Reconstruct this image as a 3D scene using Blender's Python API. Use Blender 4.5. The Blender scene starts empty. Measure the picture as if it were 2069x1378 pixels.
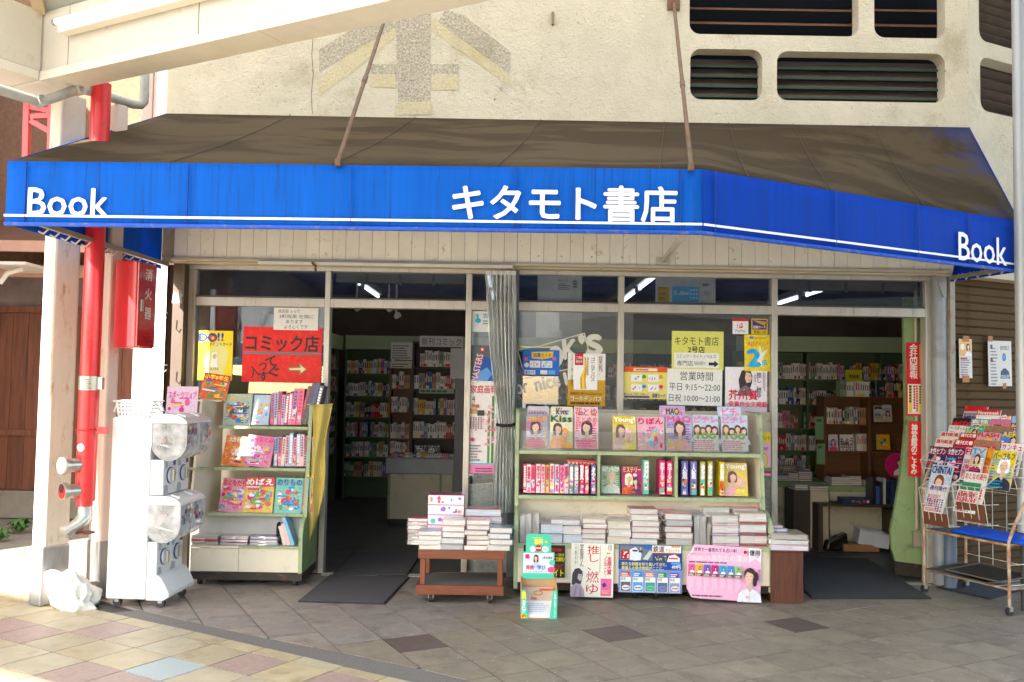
import bpy, bmesh, math, random
from mathutils import Vector, Matrix

scene = bpy.context.scene
COL = scene.collection
R = math.radians
random.seed(7)

# ---------------------------------------------------------------- camera
FPX, CX, CY = 1850.0, 1034.5, 689.0            # focal length in photo pixels (photo is 2069 x 1378)
CAM = Vector((0.0, -7.4, 1.5))
cam_data = bpy.data.cameras.new('camera')
cam_data.sensor_width = 36.0
cam_data.sensor_fit = 'HORIZONTAL'
cam_data.lens = 36.0 * FPX / 2069.0
cam_data.clip_start, cam_data.clip_end = 0.05, 500.0
cam = bpy.data.objects.new('camera', cam_data)
COL.objects.link(cam)
CAM_ROT = (Matrix.Rotation(R(90 + 2.93), 3, 'X') @ Matrix.Rotation(R(0.95), 3, 'Z'))
cam.matrix_world = Matrix.Translation(CAM) @ CAM_ROT.to_4x4()
scene.camera = cam

# ---------------------------------------------------------------- sky, sun, exposure
SUN = Vector((-0.456, -0.736, 0.50)).normalized()      # direction towards the sun
world = bpy.data.worlds.new('World')
scene.world = world
world.use_nodes = True
wn = world.node_tree.nodes
bg = wn['Background']
sky = wn.new('ShaderNodeTexSky')
sky.sky_type = 'NISHITA'
sky.sun_disc = False
sky.sun_elevation = math.asin(SUN.z)
sky.sun_rotation = math.atan2(SUN.x, SUN.y)
sky.air_density, sky.dust_density = 1.0, 1.0
world.node_tree.links.new(sky.outputs[0], bg.inputs[0])
bg.inputs[1].default_value = 0.15
sl = bpy.data.lights.new('sun', 'SUN')
sl.energy, sl.angle, sl.color = 5.0, R(0.6), (1.0, 0.975, 0.945)
so = bpy.data.objects.new('sun', sl)
so.rotation_euler = SUN.to_track_quat('Z', 'Y').to_euler()
so.location = (-20, -24, 20)
COL.objects.link(so)
vs = scene.view_settings
vs.view_transform, vs.look, vs.gamma, vs.use_curve_mapping = 'Standard', 'None', 1.0, False
vs.exposure = 2.2
cy = scene.cycles
cy.use_denoising = True
cy.max_bounces, cy.diffuse_bounces, cy.glossy_bounces = 8, 4, 3
cy.transmission_bounces, cy.transparent_max_bounces = 6, 16
cy.sample_clamp_indirect = 6.0
cy.caustics_reflective = cy.caustics_refractive = False

# ---------------------------------------------------------------- photo pixel -> place
def ray(px, py):
    return CAM_ROT @ Vector((px - CX, CY - py, -FPX))
def at(px, py, Y):
    d = ray(px, py)
    return CAM + d * ((Y - CAM.y) / d.y)
def atz(px, py, Z=0.0):
    d = ray(px, py)
    return CAM + d * ((Z - CAM.z) / d.z)

# ---------------------------------------------------------------- colours and materials
def lin(v):
    v = v / 255.0
    return v / 12.92 if v <= 0.04045 else ((v + 0.055) / 1.055) ** 2.4
def C(r, g, b):
    return (lin(r), lin(g), lin(b), 1.0)
MATS = {}
def mat(name, col, rough=0.6, metal=0.0, var=0.12, scale=5.0, bump=0.0, bscale=80.0, coat=0.0,
        dirt=None, dirt_amt=0.0, dirt_scale=3.0, stretch=(1, 1, 1), spec=0.5, rnd=0.0, coat_bump=False,
        emit=None, emit_s=0.0, transl=0.0, speck=None):
    if name in MATS:
        return MATS[name]
    m = bpy.data.materials.new(name)
    m.use_nodes = True
    nt = m.node_tree
    n, l = nt.nodes, nt.links
    b = n['Principled BSDF']
    b.inputs['Roughness'].default_value = rough
    b.inputs['Metallic'].default_value = metal
    b.inputs['Specular IOR Level'].default_value = spec
    b.inputs['Coat Weight'].default_value = coat
    b.inputs['Coat Roughness'].default_value = 0.08
    tc = n.new('ShaderNodeTexCoord')
    mp = n.new('ShaderNodeMapping')
    mp.inputs['Scale'].default_value = stretch
    l.new(tc.outputs['Object'], mp.inputs[0])
    vec = mp.outputs[0]
    if rnd > 0:
        oi = n.new('ShaderNodeObjectInfo')
        ad = n.new('ShaderNodeVectorMath'); ad.operation = 'ADD'
        sc_ = n.new('ShaderNodeVectorMath'); sc_.operation = 'SCALE'
        co = n.new('ShaderNodeCombineXYZ')
        l.new(oi.outputs['Random'], co.inputs[0]); l.new(oi.outputs['Random'], co.inputs[1])
        l.new(co.outputs[0], sc_.inputs[0]); sc_.inputs['Scale'].default_value = 57.0
        l.new(vec, ad.inputs[0]); l.new(sc_.outputs[0], ad.inputs[1])
        vec = ad.outputs[0]
    base = n.new('ShaderNodeRGB'); base.outputs[0].default_value = col
    cur = base.outputs[0]
    if var > 0:
        nz = n.new('ShaderNodeTexNoise'); nz.inputs['Scale'].default_value = scale
        nz.inputs['Detail'].default_value = 6; nz.inputs['Roughness'].default_value = 0.65
        l.new(vec, nz.inputs['Vector'])
        mr = n.new('ShaderNodeMapRange')
        mr.inputs[1].default_value, mr.inputs[2].default_value = 0.3, 0.7
        mr.inputs[3].default_value, mr.inputs[4].default_value = 1 - var, 1 + var
        l.new(nz.outputs[0], mr.inputs[0])
        mul = n.new('ShaderNodeMix'); mul.data_type = 'RGBA'; mul.blend_type = 'MULTIPLY'
        mul.inputs[0].default_value = 1.0
        cc = n.new('ShaderNodeCombineColor')
        for i in range(3):
            l.new(mr.outputs[0], cc.inputs[i])
        l.new(cur, mul.inputs[6]); l.new(cc.outputs[0], mul.inputs[7])
        cur = mul.outputs[2]
    if rnd > 0:
        mr2 = n.new('ShaderNodeMapRange')
        mr2.inputs[3].default_value, mr2.inputs[4].default_value = 1 - rnd, 1 + rnd
        l.new(oi.outputs['Random'], mr2.inputs[0])
        hs = n.new('ShaderNodeHueSaturation')
        l.new(mr2.outputs[0], hs.inputs['Value']); l.new(cur, hs.inputs['Color'])
        cur = hs.outputs[0]
    if dirt is not None:
        nd = n.new('ShaderNodeTexNoise'); nd.inputs['Scale'].default_value = dirt_scale
        nd.inputs['Detail'].default_value = 9; nd.inputs['Roughness'].default_value = 0.7
        l.new(vec, nd.inputs['Vector'])
        rp = n.new('ShaderNodeMapRange')
        rp.inputs[1].default_value, rp.inputs[2].default_value = 0.62 - 0.3 * dirt_amt, 0.78 - 0.22 * dirt_amt
        l.new(nd.outputs[0], rp.inputs[0])
        mx = n.new('ShaderNodeMix'); mx.data_type = 'RGBA'
        l.new(rp.outputs[0], mx.inputs[0]); l.new(cur, mx.inputs[6]); mx.inputs[7].default_value = dirt
        cur = mx.outputs[2]
    if speck is not None:
        ns = n.new('ShaderNodeTexNoise'); ns.inputs['Scale'].default_value = 42; ns.inputs['Detail'].default_value = 1
        l.new(vec, ns.inputs['Vector'])
        rs_ = n.new('ShaderNodeMapRange'); rs_.inputs[1].default_value, rs_.inputs[2].default_value = 0.735, 0.755
        l.new(ns.outputs[0], rs_.inputs[0])
        mxs = n.new('ShaderNodeMix'); mxs.data_type = 'RGBA'
        l.new(rs_.outputs[0], mxs.inputs[0]); l.new(cur, mxs.inputs[6]); mxs.inputs[7].default_value = speck
        cur = mxs.outputs[2]
    l.new(cur, b.inputs['Base Color'])
    if bump > 0:
        nb = n.new('ShaderNodeTexNoise'); nb.inputs['Scale'].default_value = bscale
        nb.inputs['Detail'].default_value = 4
        l.new(vec, nb.inputs['Vector'])
        bp = n.new('ShaderNodeBump'); bp.inputs['Strength'].default_value = bump; bp.inputs['Distance'].default_value = 0.01
        l.new(nb.outputs[0], bp.inputs['Height'])
        if coat_bump:
            l.new(bp.outputs[0], b.inputs['Coat Normal'])
        else:
            l.new(bp.outputs[0], b.inputs['Normal'])
    if emit is not None:
        b.inputs['Emission Color'].default_value = emit
        b.inputs['Emission Strength'].default_value = emit_s
    if transl > 0:
        tr = n.new('ShaderNodeBsdfTranslucent'); l.new(cur, tr.inputs[0])
        ms = n.new('ShaderNodeMixShader'); ms.inputs[0].default_value = transl
        l.new(b.outputs[0], ms.inputs[1]); l.new(tr.outputs[0], ms.inputs[2])
        l.new(ms.outputs[0], n['Material Output'].inputs[0])
    MATS[name] = m
    return m

def glass_mat(name, tint, refl_rough=0.02, opac=0.0, dirt_col=None, fres=1.45):
    m = bpy.data.materials.new(name); m.use_nodes = True
    n, l = m.node_tree.nodes, m.node_tree.links
    n.remove(n['Principled BSDF'])
    out = n['Material Output']
    tp = n.new('ShaderNodeBsdfTransparent'); tp.inputs[0].default_value = tint
    gl = n.new('ShaderNodeBsdfGlossy'); gl.inputs['Roughness'].default_value = refl_rough
    gl.inputs[0].default_value = (1, 1, 1, 1)
    fr = n.new('ShaderNodeFresnel'); fr.inputs[0].default_value = fres
    mx = n.new('ShaderNodeMixShader')
    l.new(fr.outputs[0], mx.inputs[0]); l.new(tp.outputs[0], mx.inputs[1]); l.new(gl.outputs[0], mx.inputs[2])
    last = mx.outputs[0]
    if opac > 0:
        df = n.new('ShaderNodeBsdfDiffuse'); df.inputs[0].default_value = dirt_col or (0.6, 0.6, 0.6, 1)
        tc = n.new('ShaderNodeTexCoord'); nz = n.new('ShaderNodeTexNoise')
        nz.inputs['Scale'].default_value = 9; nz.inputs['Detail'].default_value = 7
        l.new(tc.outputs['Object'], nz.inputs['Vector'])
        mr = n.new('ShaderNodeMapRange'); mr.inputs[1].default_value, mr.inputs[2].default_value = 0.4, 0.75
        mr.inputs[3].default_value, mr.inputs[4].default_value = opac * 0.4, opac * 1.6
        l.new(nz.outputs[0], mr.inputs[0])
        m2 = n.new('ShaderNodeMixShader'); l.new(mr.outputs[0], m2.inputs[0])
        l.new(last, m2.inputs[1]); l.new(df.outputs[0], m2.inputs[2])
        last = m2.outputs[0]
    l.new(last, out.inputs[0])
    MATS[name] = m
    return m

def ink_mat(name, rough, coat, wrinkle):
    m = bpy.data.materials.new(name); m.use_nodes = True
    n, l = m.node_tree.nodes, m.node_tree.links
    b = n['Principled BSDF']
    b.inputs['Roughness'].default_value = rough
    b.inputs['Coat Weight'].default_value = coat
    b.inputs['Coat Roughness'].default_value = 0.1
    a = n.new('ShaderNodeAttribute'); a.attribute_name = 'Col'
    # uneven printing: fine picture grain so that flat inks do not read as plain fills
    tcp = n.new('ShaderNodeTexCoord'); ng = n.new('ShaderNodeTexNoise')
    ng.inputs['Scale'].default_value = 70 if wrinkle else 45; ng.inputs['Detail'].default_value = 9; ng.inputs['Roughness'].default_value = 0.75
    l.new(tcp.outputs['Object'], ng.inputs['Vector'])
    gr = n.new('ShaderNodeMapRange'); gr.inputs[1].default_value, gr.inputs[2].default_value = 0.3, 0.7
    amp = 0.30 if wrinkle else 0.10
    gr.inputs[3].default_value, gr.inputs[4].default_value = 1 - amp, 1 + amp * 0.7
    l.new(ng.outputs[0], gr.inputs[0])
    ng2 = n.new('ShaderNodeTexNoise'); ng2.inputs['Scale'].default_value = 25; ng2.inputs['Detail'].default_value = 4
    l.new(tcp.outputs['Object'], ng2.inputs['Vector'])
    gh = n.new('ShaderNodeMapRange'); gh.inputs[1].default_value, gh.inputs[2].default_value = 0.3, 0.7
    hamp = 0.035 if wrinkle else 0.006
    gh.inputs[3].default_value, gh.inputs[4].default_value = 0.5 - hamp, 0.5 + hamp
    l.new(ng2.outputs[0], gh.inputs[0])
    hv = n.new('ShaderNodeHueSaturation'); hv.inputs['Saturation'].default_value = 1.12
    l.new(gr.outputs[0], hv.inputs['Value']); l.new(gh.outputs[0], hv.inputs['Hue']); l.new(a.outputs['Color'], hv.inputs['Color'])
    l.new(hv.outputs[0], b.inputs['Base Color'])
    if wrinkle:
        tc = n.new('ShaderNodeTexCoord'); nz = n.new('ShaderNodeTexNoise')
        nz.inputs['Scale'].default_value = 14; nz.inputs['Detail'].default_value = 5; nz.inputs['Distortion'].default_value = 1.5
        l.new(tc.outputs['Object'], nz.inputs['Vector'])
        bp = n.new('ShaderNodeBump'); bp.inputs['Strength'].default_value = wrinkle; bp.inputs['Distance'].default_value = 0.02
        l.new(nz.outputs[0], bp.inputs['Height']); l.new(bp.outputs[0], b.inputs['Coat Normal'])
    MATS[name] = m
    return m
INK = ink_mat('printed_paper', 0.55, 0.0, 0)
INKG = ink_mat('film_wrapped_print', 0.45, 0.4, 0.5)

# ---------------------------------------------------------------- mesh helpers
class MB:
    def __init__(s):
        s.v, s.f, s.c = [], [], []
    def add(s, vs_, fs_, col=None):
        o = len(s.v)
        s.v += [tuple(p) for p in vs_]
        for q in fs_:
            s.f.append(tuple(i + o for i in q)); s.c.append(col)
        return s
    def box(s, x0, x1, y0, y1, z0, z1, col=None):
        return s.add([(x0, y0, z0), (x1, y0, z0), (x1, y1, z0), (x0, y1, z0), (x0, y0, z1), (x1, y0, z1), (x1, y1, z1), (x0, y1, z1)],
                     [(0, 3, 2, 1), (4, 5, 6, 7), (0, 1, 5, 4), (1, 2, 6, 5), (2, 3, 7, 6), (3, 0, 4, 7)], col)
    def bar(s, p, q, w, h, up=(0, 0, 1), col=None):
        p, q = Vector(p), Vector(q)
        d = (q - p).normalized(); u = Vector(up)
        a = d.cross(u)
        if a.length < 1e-4:
            a = d.cross(Vector((0, 1, 0)))
        a.normalize(); b_ = a.cross(d).normalized()
        a *= w / 2; b_ *= h / 2
        vv = [p - a - b_, p + a - b_, p + a + b_, p - a + b_, q - a - b_, q + a - b_, q + a + b_, q - a + b_]
        return s.add(vv, [(0, 1, 2, 3), (7, 6, 5, 4), (0, 4, 5, 1), (1, 5, 6, 2), (2, 6, 7, 3), (3, 7, 4, 0)], col)
    def tube(s, pts, r, n=10, cap=True, col=None):
        pts = [Vector(p) for p in pts]
        rr = r if isinstance(r, (list, tuple)) else [r] * len(pts)
        rings = []
        prev = None
        for i, p in enumerate(pts):
            if i == 0: d = pts[1] - p
            elif i == len(pts) - 1: d = p - pts[i - 1]
            else: d = (pts[i + 1] - p).normalized() + (p - pts[i - 1]).normalized()
            d.normalize()
            if prev is None:
                a = d.cross(Vector((0, 0, 1)))
                if a.length < 1e-3: a = d.cross(Vector((0, 1, 0)))
            else:
                a = prev - d * prev.dot(d)
            a.normalize(); prev = a
            b_ = d.cross(a)
            rings.append([p + (a * math.cos(t) + b_ * math.sin(t)) * rr[i] for t in [2 * math.pi * k / n for k in range(n)]])
        vv = [p for g in rings for p in g]
        ff = []
        for i in range(len(pts) - 1):
            for k in range(n):
                k2 = (k + 1) % n
                ff.append((i * n + k, i * n + k2, (i + 1) * n + k2, (i + 1) * n + k))
        if cap:
            ff.append(tuple(range(n - 1, -1, -1))); ff.append(tuple((len(pts) - 1) * n + k for k in range(n)))
        return s.add(vv, ff, col)
    def cyl(s, p, q, r, n=12, r2=None, col=None):
        return s.tube([p, q], [r, r if r2 is None else r2], n, True, col)
    def prism(s, poly, d, frame=None, col=None):
        """poly: 2-D points (a, b); extruded from c=0 to c=d; frame(a,b,c)->xyz"""
        f = frame or (lambda a, b, c: (a, c, b))
        n = len(poly)
        vv = [f(a, b, 0) for a, b in poly] + [f(a, b, d) for a, b in poly]
        ff = [tuple(range(n)), tuple(range(2 * n - 1, n - 1, -1))] + [(i, i + n, (i + 1) % n + n, (i + 1) % n) for i in range(n)]
        return s.add(vv, ff, col)
    def grid(s, fn, nu, nv, col=None):
        vv = [fn(i / nu, j / nv) for j in range(nv + 1) for i in range(nu + 1)]
        ff = [(j * (nu + 1) + i, j * (nu + 1) + i + 1, (j + 1) * (nu + 1) + i + 1, (j + 1) * (nu + 1) + i) for j in range(nv) for i in range(nu)]
        return s.add(vv, ff, col)
    def mesh(s, name, m=None, smooth=False):
        me = bpy.data.meshes.new(name)
        me.from_pydata(s.v, [], s.f)
        if any(c is not None for c in s.c):
            ca = me.color_attributes.new('Col', 'FLOAT_COLOR', 'CORNER')
            buf = []
            for p, c in zip(me.polygons, s.c):
                cc = c or (0.8, 0.8, 0.8, 1)
                buf += list(cc) * p.loop_total
            ca.data.foreach_set('color', buf)
        if m is not None: me.materials.append(m)
        if smooth:
            me.polygons.foreach_set('use_smooth', [True] * len(me.polygons))
        me.update()
        return me
    def build(s, name, m, parent=None, smooth=False, bevel=0.0, fix=True, solid=0.0):
        me = s.mesh(name, m, smooth)
        if fix:
            bm = bmesh.new(); bm.from_mesh(me)
            bmesh.ops.recalc_face_normals(bm, faces=bm.faces); bm.to_mesh(me); bm.free()
        o = link(name, me, parent)
        if bevel > 0:
            md = o.modifiers.new('bevel', 'BEVEL'); md.width = bevel; md.segments = 2
            md.limit_method = 'ANGLE'; md.angle_limit = R(40)
        if solid > 0:
            md = o.modifiers.new('solid', 'SOLIDIFY'); md.thickness = solid; md.offset = 0
        if smooth and bevel == 0:
            shade_auto(o)
        return o
def shade_auto(o):
    me = o.data
    bm = bmesh.new(); bm.from_mesh(me)
    for e in bm.edges:
        if len(e.link_faces) == 2 and e.calc_face_angle(0) > R(38):
            e.smooth = False
    bm.to_mesh(me); bm.free()
def link(name, data, parent=None):
    o = bpy.data.objects.new(name, data)
    COL.objects.link(o)
    if parent is not None: o.parent = parent
    return o
def tag(o, label=None, cat=None, group=None, kind=None):
    if label: o['label'] = label
    if cat: o['category'] = cat
    if group: o['group'] = group
    if kind: o['kind'] = kind
    return o
def thing(name, label, cat, loc=(0, 0, 0), rot=(0, 0, 0), group=None):
    o = link(name, None)
    o.location = loc; o.rotation_euler = rot
    return tag(o, label, cat, group)
def struct(o):
    o['kind'] = 'structure'
    return o
def copy_tree(o, parent=None):
    c = o.copy(); COL.objects.link(c); c.parent = parent
    for ch in list(o.children): copy_tree(ch, c)
    return c
def rrect(x0, y0, x1, y1, r, n=5):
    pts = []
    for cx_, cy_, a0 in ((x1 - r, y1 - r, 0), (x0 + r, y1 - r, 90), (x0 + r, y0 + r, 180), (x1 - r, y0 + r, 270)):
        for k in range(n + 1):
            a = R(a0 + 90 * k / n); pts.append((cx_ + r * math.cos(a), cy_ + r * math.sin(a)))
    return pts
def plate(name, outer, holes, thick, m, parent=None):
    """flat plate in local XY with holes, thickness along Z (centred)"""
    cu = bpy.data.curves.new(name, 'CURVE'); cu.dimensions = '2D'; cu.fill_mode = 'BOTH'; cu.extrude = thick / 2
    for poly in [outer] + holes:
        sp = cu.splines.new('POLY'); sp.points.add(len(poly) - 1)
        for p, q in zip(sp.points, poly): p.co = (q[0], q[1], 0, 1)
        sp.use_cyclic_u = True
    t = bpy.data.objects.new(name, cu)
    me = bpy.data.meshes.new_from_object(t)
    bpy.data.objects.remove(t); bpy.data.curves.remove(cu)
    me.name = name
    me.materials.clear(); me.materials.append(m)
    return link(name, me, parent)

# ---------------------------------------------------------------- lettering and print
_TXT = {}
def text_polys(body, bold=0.0, spacing=1.0, line=1.0):
    key = (body, bold, spacing, line)
    if key not in _TXT:
        cu = bpy.data.curves.new('glyphs', 'FONT')
        cu.body = body; cu.resolution_u = 2 if len(body) > 3 else 4
        cu.space_character = spacing; cu.space_line = line; cu.align_x = 'CENTER'
        t = bpy.data.objects.new('glyphs', cu)
        me = bpy.data.meshes.new_from_object(t)
        vv = [(v.co.x, v.co.y) for v in me.vertices]; ff = [tuple(p.vertices) for p in me.polygons]
        bpy.data.objects.remove(t); bpy.data.curves.remove(cu); bpy.data.meshes.remove(me)
        if vv:
            x0, x1 = min(p[0] for p in vv), max(p[0] for p in vv); y0, y1 = min(p[1] for p in vv), max(p[1] for p in vv)
        else:
            x0 = y0 = 0; x1 = y1 = 1
        _TXT[key] = ([((x - x0) / max(x1 - x0, 1e-6), (y - y0) / max(y1 - y0, 1e-6)) for x, y in vv], ff, x1 - x0, y1 - y0)
    return _TXT[key]
class Print:
    """flat print: coloured polygons stacked a hair apart, local x right, y up, z towards the reader"""
    def __init__(s, z=0.0006, step=0.00025):
        s.m = MB(); s.z = z; s.step = step
    def poly(s, pts, col, up=True):
        s.m.add([(a, b, s.z) for a, b in pts], [tuple(range(len(pts)))], col)
        if up: s.z += s.step
        return s
    def rect(s, x0, y0, x1, y1, col, up=True):
        return s.poly([(x0, y0), (x1, y0), (x1, y1), (x0, y1)], col, up)
    def ell(s, x, y, rx, ry, col, n=18, a0=0, a1=360, rot=0):
        pts = []
        for k in range(n):
            a = R(a0 + (a1 - a0) * k / (n if a1 - a0 == 360 else n - 1))
            u, v = rx * math.cos(a), ry * math.sin(a)
            pts.append((x + u * math.cos(R(rot)) - v * math.sin(R(rot)), y + u * math.sin(R(rot)) + v * math.cos(R(rot))))
        return s.poly(pts, col)
    def line(s, x0, y0, x1, y1, w, col):
        d = Vector((x1 - x0, y1 - y0)); nrm = Vector((-d.y, d.x)).normalized() * w / 2
        return s.poly([(x0 - nrm.x, y0 - nrm.y), (x1 - nrm.x, y1 - nrm.y), (x1 + nrm.x, y1 + nrm.y), (x0 + nrm.x, y0 + nrm.y)], col)
    def text(s, body, x0, y0, x1, y1, col, bold=0.0, rot=0.0, vertical=False, shear=0.0, spacing=1.0):
        if vertical: body = '\n'.join(body)
        vv, ff, w, h = text_polys(body, 0.0, spacing, 0.82 if vertical else 1.0)
        cx_, cy_ = (x0 + x1) / 2, (y0 + y1) / 2
        em = (x1 - x0) / w if not vertical else (y1 - y0) / h
        d_ = max(0.0, bold) * em
        for i, (dx, dy) in enumerate(((0, 0), (-d_, 0), (d_, 0), (0, d_), (0, -d_)) if bold >= .008 else ((0, 0),)):
            out = []
            for a, b in vv:
                u, v = (a - 0.5) * (x1 - x0) + dx, (b - 0.5) * (y1 - y0) + dy
                out.append((cx_ + u * math.cos(R(rot)) - v * math.sin(R(rot)), cy_ + u * math.sin(R(rot)) + v * math.cos(R(rot)), s.z + i * .00003))
            s.m.add(out, ff, col)
        s.z += s.step
        return s
    def lines(s, x0, y0, x1, y1, n, col, rng=None, fill=0.5):
        rng = rng or random
        h = (y1 - y0) / n
        for i in range(n):
            xe = x0 + (x1 - x0) * rng.uniform(0.6, 1.0)
            x = x0
            while x < xe:
                w = min((x1 - x0) * rng.uniform(0.05, 0.2), xe - x)
                s.rect(x, y0 + h * i, x + w * 0.86, y0 + h * (i + fill), col, False)
                x += w
        s.z += s.step
        return s
    def vlines(s, x0, y0, x1, y1, n, col, rng=None, fill=0.5):
        rng = rng or random
        w = (x1 - x0) / n
        for i in range(n):
            ye = y1 - (y1 - y0) * rng.uniform(0.55, 1.0)
            y = y1
            while y > ye:
                h = w * fill
                s.rect(x0 + w * i, y - h, x0 + w * (i + fill), y, col, False)
                y -= h * 1.35
        s.z += s.step
        return s
    def blobs(s, x0, y0, x1, y1, n, cols, rng, smin=0.05, smax=0.2):
        W, H = x1 - x0, y1 - y0
        for i in range(n):
            rx, ry = W * rng.uniform(smin, smax), W * rng.uniform(smin, smax)
            rx, ry = min(rx, W * 0.45), min(ry, H * 0.45)
            s.ell(rng.uniform(x0 + rx, x1 - rx), rng.uniform(y0 + ry, y1 - ry), rx, ry, rng.choice(cols), 9, rot=0)
        return s
    def woman(s, x, y, h, hair=C(45, 32, 30), skin=C(236, 200, 180), top=C(240, 240, 244), turn=0.0, body=True, longhair=True):
        """printed photo of a person's bust, h = height of the bust, (x, y) = bottom centre"""
        rg = random.Random(int(x * 9177 + y * 3331 + h * 7717))
        fh = h * rg.uniform(.31, .37); fy = y + h * rg.uniform(.64, .68); fw = fh * rg.uniform(.34, .38)
        t = turn if turn else rg.uniform(-.5, .5)
        sh = lambda c_, k: tuple(v * k for v in c_[:3]) + (1,)
        hair = tuple(min(1, v * kk_ + ad_) for v, kk_, ad_ in zip(hair[:3], (rg.uniform(.9, 2.2),) * 3, (rg.uniform(0, .05), .0, .0))) + (1,)
        hl = tuple(min(1, v * 1.5 + .03) for v in hair[:3]) + (1,)
        if longhair:
            L = rg.uniform(.55, 1.0)
            s.poly([(x - fw * 1.3, fy + fh * .25), (x - fw * 1.45, fy - fh * .4), (x - fw * 1.3, fy - fh * L), (x - fw * .5, fy - fh * L * 1.05), (x + fw * .6, fy - fh * L), (x + fw * 1.35, fy - fh * L * .9), (x + fw * 1.45, fy - fh * .35), (x + fw * 1.3, fy + fh * .25)], hair)
        s.ell(x, fy + fh * .12, fw * 1.34, fh * .52, hair, 20)
        if body:
            s.poly([(x - h * .31, y), (x - h * .28, y + h * .2), (x - h * .17, y + h * .29), (x - fw * .5, y + h * .34), (x + fw * .5, y + h * .34), (x + h * .18, y + h * .28), (x + h * .28, y + h * .19), (x + h * .31, y)], top)
            for k in range(4):
                xa = x + h * rg.uniform(-.24, .2)
                s.poly([(xa, y), (xa + h * .03, y), (xa + h * rg.uniform(-.02, .06), y + h * rg.uniform(.12, .24))], sh(top, .82))
            s.poly([(x - fw * .5, y + h * .33), (x - fw * .42, fy - fh * .3), (x + fw * .42, fy - fh * .3), (x + fw * .5, y + h * .33), (x + fw * .1, y + h * .25)], sh(skin, .86))
        X = x + t * fw * .22
        s.poly([(X - fw * .9, fy + fh * .12), (X - fw * .92, fy - fh * .12), (X - fw * .7, fy - fh * .36), (X - fw * .25, fy - fh * .52), (X + fw * .2, fy - fh * .52), (X + fw * .68, fy - fh * .36), (X + fw * .92, fy - fh * .12), (X + fw * .9, fy + fh * .12), (X + fw * .5, fy + fh * .36), (X - fw * .5, fy + fh * .36)], skin)
        g = 1 if t < 0 else -1
        s.poly([(X + g * fw * .9, fy + fh * .12), (X + g * fw * .92, fy - fh * .12), (X + g * fw * .68, fy - fh * .36), (X + g * fw * .2, fy - fh * .52), (X + g * fw * .45, fy - fh * .25), (X + g * fw * .6, fy)], sh(skin, .84))
        p_ = rg.uniform(-.5, .5)
        s.poly([(X - fw * 1.02, fy - fh * .05), (X - fw * .95, fy + fh * .3), (X, fy + fh * .46), (X + fw * .95, fy + fh * .3), (X + fw * 1.02, fy - fh * .05), (X + fw * .72, fy + fh * .16), (X + fw * p_, fy + fh * .33), (X - fw * .72, fy + fh * .16)], hair)
        for k in range(3):
            xa = x + fw * rg.uniform(-1, .8)
            s.poly([(xa, fy + fh * .42), (xa + fw * .14, fy + fh * .45), (xa + fw * rg.uniform(-.1, .4), fy + fh * rg.uniform(.1, .3))], hl)
        ex = t * fw * .16
        for e in (-1, 1):
            s.ell(X + e * fw * .4 + ex, fy - fh * .015, fw * .15, fh * .026, C(120, 94, 84), 8)
        s.poly([(X + ex - fw * .03, fy - fh * .03), (X + ex + g * fw * .13, fy - fh * .17), (X + ex - g * fw * .04, fy - fh * .18)], sh(skin, .85))
        s.ell(X + ex, fy - fh * .29, fw * .2, fh * .024, C(198, 104, 102), 10)
        return s
    def build(s, name, parent, m=None):
        me = s.m.mesh(name, m or INK)
        return link(name, me, parent)
def sheet_mesh(w, h, t, curl=0.0, dog=None, col=None, m=None, seed=0):
    """paper sheet, local xy centred, gently bowed by curl (metres)"""
    rng = random.Random(seed)
    k = MB(); nu, nv = 6, 6
    ph = rng.uniform(0, 6)
    f = lambda u, v: ((u - .5) * w, (v - .5) * h, curl * (math.sin(u * 5 + ph) * .5 + math.cos(v * 4 + ph) * .5))
    k.grid(f, nu, nv, col)
    return k
# ================================================================= SETTING
U = Vector((0.86, -0.51)).normalized()      # along the arcade, towards the right and the camera
N = Vector((-U.y, U.x))                     # across the arcade, towards the shop
E1 = Vector((0.888, 0.46)).normalized()     # row direction of the brown paving
E2 = Vector((-E1.y, E1.x))
def un(u, n):                               # arcade coordinates -> plan
    p = U * u + N * n
    return p.x, p.y

M_GROUT = mat('grout', C(88, 82, 76), 0.9)
g = MB(); g.add([(-90, -90, -0.03), (90, -90, -0.03), (90, 90, -0.03), (-90, 90, -0.03)], [(0, 1, 2, 3)])
struct(g.build('ground', mat('street_paving', C(204, 199, 190), 0.9, bump=0.3)))

# curved granite strip between the two pavings (photo edges -> floor)
up_px = [(304, 1237), (430, 1266), (500, 1281), (600, 1301), (700, 1320), (848, 1351), (960, 1378)]
lo_px = [(262, 1247), (416, 1281), (500, 1301), (620, 1328), (724, 1354), (832, 1378), (900, 1394)]
up_w = [atz(x, y) for x, y in up_px]; lo_w = [atz(x, y) for x, y in lo_px]
def extend(l, a, b):
    p = [(q.x, q.y) for q in l]
    d0 = Vector(p[0]) - Vector(p[1]); d1 = Vector(p[-1]) - Vector(p[-2])
    return [tuple(Vector(p[0]) + d0.normalized() * a)] + p + [tuple(Vector(p[-1]) + d1.normalized() * b)]
up_w = extend(up_w, 0.12, 6); lo_w = extend(lo_w, 0.2, 6)
k = MB()
for i in range(len(up_w) - 1):
    a, b, c_, d = lo_w[i], lo_w[i + 1], up_w[i + 1], up_w[i]
    k.add([(*a, -0.002), (*b, -0.002), (*c_, -0.002), (*d, -0.002)], [(0, 1, 2, 3)])
strip = k.build('granite_strip', mat('granite', C(118, 112, 104), 0.75, var=0.35, scale=160, bump=0.3, bscale=200))
struct(strip)
pv = MB(); pv.add([(-9, -9, -0.014), (9, -9, -0.014), (9, 0.3, -0.014), (-9, 0.3, -0.014)], [(0, 1, 2, 3)])
shop_pave = struct(pv.build('pavement', M_GROUT))
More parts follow.
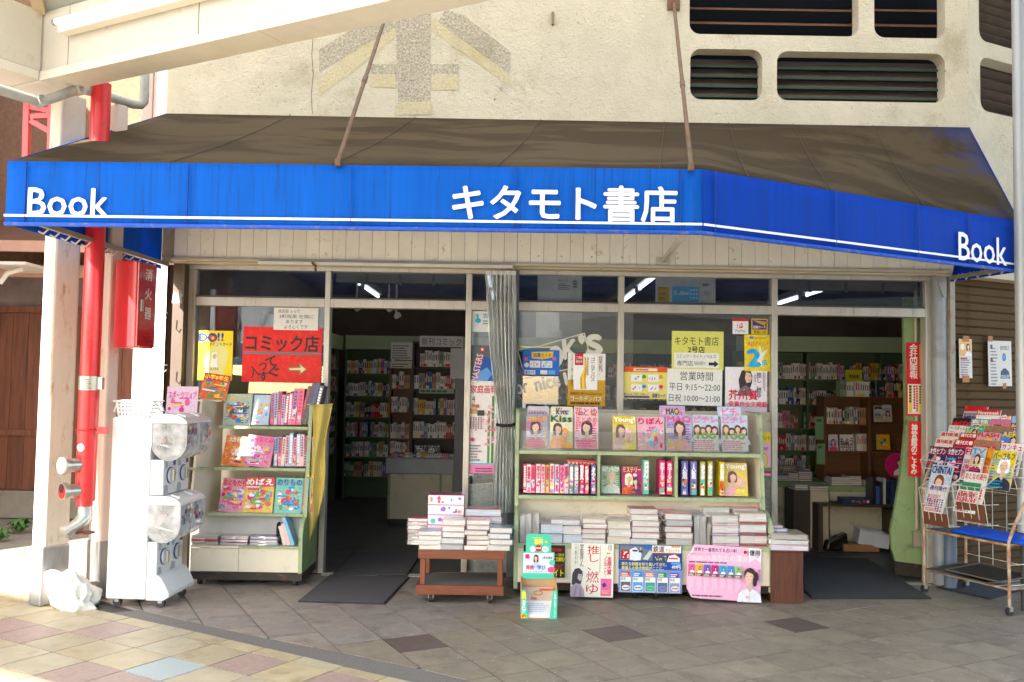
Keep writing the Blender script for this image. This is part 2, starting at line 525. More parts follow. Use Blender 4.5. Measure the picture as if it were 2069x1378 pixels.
tile_brown = [mat('tile_brown_%d' % i, C(*c_), 0.5, rnd=0.05, speck=C(176, 172, 164), var=0.16, scale=7, bump=0.25, bscale=260, spec=0.4, dirt=C(110, 98, 90), dirt_amt=0.3, dirt_scale=4)
              for i, c_ in enumerate([(155, 141, 129), (148, 135, 124), (159, 144, 130), (150, 139, 128)])]
tile_olive = [mat('tile_olive_%d' % i, C(*c_), 0.5, rnd=0.05, speck=C(176, 172, 164), var=0.16, scale=7, bump=0.25, bscale=260, spec=0.4, dirt=C(108, 99, 86), dirt_amt=0.3, dirt_scale=4)
              for i, c_ in enumerate([(144, 131, 112), (139, 127, 109), (148, 135, 115)])]
tile_dark = mat('tile_dark', C(104, 88, 80), 0.5, var=0.12, scale=9, bump=0.2, bscale=260)
tile_grey = mat('tile_grey', C(134, 132, 126), 0.6, var=0.3, scale=150, bump=0.2, bscale=260)
tile_yel = [mat('tile_yellow_%d' % i, C(*c_), 0.42, rnd=0.04, var=0.14, scale=6, bump=0.2, bscale=260, dirt=C(150, 126, 92), dirt_amt=0.25, dirt_scale=5)
            for i, c_ in enumerate([(186, 168, 132), (192, 174, 136), (180, 164, 132), (188, 174, 144)])]
tile_pink = mat('tile_pink', C(172, 146, 132), 0.45, var=0.16, scale=40, bump=0.2, bscale=260)
tile_blue = mat('tile_blue', C(176, 184, 180), 0.5, var=0.3, scale=170, bump=0.2, bscale=260)

def clip(poly, a, b):
    """keep the part of poly left of the directed line a->b"""
    out = []
    f = lambda p: (b[0] - a[0]) * (p[1] - a[1]) - (b[1] - a[1]) * (p[0] - a[0])
    for i, p in enumerate(poly):
        q = poly[(i + 1) % len(poly)]
        fp, fq = f(p), f(q)
        if fp >= 0: out.append(p)
        if fp * fq < 0:
            t = fp / (fp - fq); out.append((p[0] + (q[0] - p[0]) * t, p[1] + (q[1] - p[1]) * t))
    return out
def near_seg(line, p):
    best = None
    for a, b in zip(line, line[1:]):
        ab = Vector(b) - Vector(a); t = max(0, min(1, (Vector(p) - Vector(a)).dot(ab) / ab.length_squared))
        d = (Vector(a) + ab * t - Vector(p)).length
        if best is None or d < best[0]: best = (d, a, b)
    return best
def in_view(x, y, mpx=80):
    d = CAM_ROT.transposed() @ (Vector((x, y, 0)) - CAM)
    if d.z > -0.3: return False
    px, py = CX + FPX * d.x / -d.z, CY - FPX * d.y / -d.z
    return -mpx < px < 2069 + mpx and 0 < py < 1378 + mpx
SQ = None
def tile_mesh(poly, cx_, cy_, zt):
    t = MB(); n = len(poly)
    loc = [(p[0] - cx_, p[1] - cy_) for p in poly]
    t.add([(a, b, 0) for a, b in loc] + [(a * .997, b * .997, zt) for a, b in loc],
          [tuple(range(n, 2 * n))] + [(i, (i + 1) % n, (i + 1) % n + n, i + n) for i in range(n)])
    return t
S, G = 0.3, 0.0042
rt = random.Random(3)
dark_px = [(838, 1298), (1615, 1254), (1250, 1277), (2010, 1253)]
dark_w = [atz(*p) for p in dark_px]; grey_w = [atz(1945, 1352)]
org = atz(772.6, 1291.4)
rest = MB()
tiles_of = {}
def lay(parent, name, origin, ea, eb, na, nb, keep, pick):
    for i in range(*na):
        for j in range(*nb):
            o = Vector((origin[0], origin[1])) + ea * (S * i) + eb * (S * j)
            c_ = o + (ea + eb) * S / 2
            poly = [tuple(o + ea * G + eb * G), tuple(o + ea * (S - G) + eb * G), tuple(o + ea * (S - G) + eb * (S - G)), tuple(o + ea * G + eb * (S - G))]
            vis = in_view(c_.x, c_.y)
            if not vis and not (abs(c_.x) < 6 and -7 < c_.y < 0.3): continue
            full = len(poly)
            poly2 = keep(poly, c_)
            if len(poly2) < 3: continue
            ar = abs(sum(poly2[q][0] * poly2[(q + 1) % len(poly2)][1] - poly2[(q + 1) % len(poly2)][0] * poly2[q][1] for q in range(len(poly2)))) / 2
            if ar < 0.002: continue
            if not vis:
                rest.add([(p[0], p[1], 0.0) for p in poly2], [tuple(range(len(poly2)))]); continue
            m = pick(c_, i, j)
            whole = poly2 == poly
            key = (name, m.name) if whole else None
            if whole and key in tiles_of:
                me = tiles_of[key]
            else:
                me = tile_mesh(poly2, c_.x, c_.y, 0.012).mesh(name, m)
                if whole: tiles_of[key] = me
            t = link(name, me, parent); t.location = (c_.x, c_.y, -0.012 + rt.uniform(-0.0007, 0.0007))
            t.rotation_euler = (rt.uniform(-.001, .001), rt.uniform(-.001, .001), 0)
def keep_brown(poly, c_):
    d, a, b = near_seg(up_w, (c_.x, c_.y))
    poly = clip(poly, a, b)
    poly = clip(poly, (-2.9, 0), (-2.2, -4)) if len(poly) > 2 else poly
    if len(poly) > 2 and c_.x < 3.62: poly = clip(poly, (9, 0.0), (-9, 0.0)) if False else [p for p in clip(poly, (5, -0.02), (-5, -0.02))]
    return poly
def keep_brown2(poly, c_):
    d, a, b = near_seg(up_w, (c_.x, c_.y))
    poly = clip(poly, a, b)                                  # left of the strip's direction = shop side
    if len(poly) > 2: poly = clip(poly, (9, -0.06), (-9, -0.06)) if c_.x < 3.6 else clip(poly, (9, 2.4), (3.4, -0.12))
    if len(poly) > 2: poly = clip(poly, (-2.95, 2), (-2.95, -9))
    return poly
def pick_brown(c_, i, j):
    for w in dark_w:
        if (Vector((w.x, w.y)) - c_).length < 0.14: return tile_dark
    for w in grey_w:
        if (Vector((w.x, w.y)) - c_).length < 0.14: return tile_grey
    return rt.choice(tile_olive if (j < 0 or (j == 0 and i > 1)) else tile_brown)
lay(shop_pave, 'paving_tile', (org.x, org.y), E1, E2, (-24, 24), (-24, 24), keep_brown2, pick_brown)
arc = MB(); arc.add([(-9, -9, -0.0145), (9, -9, -0.0145), (9, -8.99, -0.0145), (-9, -8.99, -0.0145)], [(0, 1, 2, 3)])
orgy = atz(247, 1355)
def keep_yel(poly, c_):
    d, a, b = near_seg(lo_w, (c_.x, c_.y))
    return clip(poly, b, a)
blue_w = atz(330, 1352)
pink_px = [(50, 1272), (215, 1270), (505, 1345), (165, 1352), (40, 1262), (250, 1395), (650, 1372)]
pink_w = [atz(*p) for p in pink_px]
def pick_yel(c_, i, j):
    if (Vector((blue_w.x, blue_w.y)) - c_).length < 0.16: return tile_blue
    for w in pink_w:
        if (Vector((w.x, w.y)) - c_).length < 0.14: return tile_pink
    return rt.choice(tile_yel)
lay(shop_pave, 'arcade_tile', (orgy.x, orgy.y), U, N, (-20, 20), (-20, 20), keep_yel, pick_yel)
ro = rest.build('paving_beyond_view', tile_yel[0], shop_pave); ro.location.z = 0.0; ro['kind'] = 'stuff'

# sunlit side street on the left: concrete and brick paving
sp = MB(); sp.add([(-12, -1.0, -0.012), (-2.96, -1.0, -0.012), (-2.96, 9, -0.012), (-12, 9, -0.012)], [(0, 1, 2, 3)])
side_street = struct(sp.build('side_street', mat('pale_concrete', C(150, 142, 128), 0.9, var=0.3, scale=3, bump=0.4, bscale=30, dirt=C(120, 110, 98), dirt_amt=0.5)))
bm_ = [mat('brick_paver_%d' % i, C(*c_), 0.85, var=0.15, scale=12, bump=0.3, bscale=150) for i, c_ in enumerate([(180, 152, 136), (172, 142, 128), (188, 164, 148)])]
bk = [MB().box(-.098, .098, -.048, .048, 0, .012).mesh('brick', m) for m in bm_]
for j in range(13):
    for i in range(10):
        x, y = -2.98 - i * 0.2 - (0.1 if j % 2 else 0) - 0.1, -0.95 + j * 0.1 + 0.05
        if not in_view(x, y, 20): continue
        b_ = link('brick', rt.choice(bk), side_street); b_.location = (x, y, -0.011 + rt.uniform(-.001, .001))

# shop floor, interior shell
fl = MB(); fl.add([(-2.75, -0.06, -0.001), (5.4, -0.06, -0.001), (5.4, 5.6, -0.001), (-2.75, 5.6, -0.001)], [(0, 1, 2, 3)])
struct(fl.build('floor', mat('shop_floor_vinyl', C(96, 94, 88), 0.55, var=0.2, scale=3, dirt=C(60, 58, 54), dirt_amt=0.5)))
wl = mat('interior_wall', C(120, 104, 84), 0.8)
struct(MB().box(-2.72, 5.4, 5.5, 5.6, 0, 2.9).build('wall_back', wl))
struct(MB().box(-2.72, -2.62, 0.12, 5.5, 0, 2.9).build('wall_left', wl))
struct(MB().box(5.3, 5.4, 1.3, 5.5, 0, 2.9).build('wall_right', wl))
struct(MB().box(-2.72, 5.4, 0.12, 5.6, 2.78, 2.9).build('ceiling', mat('blue_ceiling', C(96, 116, 184), 0.6, var=0.3, scale=2, dirt=C(50, 60, 96), dirt_amt=0.4)))

# ================================================================= SHOP BUILDING
bld = thing('shop_building', 'cream stucco shop building with louvred openings above the bookshop front', 'building', (0.4, 0, 0))
INV = Matrix.Translation((-0.4, 0, 0))
def sub(o):                                   # parent a part built in world coordinates
    o.parent = bld; o.matrix_parent_inverse = INV
    return o
def stucco(name, bstr=0.5):
    m = mat(name, C(203, 190, 163), 0.9, var=0.10, scale=2.5, dirt=C(168, 150, 118), dirt_amt=0.22, dirt_scale=1.6)
    n, l = m.node_tree.nodes, m.node_tree.links
    b = n['Principled BSDF']; tc = n.new('ShaderNodeTexCoord')
    vo = n.new('ShaderNodeTexVoronoi'); vo.feature = 'SMOOTH_F1'; vo.inputs['Scale'].default_value = 30; vo.inputs['Randomness'].default_value = 1
    nz = n.new('ShaderNodeTexNoise'); nz.inputs['Scale'].default_value = 45; nz.inputs['Detail'].default_value = 6; nz.inputs['Distortion'].default_value = 0.8
    l.new(tc.outputs['Object'], nz.inputs['Vector']); 
    mxv = n.new('ShaderNodeMix'); mxv.data_type = 'RGBA'; mxv.inputs[0].default_value = 0.12
    l.new(tc.outputs['Object'], mxv.inputs[6]); l.new(nz.outputs['Color'], mxv.inputs[7]); l.new(mxv.outputs[2], vo.inputs['Vector'])
    ad = n.new('ShaderNodeMath'); ad.operation = 'ADD'; l.new(vo.outputs['Distance'], ad.inputs[0]); l.new(nz.outputs[0], ad.inputs[1])
    bp = n.new('ShaderNodeBump'); bp.inputs['Strength'].default_value = bstr; bp.inputs['Distance'].default_value = 0.02
    l.new(ad.outputs[0], bp.inputs['Height']); l.new(bp.outputs[0], b.inputs['Normal'])
    # darker tone in the pits of the render, in scattered patches
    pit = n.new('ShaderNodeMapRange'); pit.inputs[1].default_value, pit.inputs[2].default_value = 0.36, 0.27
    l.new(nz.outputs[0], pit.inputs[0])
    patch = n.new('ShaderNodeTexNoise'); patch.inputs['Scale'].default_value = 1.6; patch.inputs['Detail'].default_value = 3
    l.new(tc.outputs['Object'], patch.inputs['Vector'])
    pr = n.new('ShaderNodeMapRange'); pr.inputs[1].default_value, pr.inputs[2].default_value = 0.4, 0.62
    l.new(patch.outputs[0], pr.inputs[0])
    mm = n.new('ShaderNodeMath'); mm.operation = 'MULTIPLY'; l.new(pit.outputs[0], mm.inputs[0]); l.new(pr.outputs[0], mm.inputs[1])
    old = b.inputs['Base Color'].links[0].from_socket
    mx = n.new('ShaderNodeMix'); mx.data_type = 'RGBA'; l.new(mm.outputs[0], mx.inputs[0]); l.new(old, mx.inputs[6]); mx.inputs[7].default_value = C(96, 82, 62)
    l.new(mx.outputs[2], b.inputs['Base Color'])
    return m
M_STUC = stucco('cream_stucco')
WY = -0.15                                   # front plane of the upper wall
XL, XR = at(336, 232, WY).x, at(1958, 258, WY).x
def wxz(px, py): p = at(px, py, WY); return (p.x, p.z)
holes = []
for (a, b, c_, d) in ((1394, -80, 1735, 74), (1766, -80, 1910, 78), (1395, 98, 1540, 203), (1570, 103, 1910, 208)):
    x0, z1 = wxz(a, (b)); x1, z0 = wxz(c_, d)
    holes.append((x0, z0, x1, z1))
ztop = 5.9
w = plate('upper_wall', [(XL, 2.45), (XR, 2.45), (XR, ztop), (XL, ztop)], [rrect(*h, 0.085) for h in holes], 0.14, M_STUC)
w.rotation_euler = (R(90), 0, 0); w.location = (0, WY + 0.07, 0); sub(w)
# receding right wall
ANG = R(27)
def rw(s_, off=0.0):                          # distance along the right wall from the corner
    return Vector((XR + s_ * math.cos(ANG) - off * -math.sin(ANG) * 1, WY + s_ * math.sin(ANG) - off * math.cos(ANG), 0))
def rw_px(px, py):                            # photo pixel -> (s, z) on the right wall plane
    d = ray(px, py); nx, ny = math.sin(ANG), -math.cos(ANG)
    t = ((XR - CAM.x) * nx + (WY - CAM.y) * ny) / (d.x * nx + d.y * ny)
    p = CAM + d * t
    return ((p.x - XR) * math.cos(ANG) + (p.y - WY) * math.sin(ANG), p.z)
rh = []
for (a, b, c_, d) in ((1977, -60, 2150, 80), (1980, 113, 2150, 222)):
    s0, z1 = rw_px(a, b); _, z0 = rw_px(a, d); rh.append((s0, z0, s0 + 1.0, z1))
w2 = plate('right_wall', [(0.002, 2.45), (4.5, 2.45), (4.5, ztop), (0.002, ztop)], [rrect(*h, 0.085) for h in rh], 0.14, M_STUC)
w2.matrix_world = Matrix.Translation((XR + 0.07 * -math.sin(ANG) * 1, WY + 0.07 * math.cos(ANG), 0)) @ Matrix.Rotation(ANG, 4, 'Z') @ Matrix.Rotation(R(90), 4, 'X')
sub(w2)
M_DARK = mat('near_black', C(16, 14, 12), 0.9, var=0)
sub(MB().box(1.2, XR - 0.08, WY + 0.75, WY + 0.8, 2.95, ztop).build('louver_shade_sheet', M_DARK))  # near-black sheet paints in the shade behind the louvres
M_SLAT = mat('louver_dusty', C(104, 92, 76), 0.8, var=0.2, scale=4, stretch=(1, 6, 6), dirt=C(60, 52, 42), dirt_amt=0.4)
M_SLATR = mat('louver_rusty', C(120, 84, 56), 0.8, var=0.3, scale=6, dirt=C(96, 46, 24), dirt_amt=0.6)
M_SLATG = mat('louver_green_edge', C(46, 60, 44), 0.7)
def slats(h, n, m, tilt=38, depth=0.13, face=None):
    for i in range(n):
        z = h[1] + (h[3] - h[1]) * (i + 0.45) / n
        dz, dy = depth * math.sin(R(tilt)) / 2, depth * math.cos(R(tilt)) / 2
        face(h[0] - 0.1, h[2] + 0.1, z, dy, dz, m)
def front_slat(x0, x1, z, dy, dz, m):
    y = WY + 0.2
    b_ = MB().bar((x0, y, z), (x1, y, z), 0.15, 0.012, up=(0, -dz, dy))
    o = sub(b_.build('louver_slat', m))
    if m is M_SLAT:
        e = MB().box(x0, x1, y - dy - 0.022, y - dy - 0.008, z - dz - 0.012, z - dz + 0.006).build('slat_edge', M_SLATG)
        e.parent = o
slats(holes[0], 5, M_SLATR, 25, face=front_slat); slats(holes[1], 5, M_SLATR, 25, face=front_slat)
slats(holes[2], 5, M_SLAT, 40, 0.15, face=front_slat); slats(holes[3], 5, M_SLAT, 40, 0.15, face=front_slat)
def right_slat(s0, s1, z, dy, dz, m):
    p, q = rw(s0, -0.2), rw(s1, -0.2)
    sub(MB().bar((p.x, p.y, z), (q.x, q.y, z), 0.012, 0.13, up=(math.sin(ANG) * dy * 1, -math.cos(ANG) * dy, dz)).build('louver_slat', m))
M_SLATD = mat('louver_dark_brown', C(74, 58, 44), .8, var=.25, scale=6)  # darker brown than the front slats
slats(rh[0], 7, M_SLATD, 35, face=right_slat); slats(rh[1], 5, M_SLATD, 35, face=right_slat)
p, q = rw(0.3, -0.8), rw(2.5, -0.8)
sub(MB().bar((p.x, p.y, 4.2), (q.x, q.y, 4.2), 0.05, 3.2).build('louver_shade_sheet', M_DARK))  # same painted shade behind the right-wall louvres
# side wall on the left, sunlit
M_WHITE = mat('white_render', C(225, 222, 214), 0.8, var=0.06, bump=0.3, bscale=40)
sw = MB(); xl2 = at(299, 650, 0.35).x
sw.add([(XL, WY + .14, 0), (XL, WY + .14, ztop), (xl2, 0.35, ztop), (xl2, 0.35, 0)], [(0, 1, 2, 3)])
sw.add([(xl2, 0.35, 0), (xl2, 0.35, ztop), (xl2 + .1, 5.6, ztop), (xl2 + .1, 5.6, 0)], [(0, 1, 2, 3)])
sub(sw.build('side_wall', M_WHITE, fix=False))
# roof slab and solid core so nothing leaks light
sub(MB().box(XL + .01, 5.3, 0.1, 5.6, 2.92, 3.0).build('floor_slab', wl))
sub(MB().box(XL + .02, 5.3, 0.95, 5.6, 3.0, ztop).build('upper_storey', wl))
# faded mark of a removed sign
fm = Print(0.0, 0.0004)
gy, yl = C(142, 130, 112), C(192, 172, 120)
def fp(pts, col): fm.poly([wxz(*p) for p in pts], col)
fp([(640, 165), (645, 195), (720, 140), (800, 75), (800, 45), (760, 60)], yl)
fp([(645, 100), (710, 60), (760, 40), (790, 40), (800, 55), (645, 145)], gy)
fp([(872, 35), (905, 60), (1030, 150), (1030, 175), (870, 60)], yl)
fp([(900, 20), (935, 30), (1032, 105), (1030, 148), (885, 45)], gy)
fp([(800, 20), (870, 20), (870, 210), (805, 210)], gy)
fp([(748, 130), (928, 130), (926, 150), (748, 150)], gy)
fp([(748, 150), (800, 150), (800, 178), (748, 175)], yl)
fp([(872, 150), (926, 150), (926, 182), (872, 182)], yl)
fp([(803, 206), (872, 206), (872, 232), (803, 232)], yl)
mk = fm.m.mesh('faded_sign_mark', None)
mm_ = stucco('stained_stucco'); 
nt = mm_.node_tree
b_ = nt.nodes['Principled BSDF']; at_ = nt.nodes.new('ShaderNodeAttribute'); at_.attribute_name = 'Col'
src = b_.inputs['Base Color'].links[0].from_socket
mxn = nt.nodes.new('ShaderNodeMix'); mxn.data_type = 'RGBA'
nzz = nt.nodes.new('ShaderNodeTexNoise'); nzz.inputs['Scale'].default_value = 55; nzz.inputs['Detail'].default_value = 5
tcc = nt.nodes.new('ShaderNodeTexCoord'); nt.links.new(tcc.outputs['Object'], nzz.inputs['Vector'])
mrr = nt.nodes.new('ShaderNodeMapRange'); mrr.inputs[1].default_value, mrr.inputs[2].default_value = 0.3, 0.66
mrr.inputs[3].default_value, mrr.inputs[4].default_value = 1.0, 0.1
nt.links.new(nzz.outputs[0], mrr.inputs[0]); nt.links.new(mrr.outputs[0], mxn.inputs[0]); nt.links.new(src, mxn.inputs[6]); nt.links.new(at_.outputs['Color'], mxn.inputs[7])
nt.links.new(mxn.outputs[2], b_.inputs['Base Color'])
mk.materials.append(mm_)
fo = link('faded_sign_mark', mk); fo.rotation_euler = (R(90), 0, 0); fo.location = (0, WY - 0.002, 0); sub(fo)
# little wall fittings and a crack
sub(MB().bar(at(1117, 25, WY - .01), at(1117, 50, WY - .01), 0.03, 0.02).build('wall_hook', mat('dirty_metal', C(130, 110, 80), 0.6)))
ck = MB(); pts = [(632, 80), (630, 110), (633, 150), (629, 190), (631, 230)]
ck.tube([at(x, y, WY - 0.0005) for x, y in pts], 0.002, 4)
sub(ck.build('wall_crack', mat('crack_dark', C(70, 58, 44), 0.9)))

# cladding boards above the shop windows
CLY = -0.2
M_CLAD = mat('cream_cladding', C(248, 242, 228), 0.55, var=0.07, scale=4, rnd=0.035, dirt=C(170, 150, 118), dirt_amt=0.12, dirt_scale=8)
x = at(352, 490, CLY).x; xe = at(1905, 530, CLY).x
zb = at(700, 526, CLY).z; bw = 0.1045
cme = MB().box(0.0015, bw - 0.0015, 0, 0.03, 0, 2.9 - zb).mesh('cladding_board', M_CLAD)
while x < xe - 0.02:
    o = link('cladding_board', cme); o.location = (x, CLY + rt.uniform(-.0012, .0012), zb); sub(o); x += bw
sub(MB().box(at(352, 490, CLY).x, xe, CLY + 0.028, CLY + 0.05, zb, 2.9).build('cladding_backing', M_DARK))
sub(MB().box(at(352, 490, CLY).x - .02, xe + .06, CLY - 0.03, 0.1, zb - 0.025, zb - 0.001).build('cladding_trim', mat('trim_cream', C(196, 186, 164), 0.5, var=0.1), bevel=0.003))
for xx in (0.62, 0.86, 1.2, 1.3, 1.75, 0.2, 0.38):
    sub(MB().cyl((xx, CLY - 0.004, zb + 0.06), (xx, CLY + 0.001, zb + 0.06), 0.005, 8).build('screw_head', mat('rust_dot', C(92, 62, 40), 0.8)))

# aluminium shop front
M_ALU = mat('aluminium', C(190, 184, 172), 0.42, metal=0.35, var=0.10, scale=3, stretch=(4, 4, .6), dirt=C(146, 132, 110), dirt_amt=0.2, dirt_scale=5)
M_ALUD = mat('dark_aluminium', C(92, 92, 92), 0.45, metal=0.4, var=0.1)
def fz(py, px=1034): return at(px, py, 0).z
ZH1, ZH0 = fz(540, 700), fz(549, 700)        # head rail
ZT1, ZT0 = fz(604.5, 700), fz(622, 700)      # transom
def fx(px, py=700): return at(px, py, 0).x
XF0, XF1 = fx(379), fx(1882)
def alu(name, x0, x1, z0, z1, y0=-0.02, y1=0.08, m=None):
    return sub(MB().box(x0, x1, y0, y1, z0, z1).build(name, m or M_ALU, bevel=0.004))
zh_top = zb - 0.026
alu('head_rail', XF0, XF1, ZH0, zh_top, -0.03, 0.09)
mull = [(379, 393), (655, 666), (940, 952), (1248, 1260), (1558, 1570), (1868, 1881)]
mx_ = [(fx(a), fx(b)) for a, b in mull]
for i, (a, b) in enumerate(mx_):
    alu('mullion', a, b, 0.0, ZH0 - 0.001, -0.022, 0.078)
for (a, b) in zip(mx_, mx_[1:]):
    alu('transom', a[1] + .0005, b[0] - .0005, ZT0, ZT1)
    alu('glazing_bead', a[1] + .0005, b[0] - .0005, ZT1 + .0005, ZT1 + .014, -0.008, 0.02, M_ALUD)
# steel column behind the curtain
sub(MB().box(fx(1030), fx(1047), -0.05, 0.1, 0, zh_top - .001).build('steel_column', mat('steel_grey', C(104, 106, 108), 0.5, metal=0.2), bevel=0.005))
GLASS = glass_mat('window_glass', (0.93, 0.95, 0.94, 1), 0.01, 0.035, (0.5, 0.5, 0.48, 1), 1.8)
GLASST = glass_mat('transom_glass', (0.8, 0.84, 0.9, 1), 0.01, 0.05, (0.3, 0.32, 0.36, 1), 1.4)
def pane(x0, x1, z0, z1, m=GLASS):
    return sub(MB().box(x0, x1, 0.024, 0.03, z0, z1).build('window_pane', m))
for (a, b) in zip(mx_, mx_[1:]):
    pane(a[1], b[0], ZT1 + .002, ZH0, GLASST)
ZS = fz(826, 1150)                           # sill height of the middle windows
pane(mx_[0][1], mx_[1][0], 0.42, ZT0)
M_WIRED = mat('figured_glass', C(150, 154, 148), 0.25, var=0.15, scale=20, bump=0.8, bscale=70)
pane(mx_[2][1], fx(1030), 0.72, ZT0)
sub(MB().box(mx_[2][1], fx(1030), 0.02, 0.03, 0.02, 0.72).build('figured_pane', M_WIRED))
pane(fx(1048), mx_[3][0], ZS, ZT0); pane(mx_[3][1], mx_[4][0], ZS, ZT0)
M_CREAM = mat('cream_panel', C(206, 196, 172), 0.6, var=0.08, scale=3, dirt=C(150, 130, 100), dirt_amt=0.2, dirt_scale=4)
M_DADO = mat('terrazzo_dado', C(132, 128, 118), 0.7, var=0.35, scale=60, bump=0.5, bscale=90)
zc = fz(950, 1550)
sub(MB().box(fx(1048), mx_[4][0], 0.0, 0.05, zc, ZS - .001).build('sill_panel', M_CREAM))
sub(MB().box(fx(1048), mx_[4][0], -0.01, 0.06, 0.0, zc - .001).build('dado', M_DADO))
sub(MB().box(mx_[0][1], mx_[1][0], 0.0, 0.05, 0.0, 0.418).build('dado', M_DADO))
alu('threshold', mx_[1][1], mx_[2][0], 0.0005, 0.006, -0.1, -0.06); alu('threshold', mx_[1][1], mx_[2][0], 0.0005, 0.006, -0.04, 0.0)
alu('threshold', mx_[4][1], mx_[5][0], 0.0005, 0.006, -0.1, -0.06); alu('threshold', mx_[4][1], mx_[5][0], 0.0005, 0.006, -0.04, 0.0)
# brown timber jamb on the left, corner column and steel plate on the right
M_JAMB = mat('dark_brown_board', C(84, 66, 50), 0.6, var=0.15, scale=8, stretch=(6, 6, .5))
sub(MB().box(at(345, 600, WY).x + .005, XF0 - .001, -0.12, 0.08, 0, zb - .03).build('timber_jamb', M_JAMB))
gc = at(1907, 800, -0.12)
sub(MB().cyl((gc.x, -0.05, 0), (gc.x, -0.05, zb - .03), 0.058, 24).build('round_column', mat('grey_column', C(150, 152, 156), 0.5, var=0.1, metal=0.1, dirt=C(110, 108, 104), dirt_amt=.2), smooth=True))
sub(MB().prism([(fx(1868), 2.52), (fx(1898), 2.52), (fx(1898), 2.28), (fx(1893), 2.28)], 0.012, lambda a, b, c_: (a, -0.13 + c_, b)).build('gusset_plate', mat('grey_plate', C(150, 148, 144), 0.5)))
sub(MB().box(fx(1882), fx(1893), -0.03, 0.1, 0, zb - .03).build('shutter_guide', mat('rusty_guide', C(150, 138, 118), 0.6, dirt=C(120, 76, 44), dirt_amt=0.4, dirt_scale=10)))

# ================================================================= ROLLER SHUTTER (right wall)
M_SHUT = mat('tan_shutter', C(92, 72, 48), 0.85, spec=0.12, var=0.12, scale=3, dirt=C(70, 54, 36), dirt_amt=0.35, dirt_scale=6)
s0, z_ = rw_px(1922, 800)
sroot = rw(0.0)
shut = thing('roller_shutter', 'closed tan roller shutter on the receding wall beside the magazine rack', 'shutter', (sroot.x, sroot.y, 0), (0, 0, ANG))
sm = MB(); sm.prism([(0, 0), (0.012, .008), (0.012, .056), (0, .064), (.022, .064), (.022, 0)], 2.6, lambda a, b, c_: (c_, a, b))
sme = sm.mesh('shutter_slat', M_SHUT)
for i in range(37):
    o = link('shutter_slat', sme, shut); o.location = (-0.08, 0.16, 0.02 + i * 0.066 + rt.uniform(-.001, .001))
MB().box(-0.1, 2.6, 0.185, 0.2, 0, 2.6).build('shutter_backing', M_DARK, shut)
MB().box(-0.11, -0.05, 0.1, 0.16, 0, 2.46).build('guide_rail', mat('rusty_guide', (0, 0, 0, 1)), shut, bevel=.003)
# ================================================================= AWNING
ZB, ZV = 2.40, 2.765
aw = thing('awning', 'blue fabric shop awning with white lettering and a dusty brown top', 'awning', (0, WY, ZB))
AINV = Matrix.Translation((0, -WY, -ZB))
def asub(o): o.parent = aw; o.matrix_parent_inverse = AINV; return o
def fabric(name, col, transl=0.25, streak=True):
    m = mat(name, col, 0.7, spec=0.18, var=0.10, scale=2, transl=transl, dirt=C(34, 66, 132), dirt_amt=0.3, dirt_scale=5, stretch=(9, 9, .3), bump=0.25, bscale=1.6)
    return m
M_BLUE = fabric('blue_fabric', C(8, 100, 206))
M_BLUE_SHADE = fabric('blue_fabric_shaded', C(0, 68, 184))  # darker blue paints in the shade on the right-facing fold
# dusty top
M_TOP = mat('dusty_canopy', C(64, 52, 36), 0.95, spec=0.12, var=0.10, scale=1.3, bump=0.06, bscale=3)
nt = M_TOP.node_tree; n_, l_ = nt.nodes, nt.links
b_ = n_['Principled BSDF']; src = b_.inputs['Base Color'].links[0].from_socket
tc = n_.new('ShaderNodeTexCoord')
nz = n_.new('ShaderNodeTexNoise'); nz.inputs['Scale'].default_value = 1.1; nz.inputs['Detail'].default_value = 8; nz.inputs['Roughness'].default_value = .6; nz.inputs['Distortion'].default_value = .6
mp = n_.new('ShaderNodeMapping'); mp.inputs['Scale'].default_value = (0.8, 2.2, 1); l_.new(tc.outputs['Object'], mp.inputs[0]); l_.new(mp.outputs[0], nz.inputs['Vector'])
r1 = n_.new('ShaderNodeMapRange'); r1.inputs[1].default_value, r1.inputs[2].default_value = 0.46, 0.56; l_.new(nz.outputs[0], r1.inputs[0])
m1 = n_.new('ShaderNodeMix'); m1.data_type = 'RGBA'; l_.new(r1.outputs[0], m1.inputs[0]); l_.new(src, m1.inputs[6]); m1.inputs[7].default_value = C(80, 67, 48)
nz2 = n_.new('ShaderNodeTexNoise'); nz2.inputs['Scale'].default_value = 2.2; nz2.inputs['Detail'].default_value = 6
l_.new(mp.outputs[0], nz2.inputs['Vector'])
at2 = n_.new('ShaderNodeAttribute'); at2.attribute_name = 'Col'
ad = n_.new('ShaderNodeMath'); ad.operation = 'MULTIPLY_ADD'; ad.inputs[1].default_value = 0.55
sepc = n_.new('ShaderNodeSeparateColor'); l_.new(at2.outputs['Color'], sepc.inputs[0])
l_.new(sepc.outputs[0], ad.inputs[0]); l_.new(nz2.outputs[0], ad.inputs[2])
r2 = n_.new('ShaderNodeMapRange'); r2.inputs[1].default_value, r2.inputs[2].default_value = 0.76, 0.98; r2.inputs[4].default_value = 0.6; l_.new(ad.outputs[0], r2.inputs[0])
m2 = n_.new('ShaderNodeMix'); m2.data_type = 'RGBA'; l_.new(r2.outputs[0], m2.inputs[0]); l_.new(m1.outputs[2], m2.inputs[6]); m2.inputs[7].default_value = C(48, 62, 112)
l_.new(m2.outputs[2], b_.inputs['Base Color'])

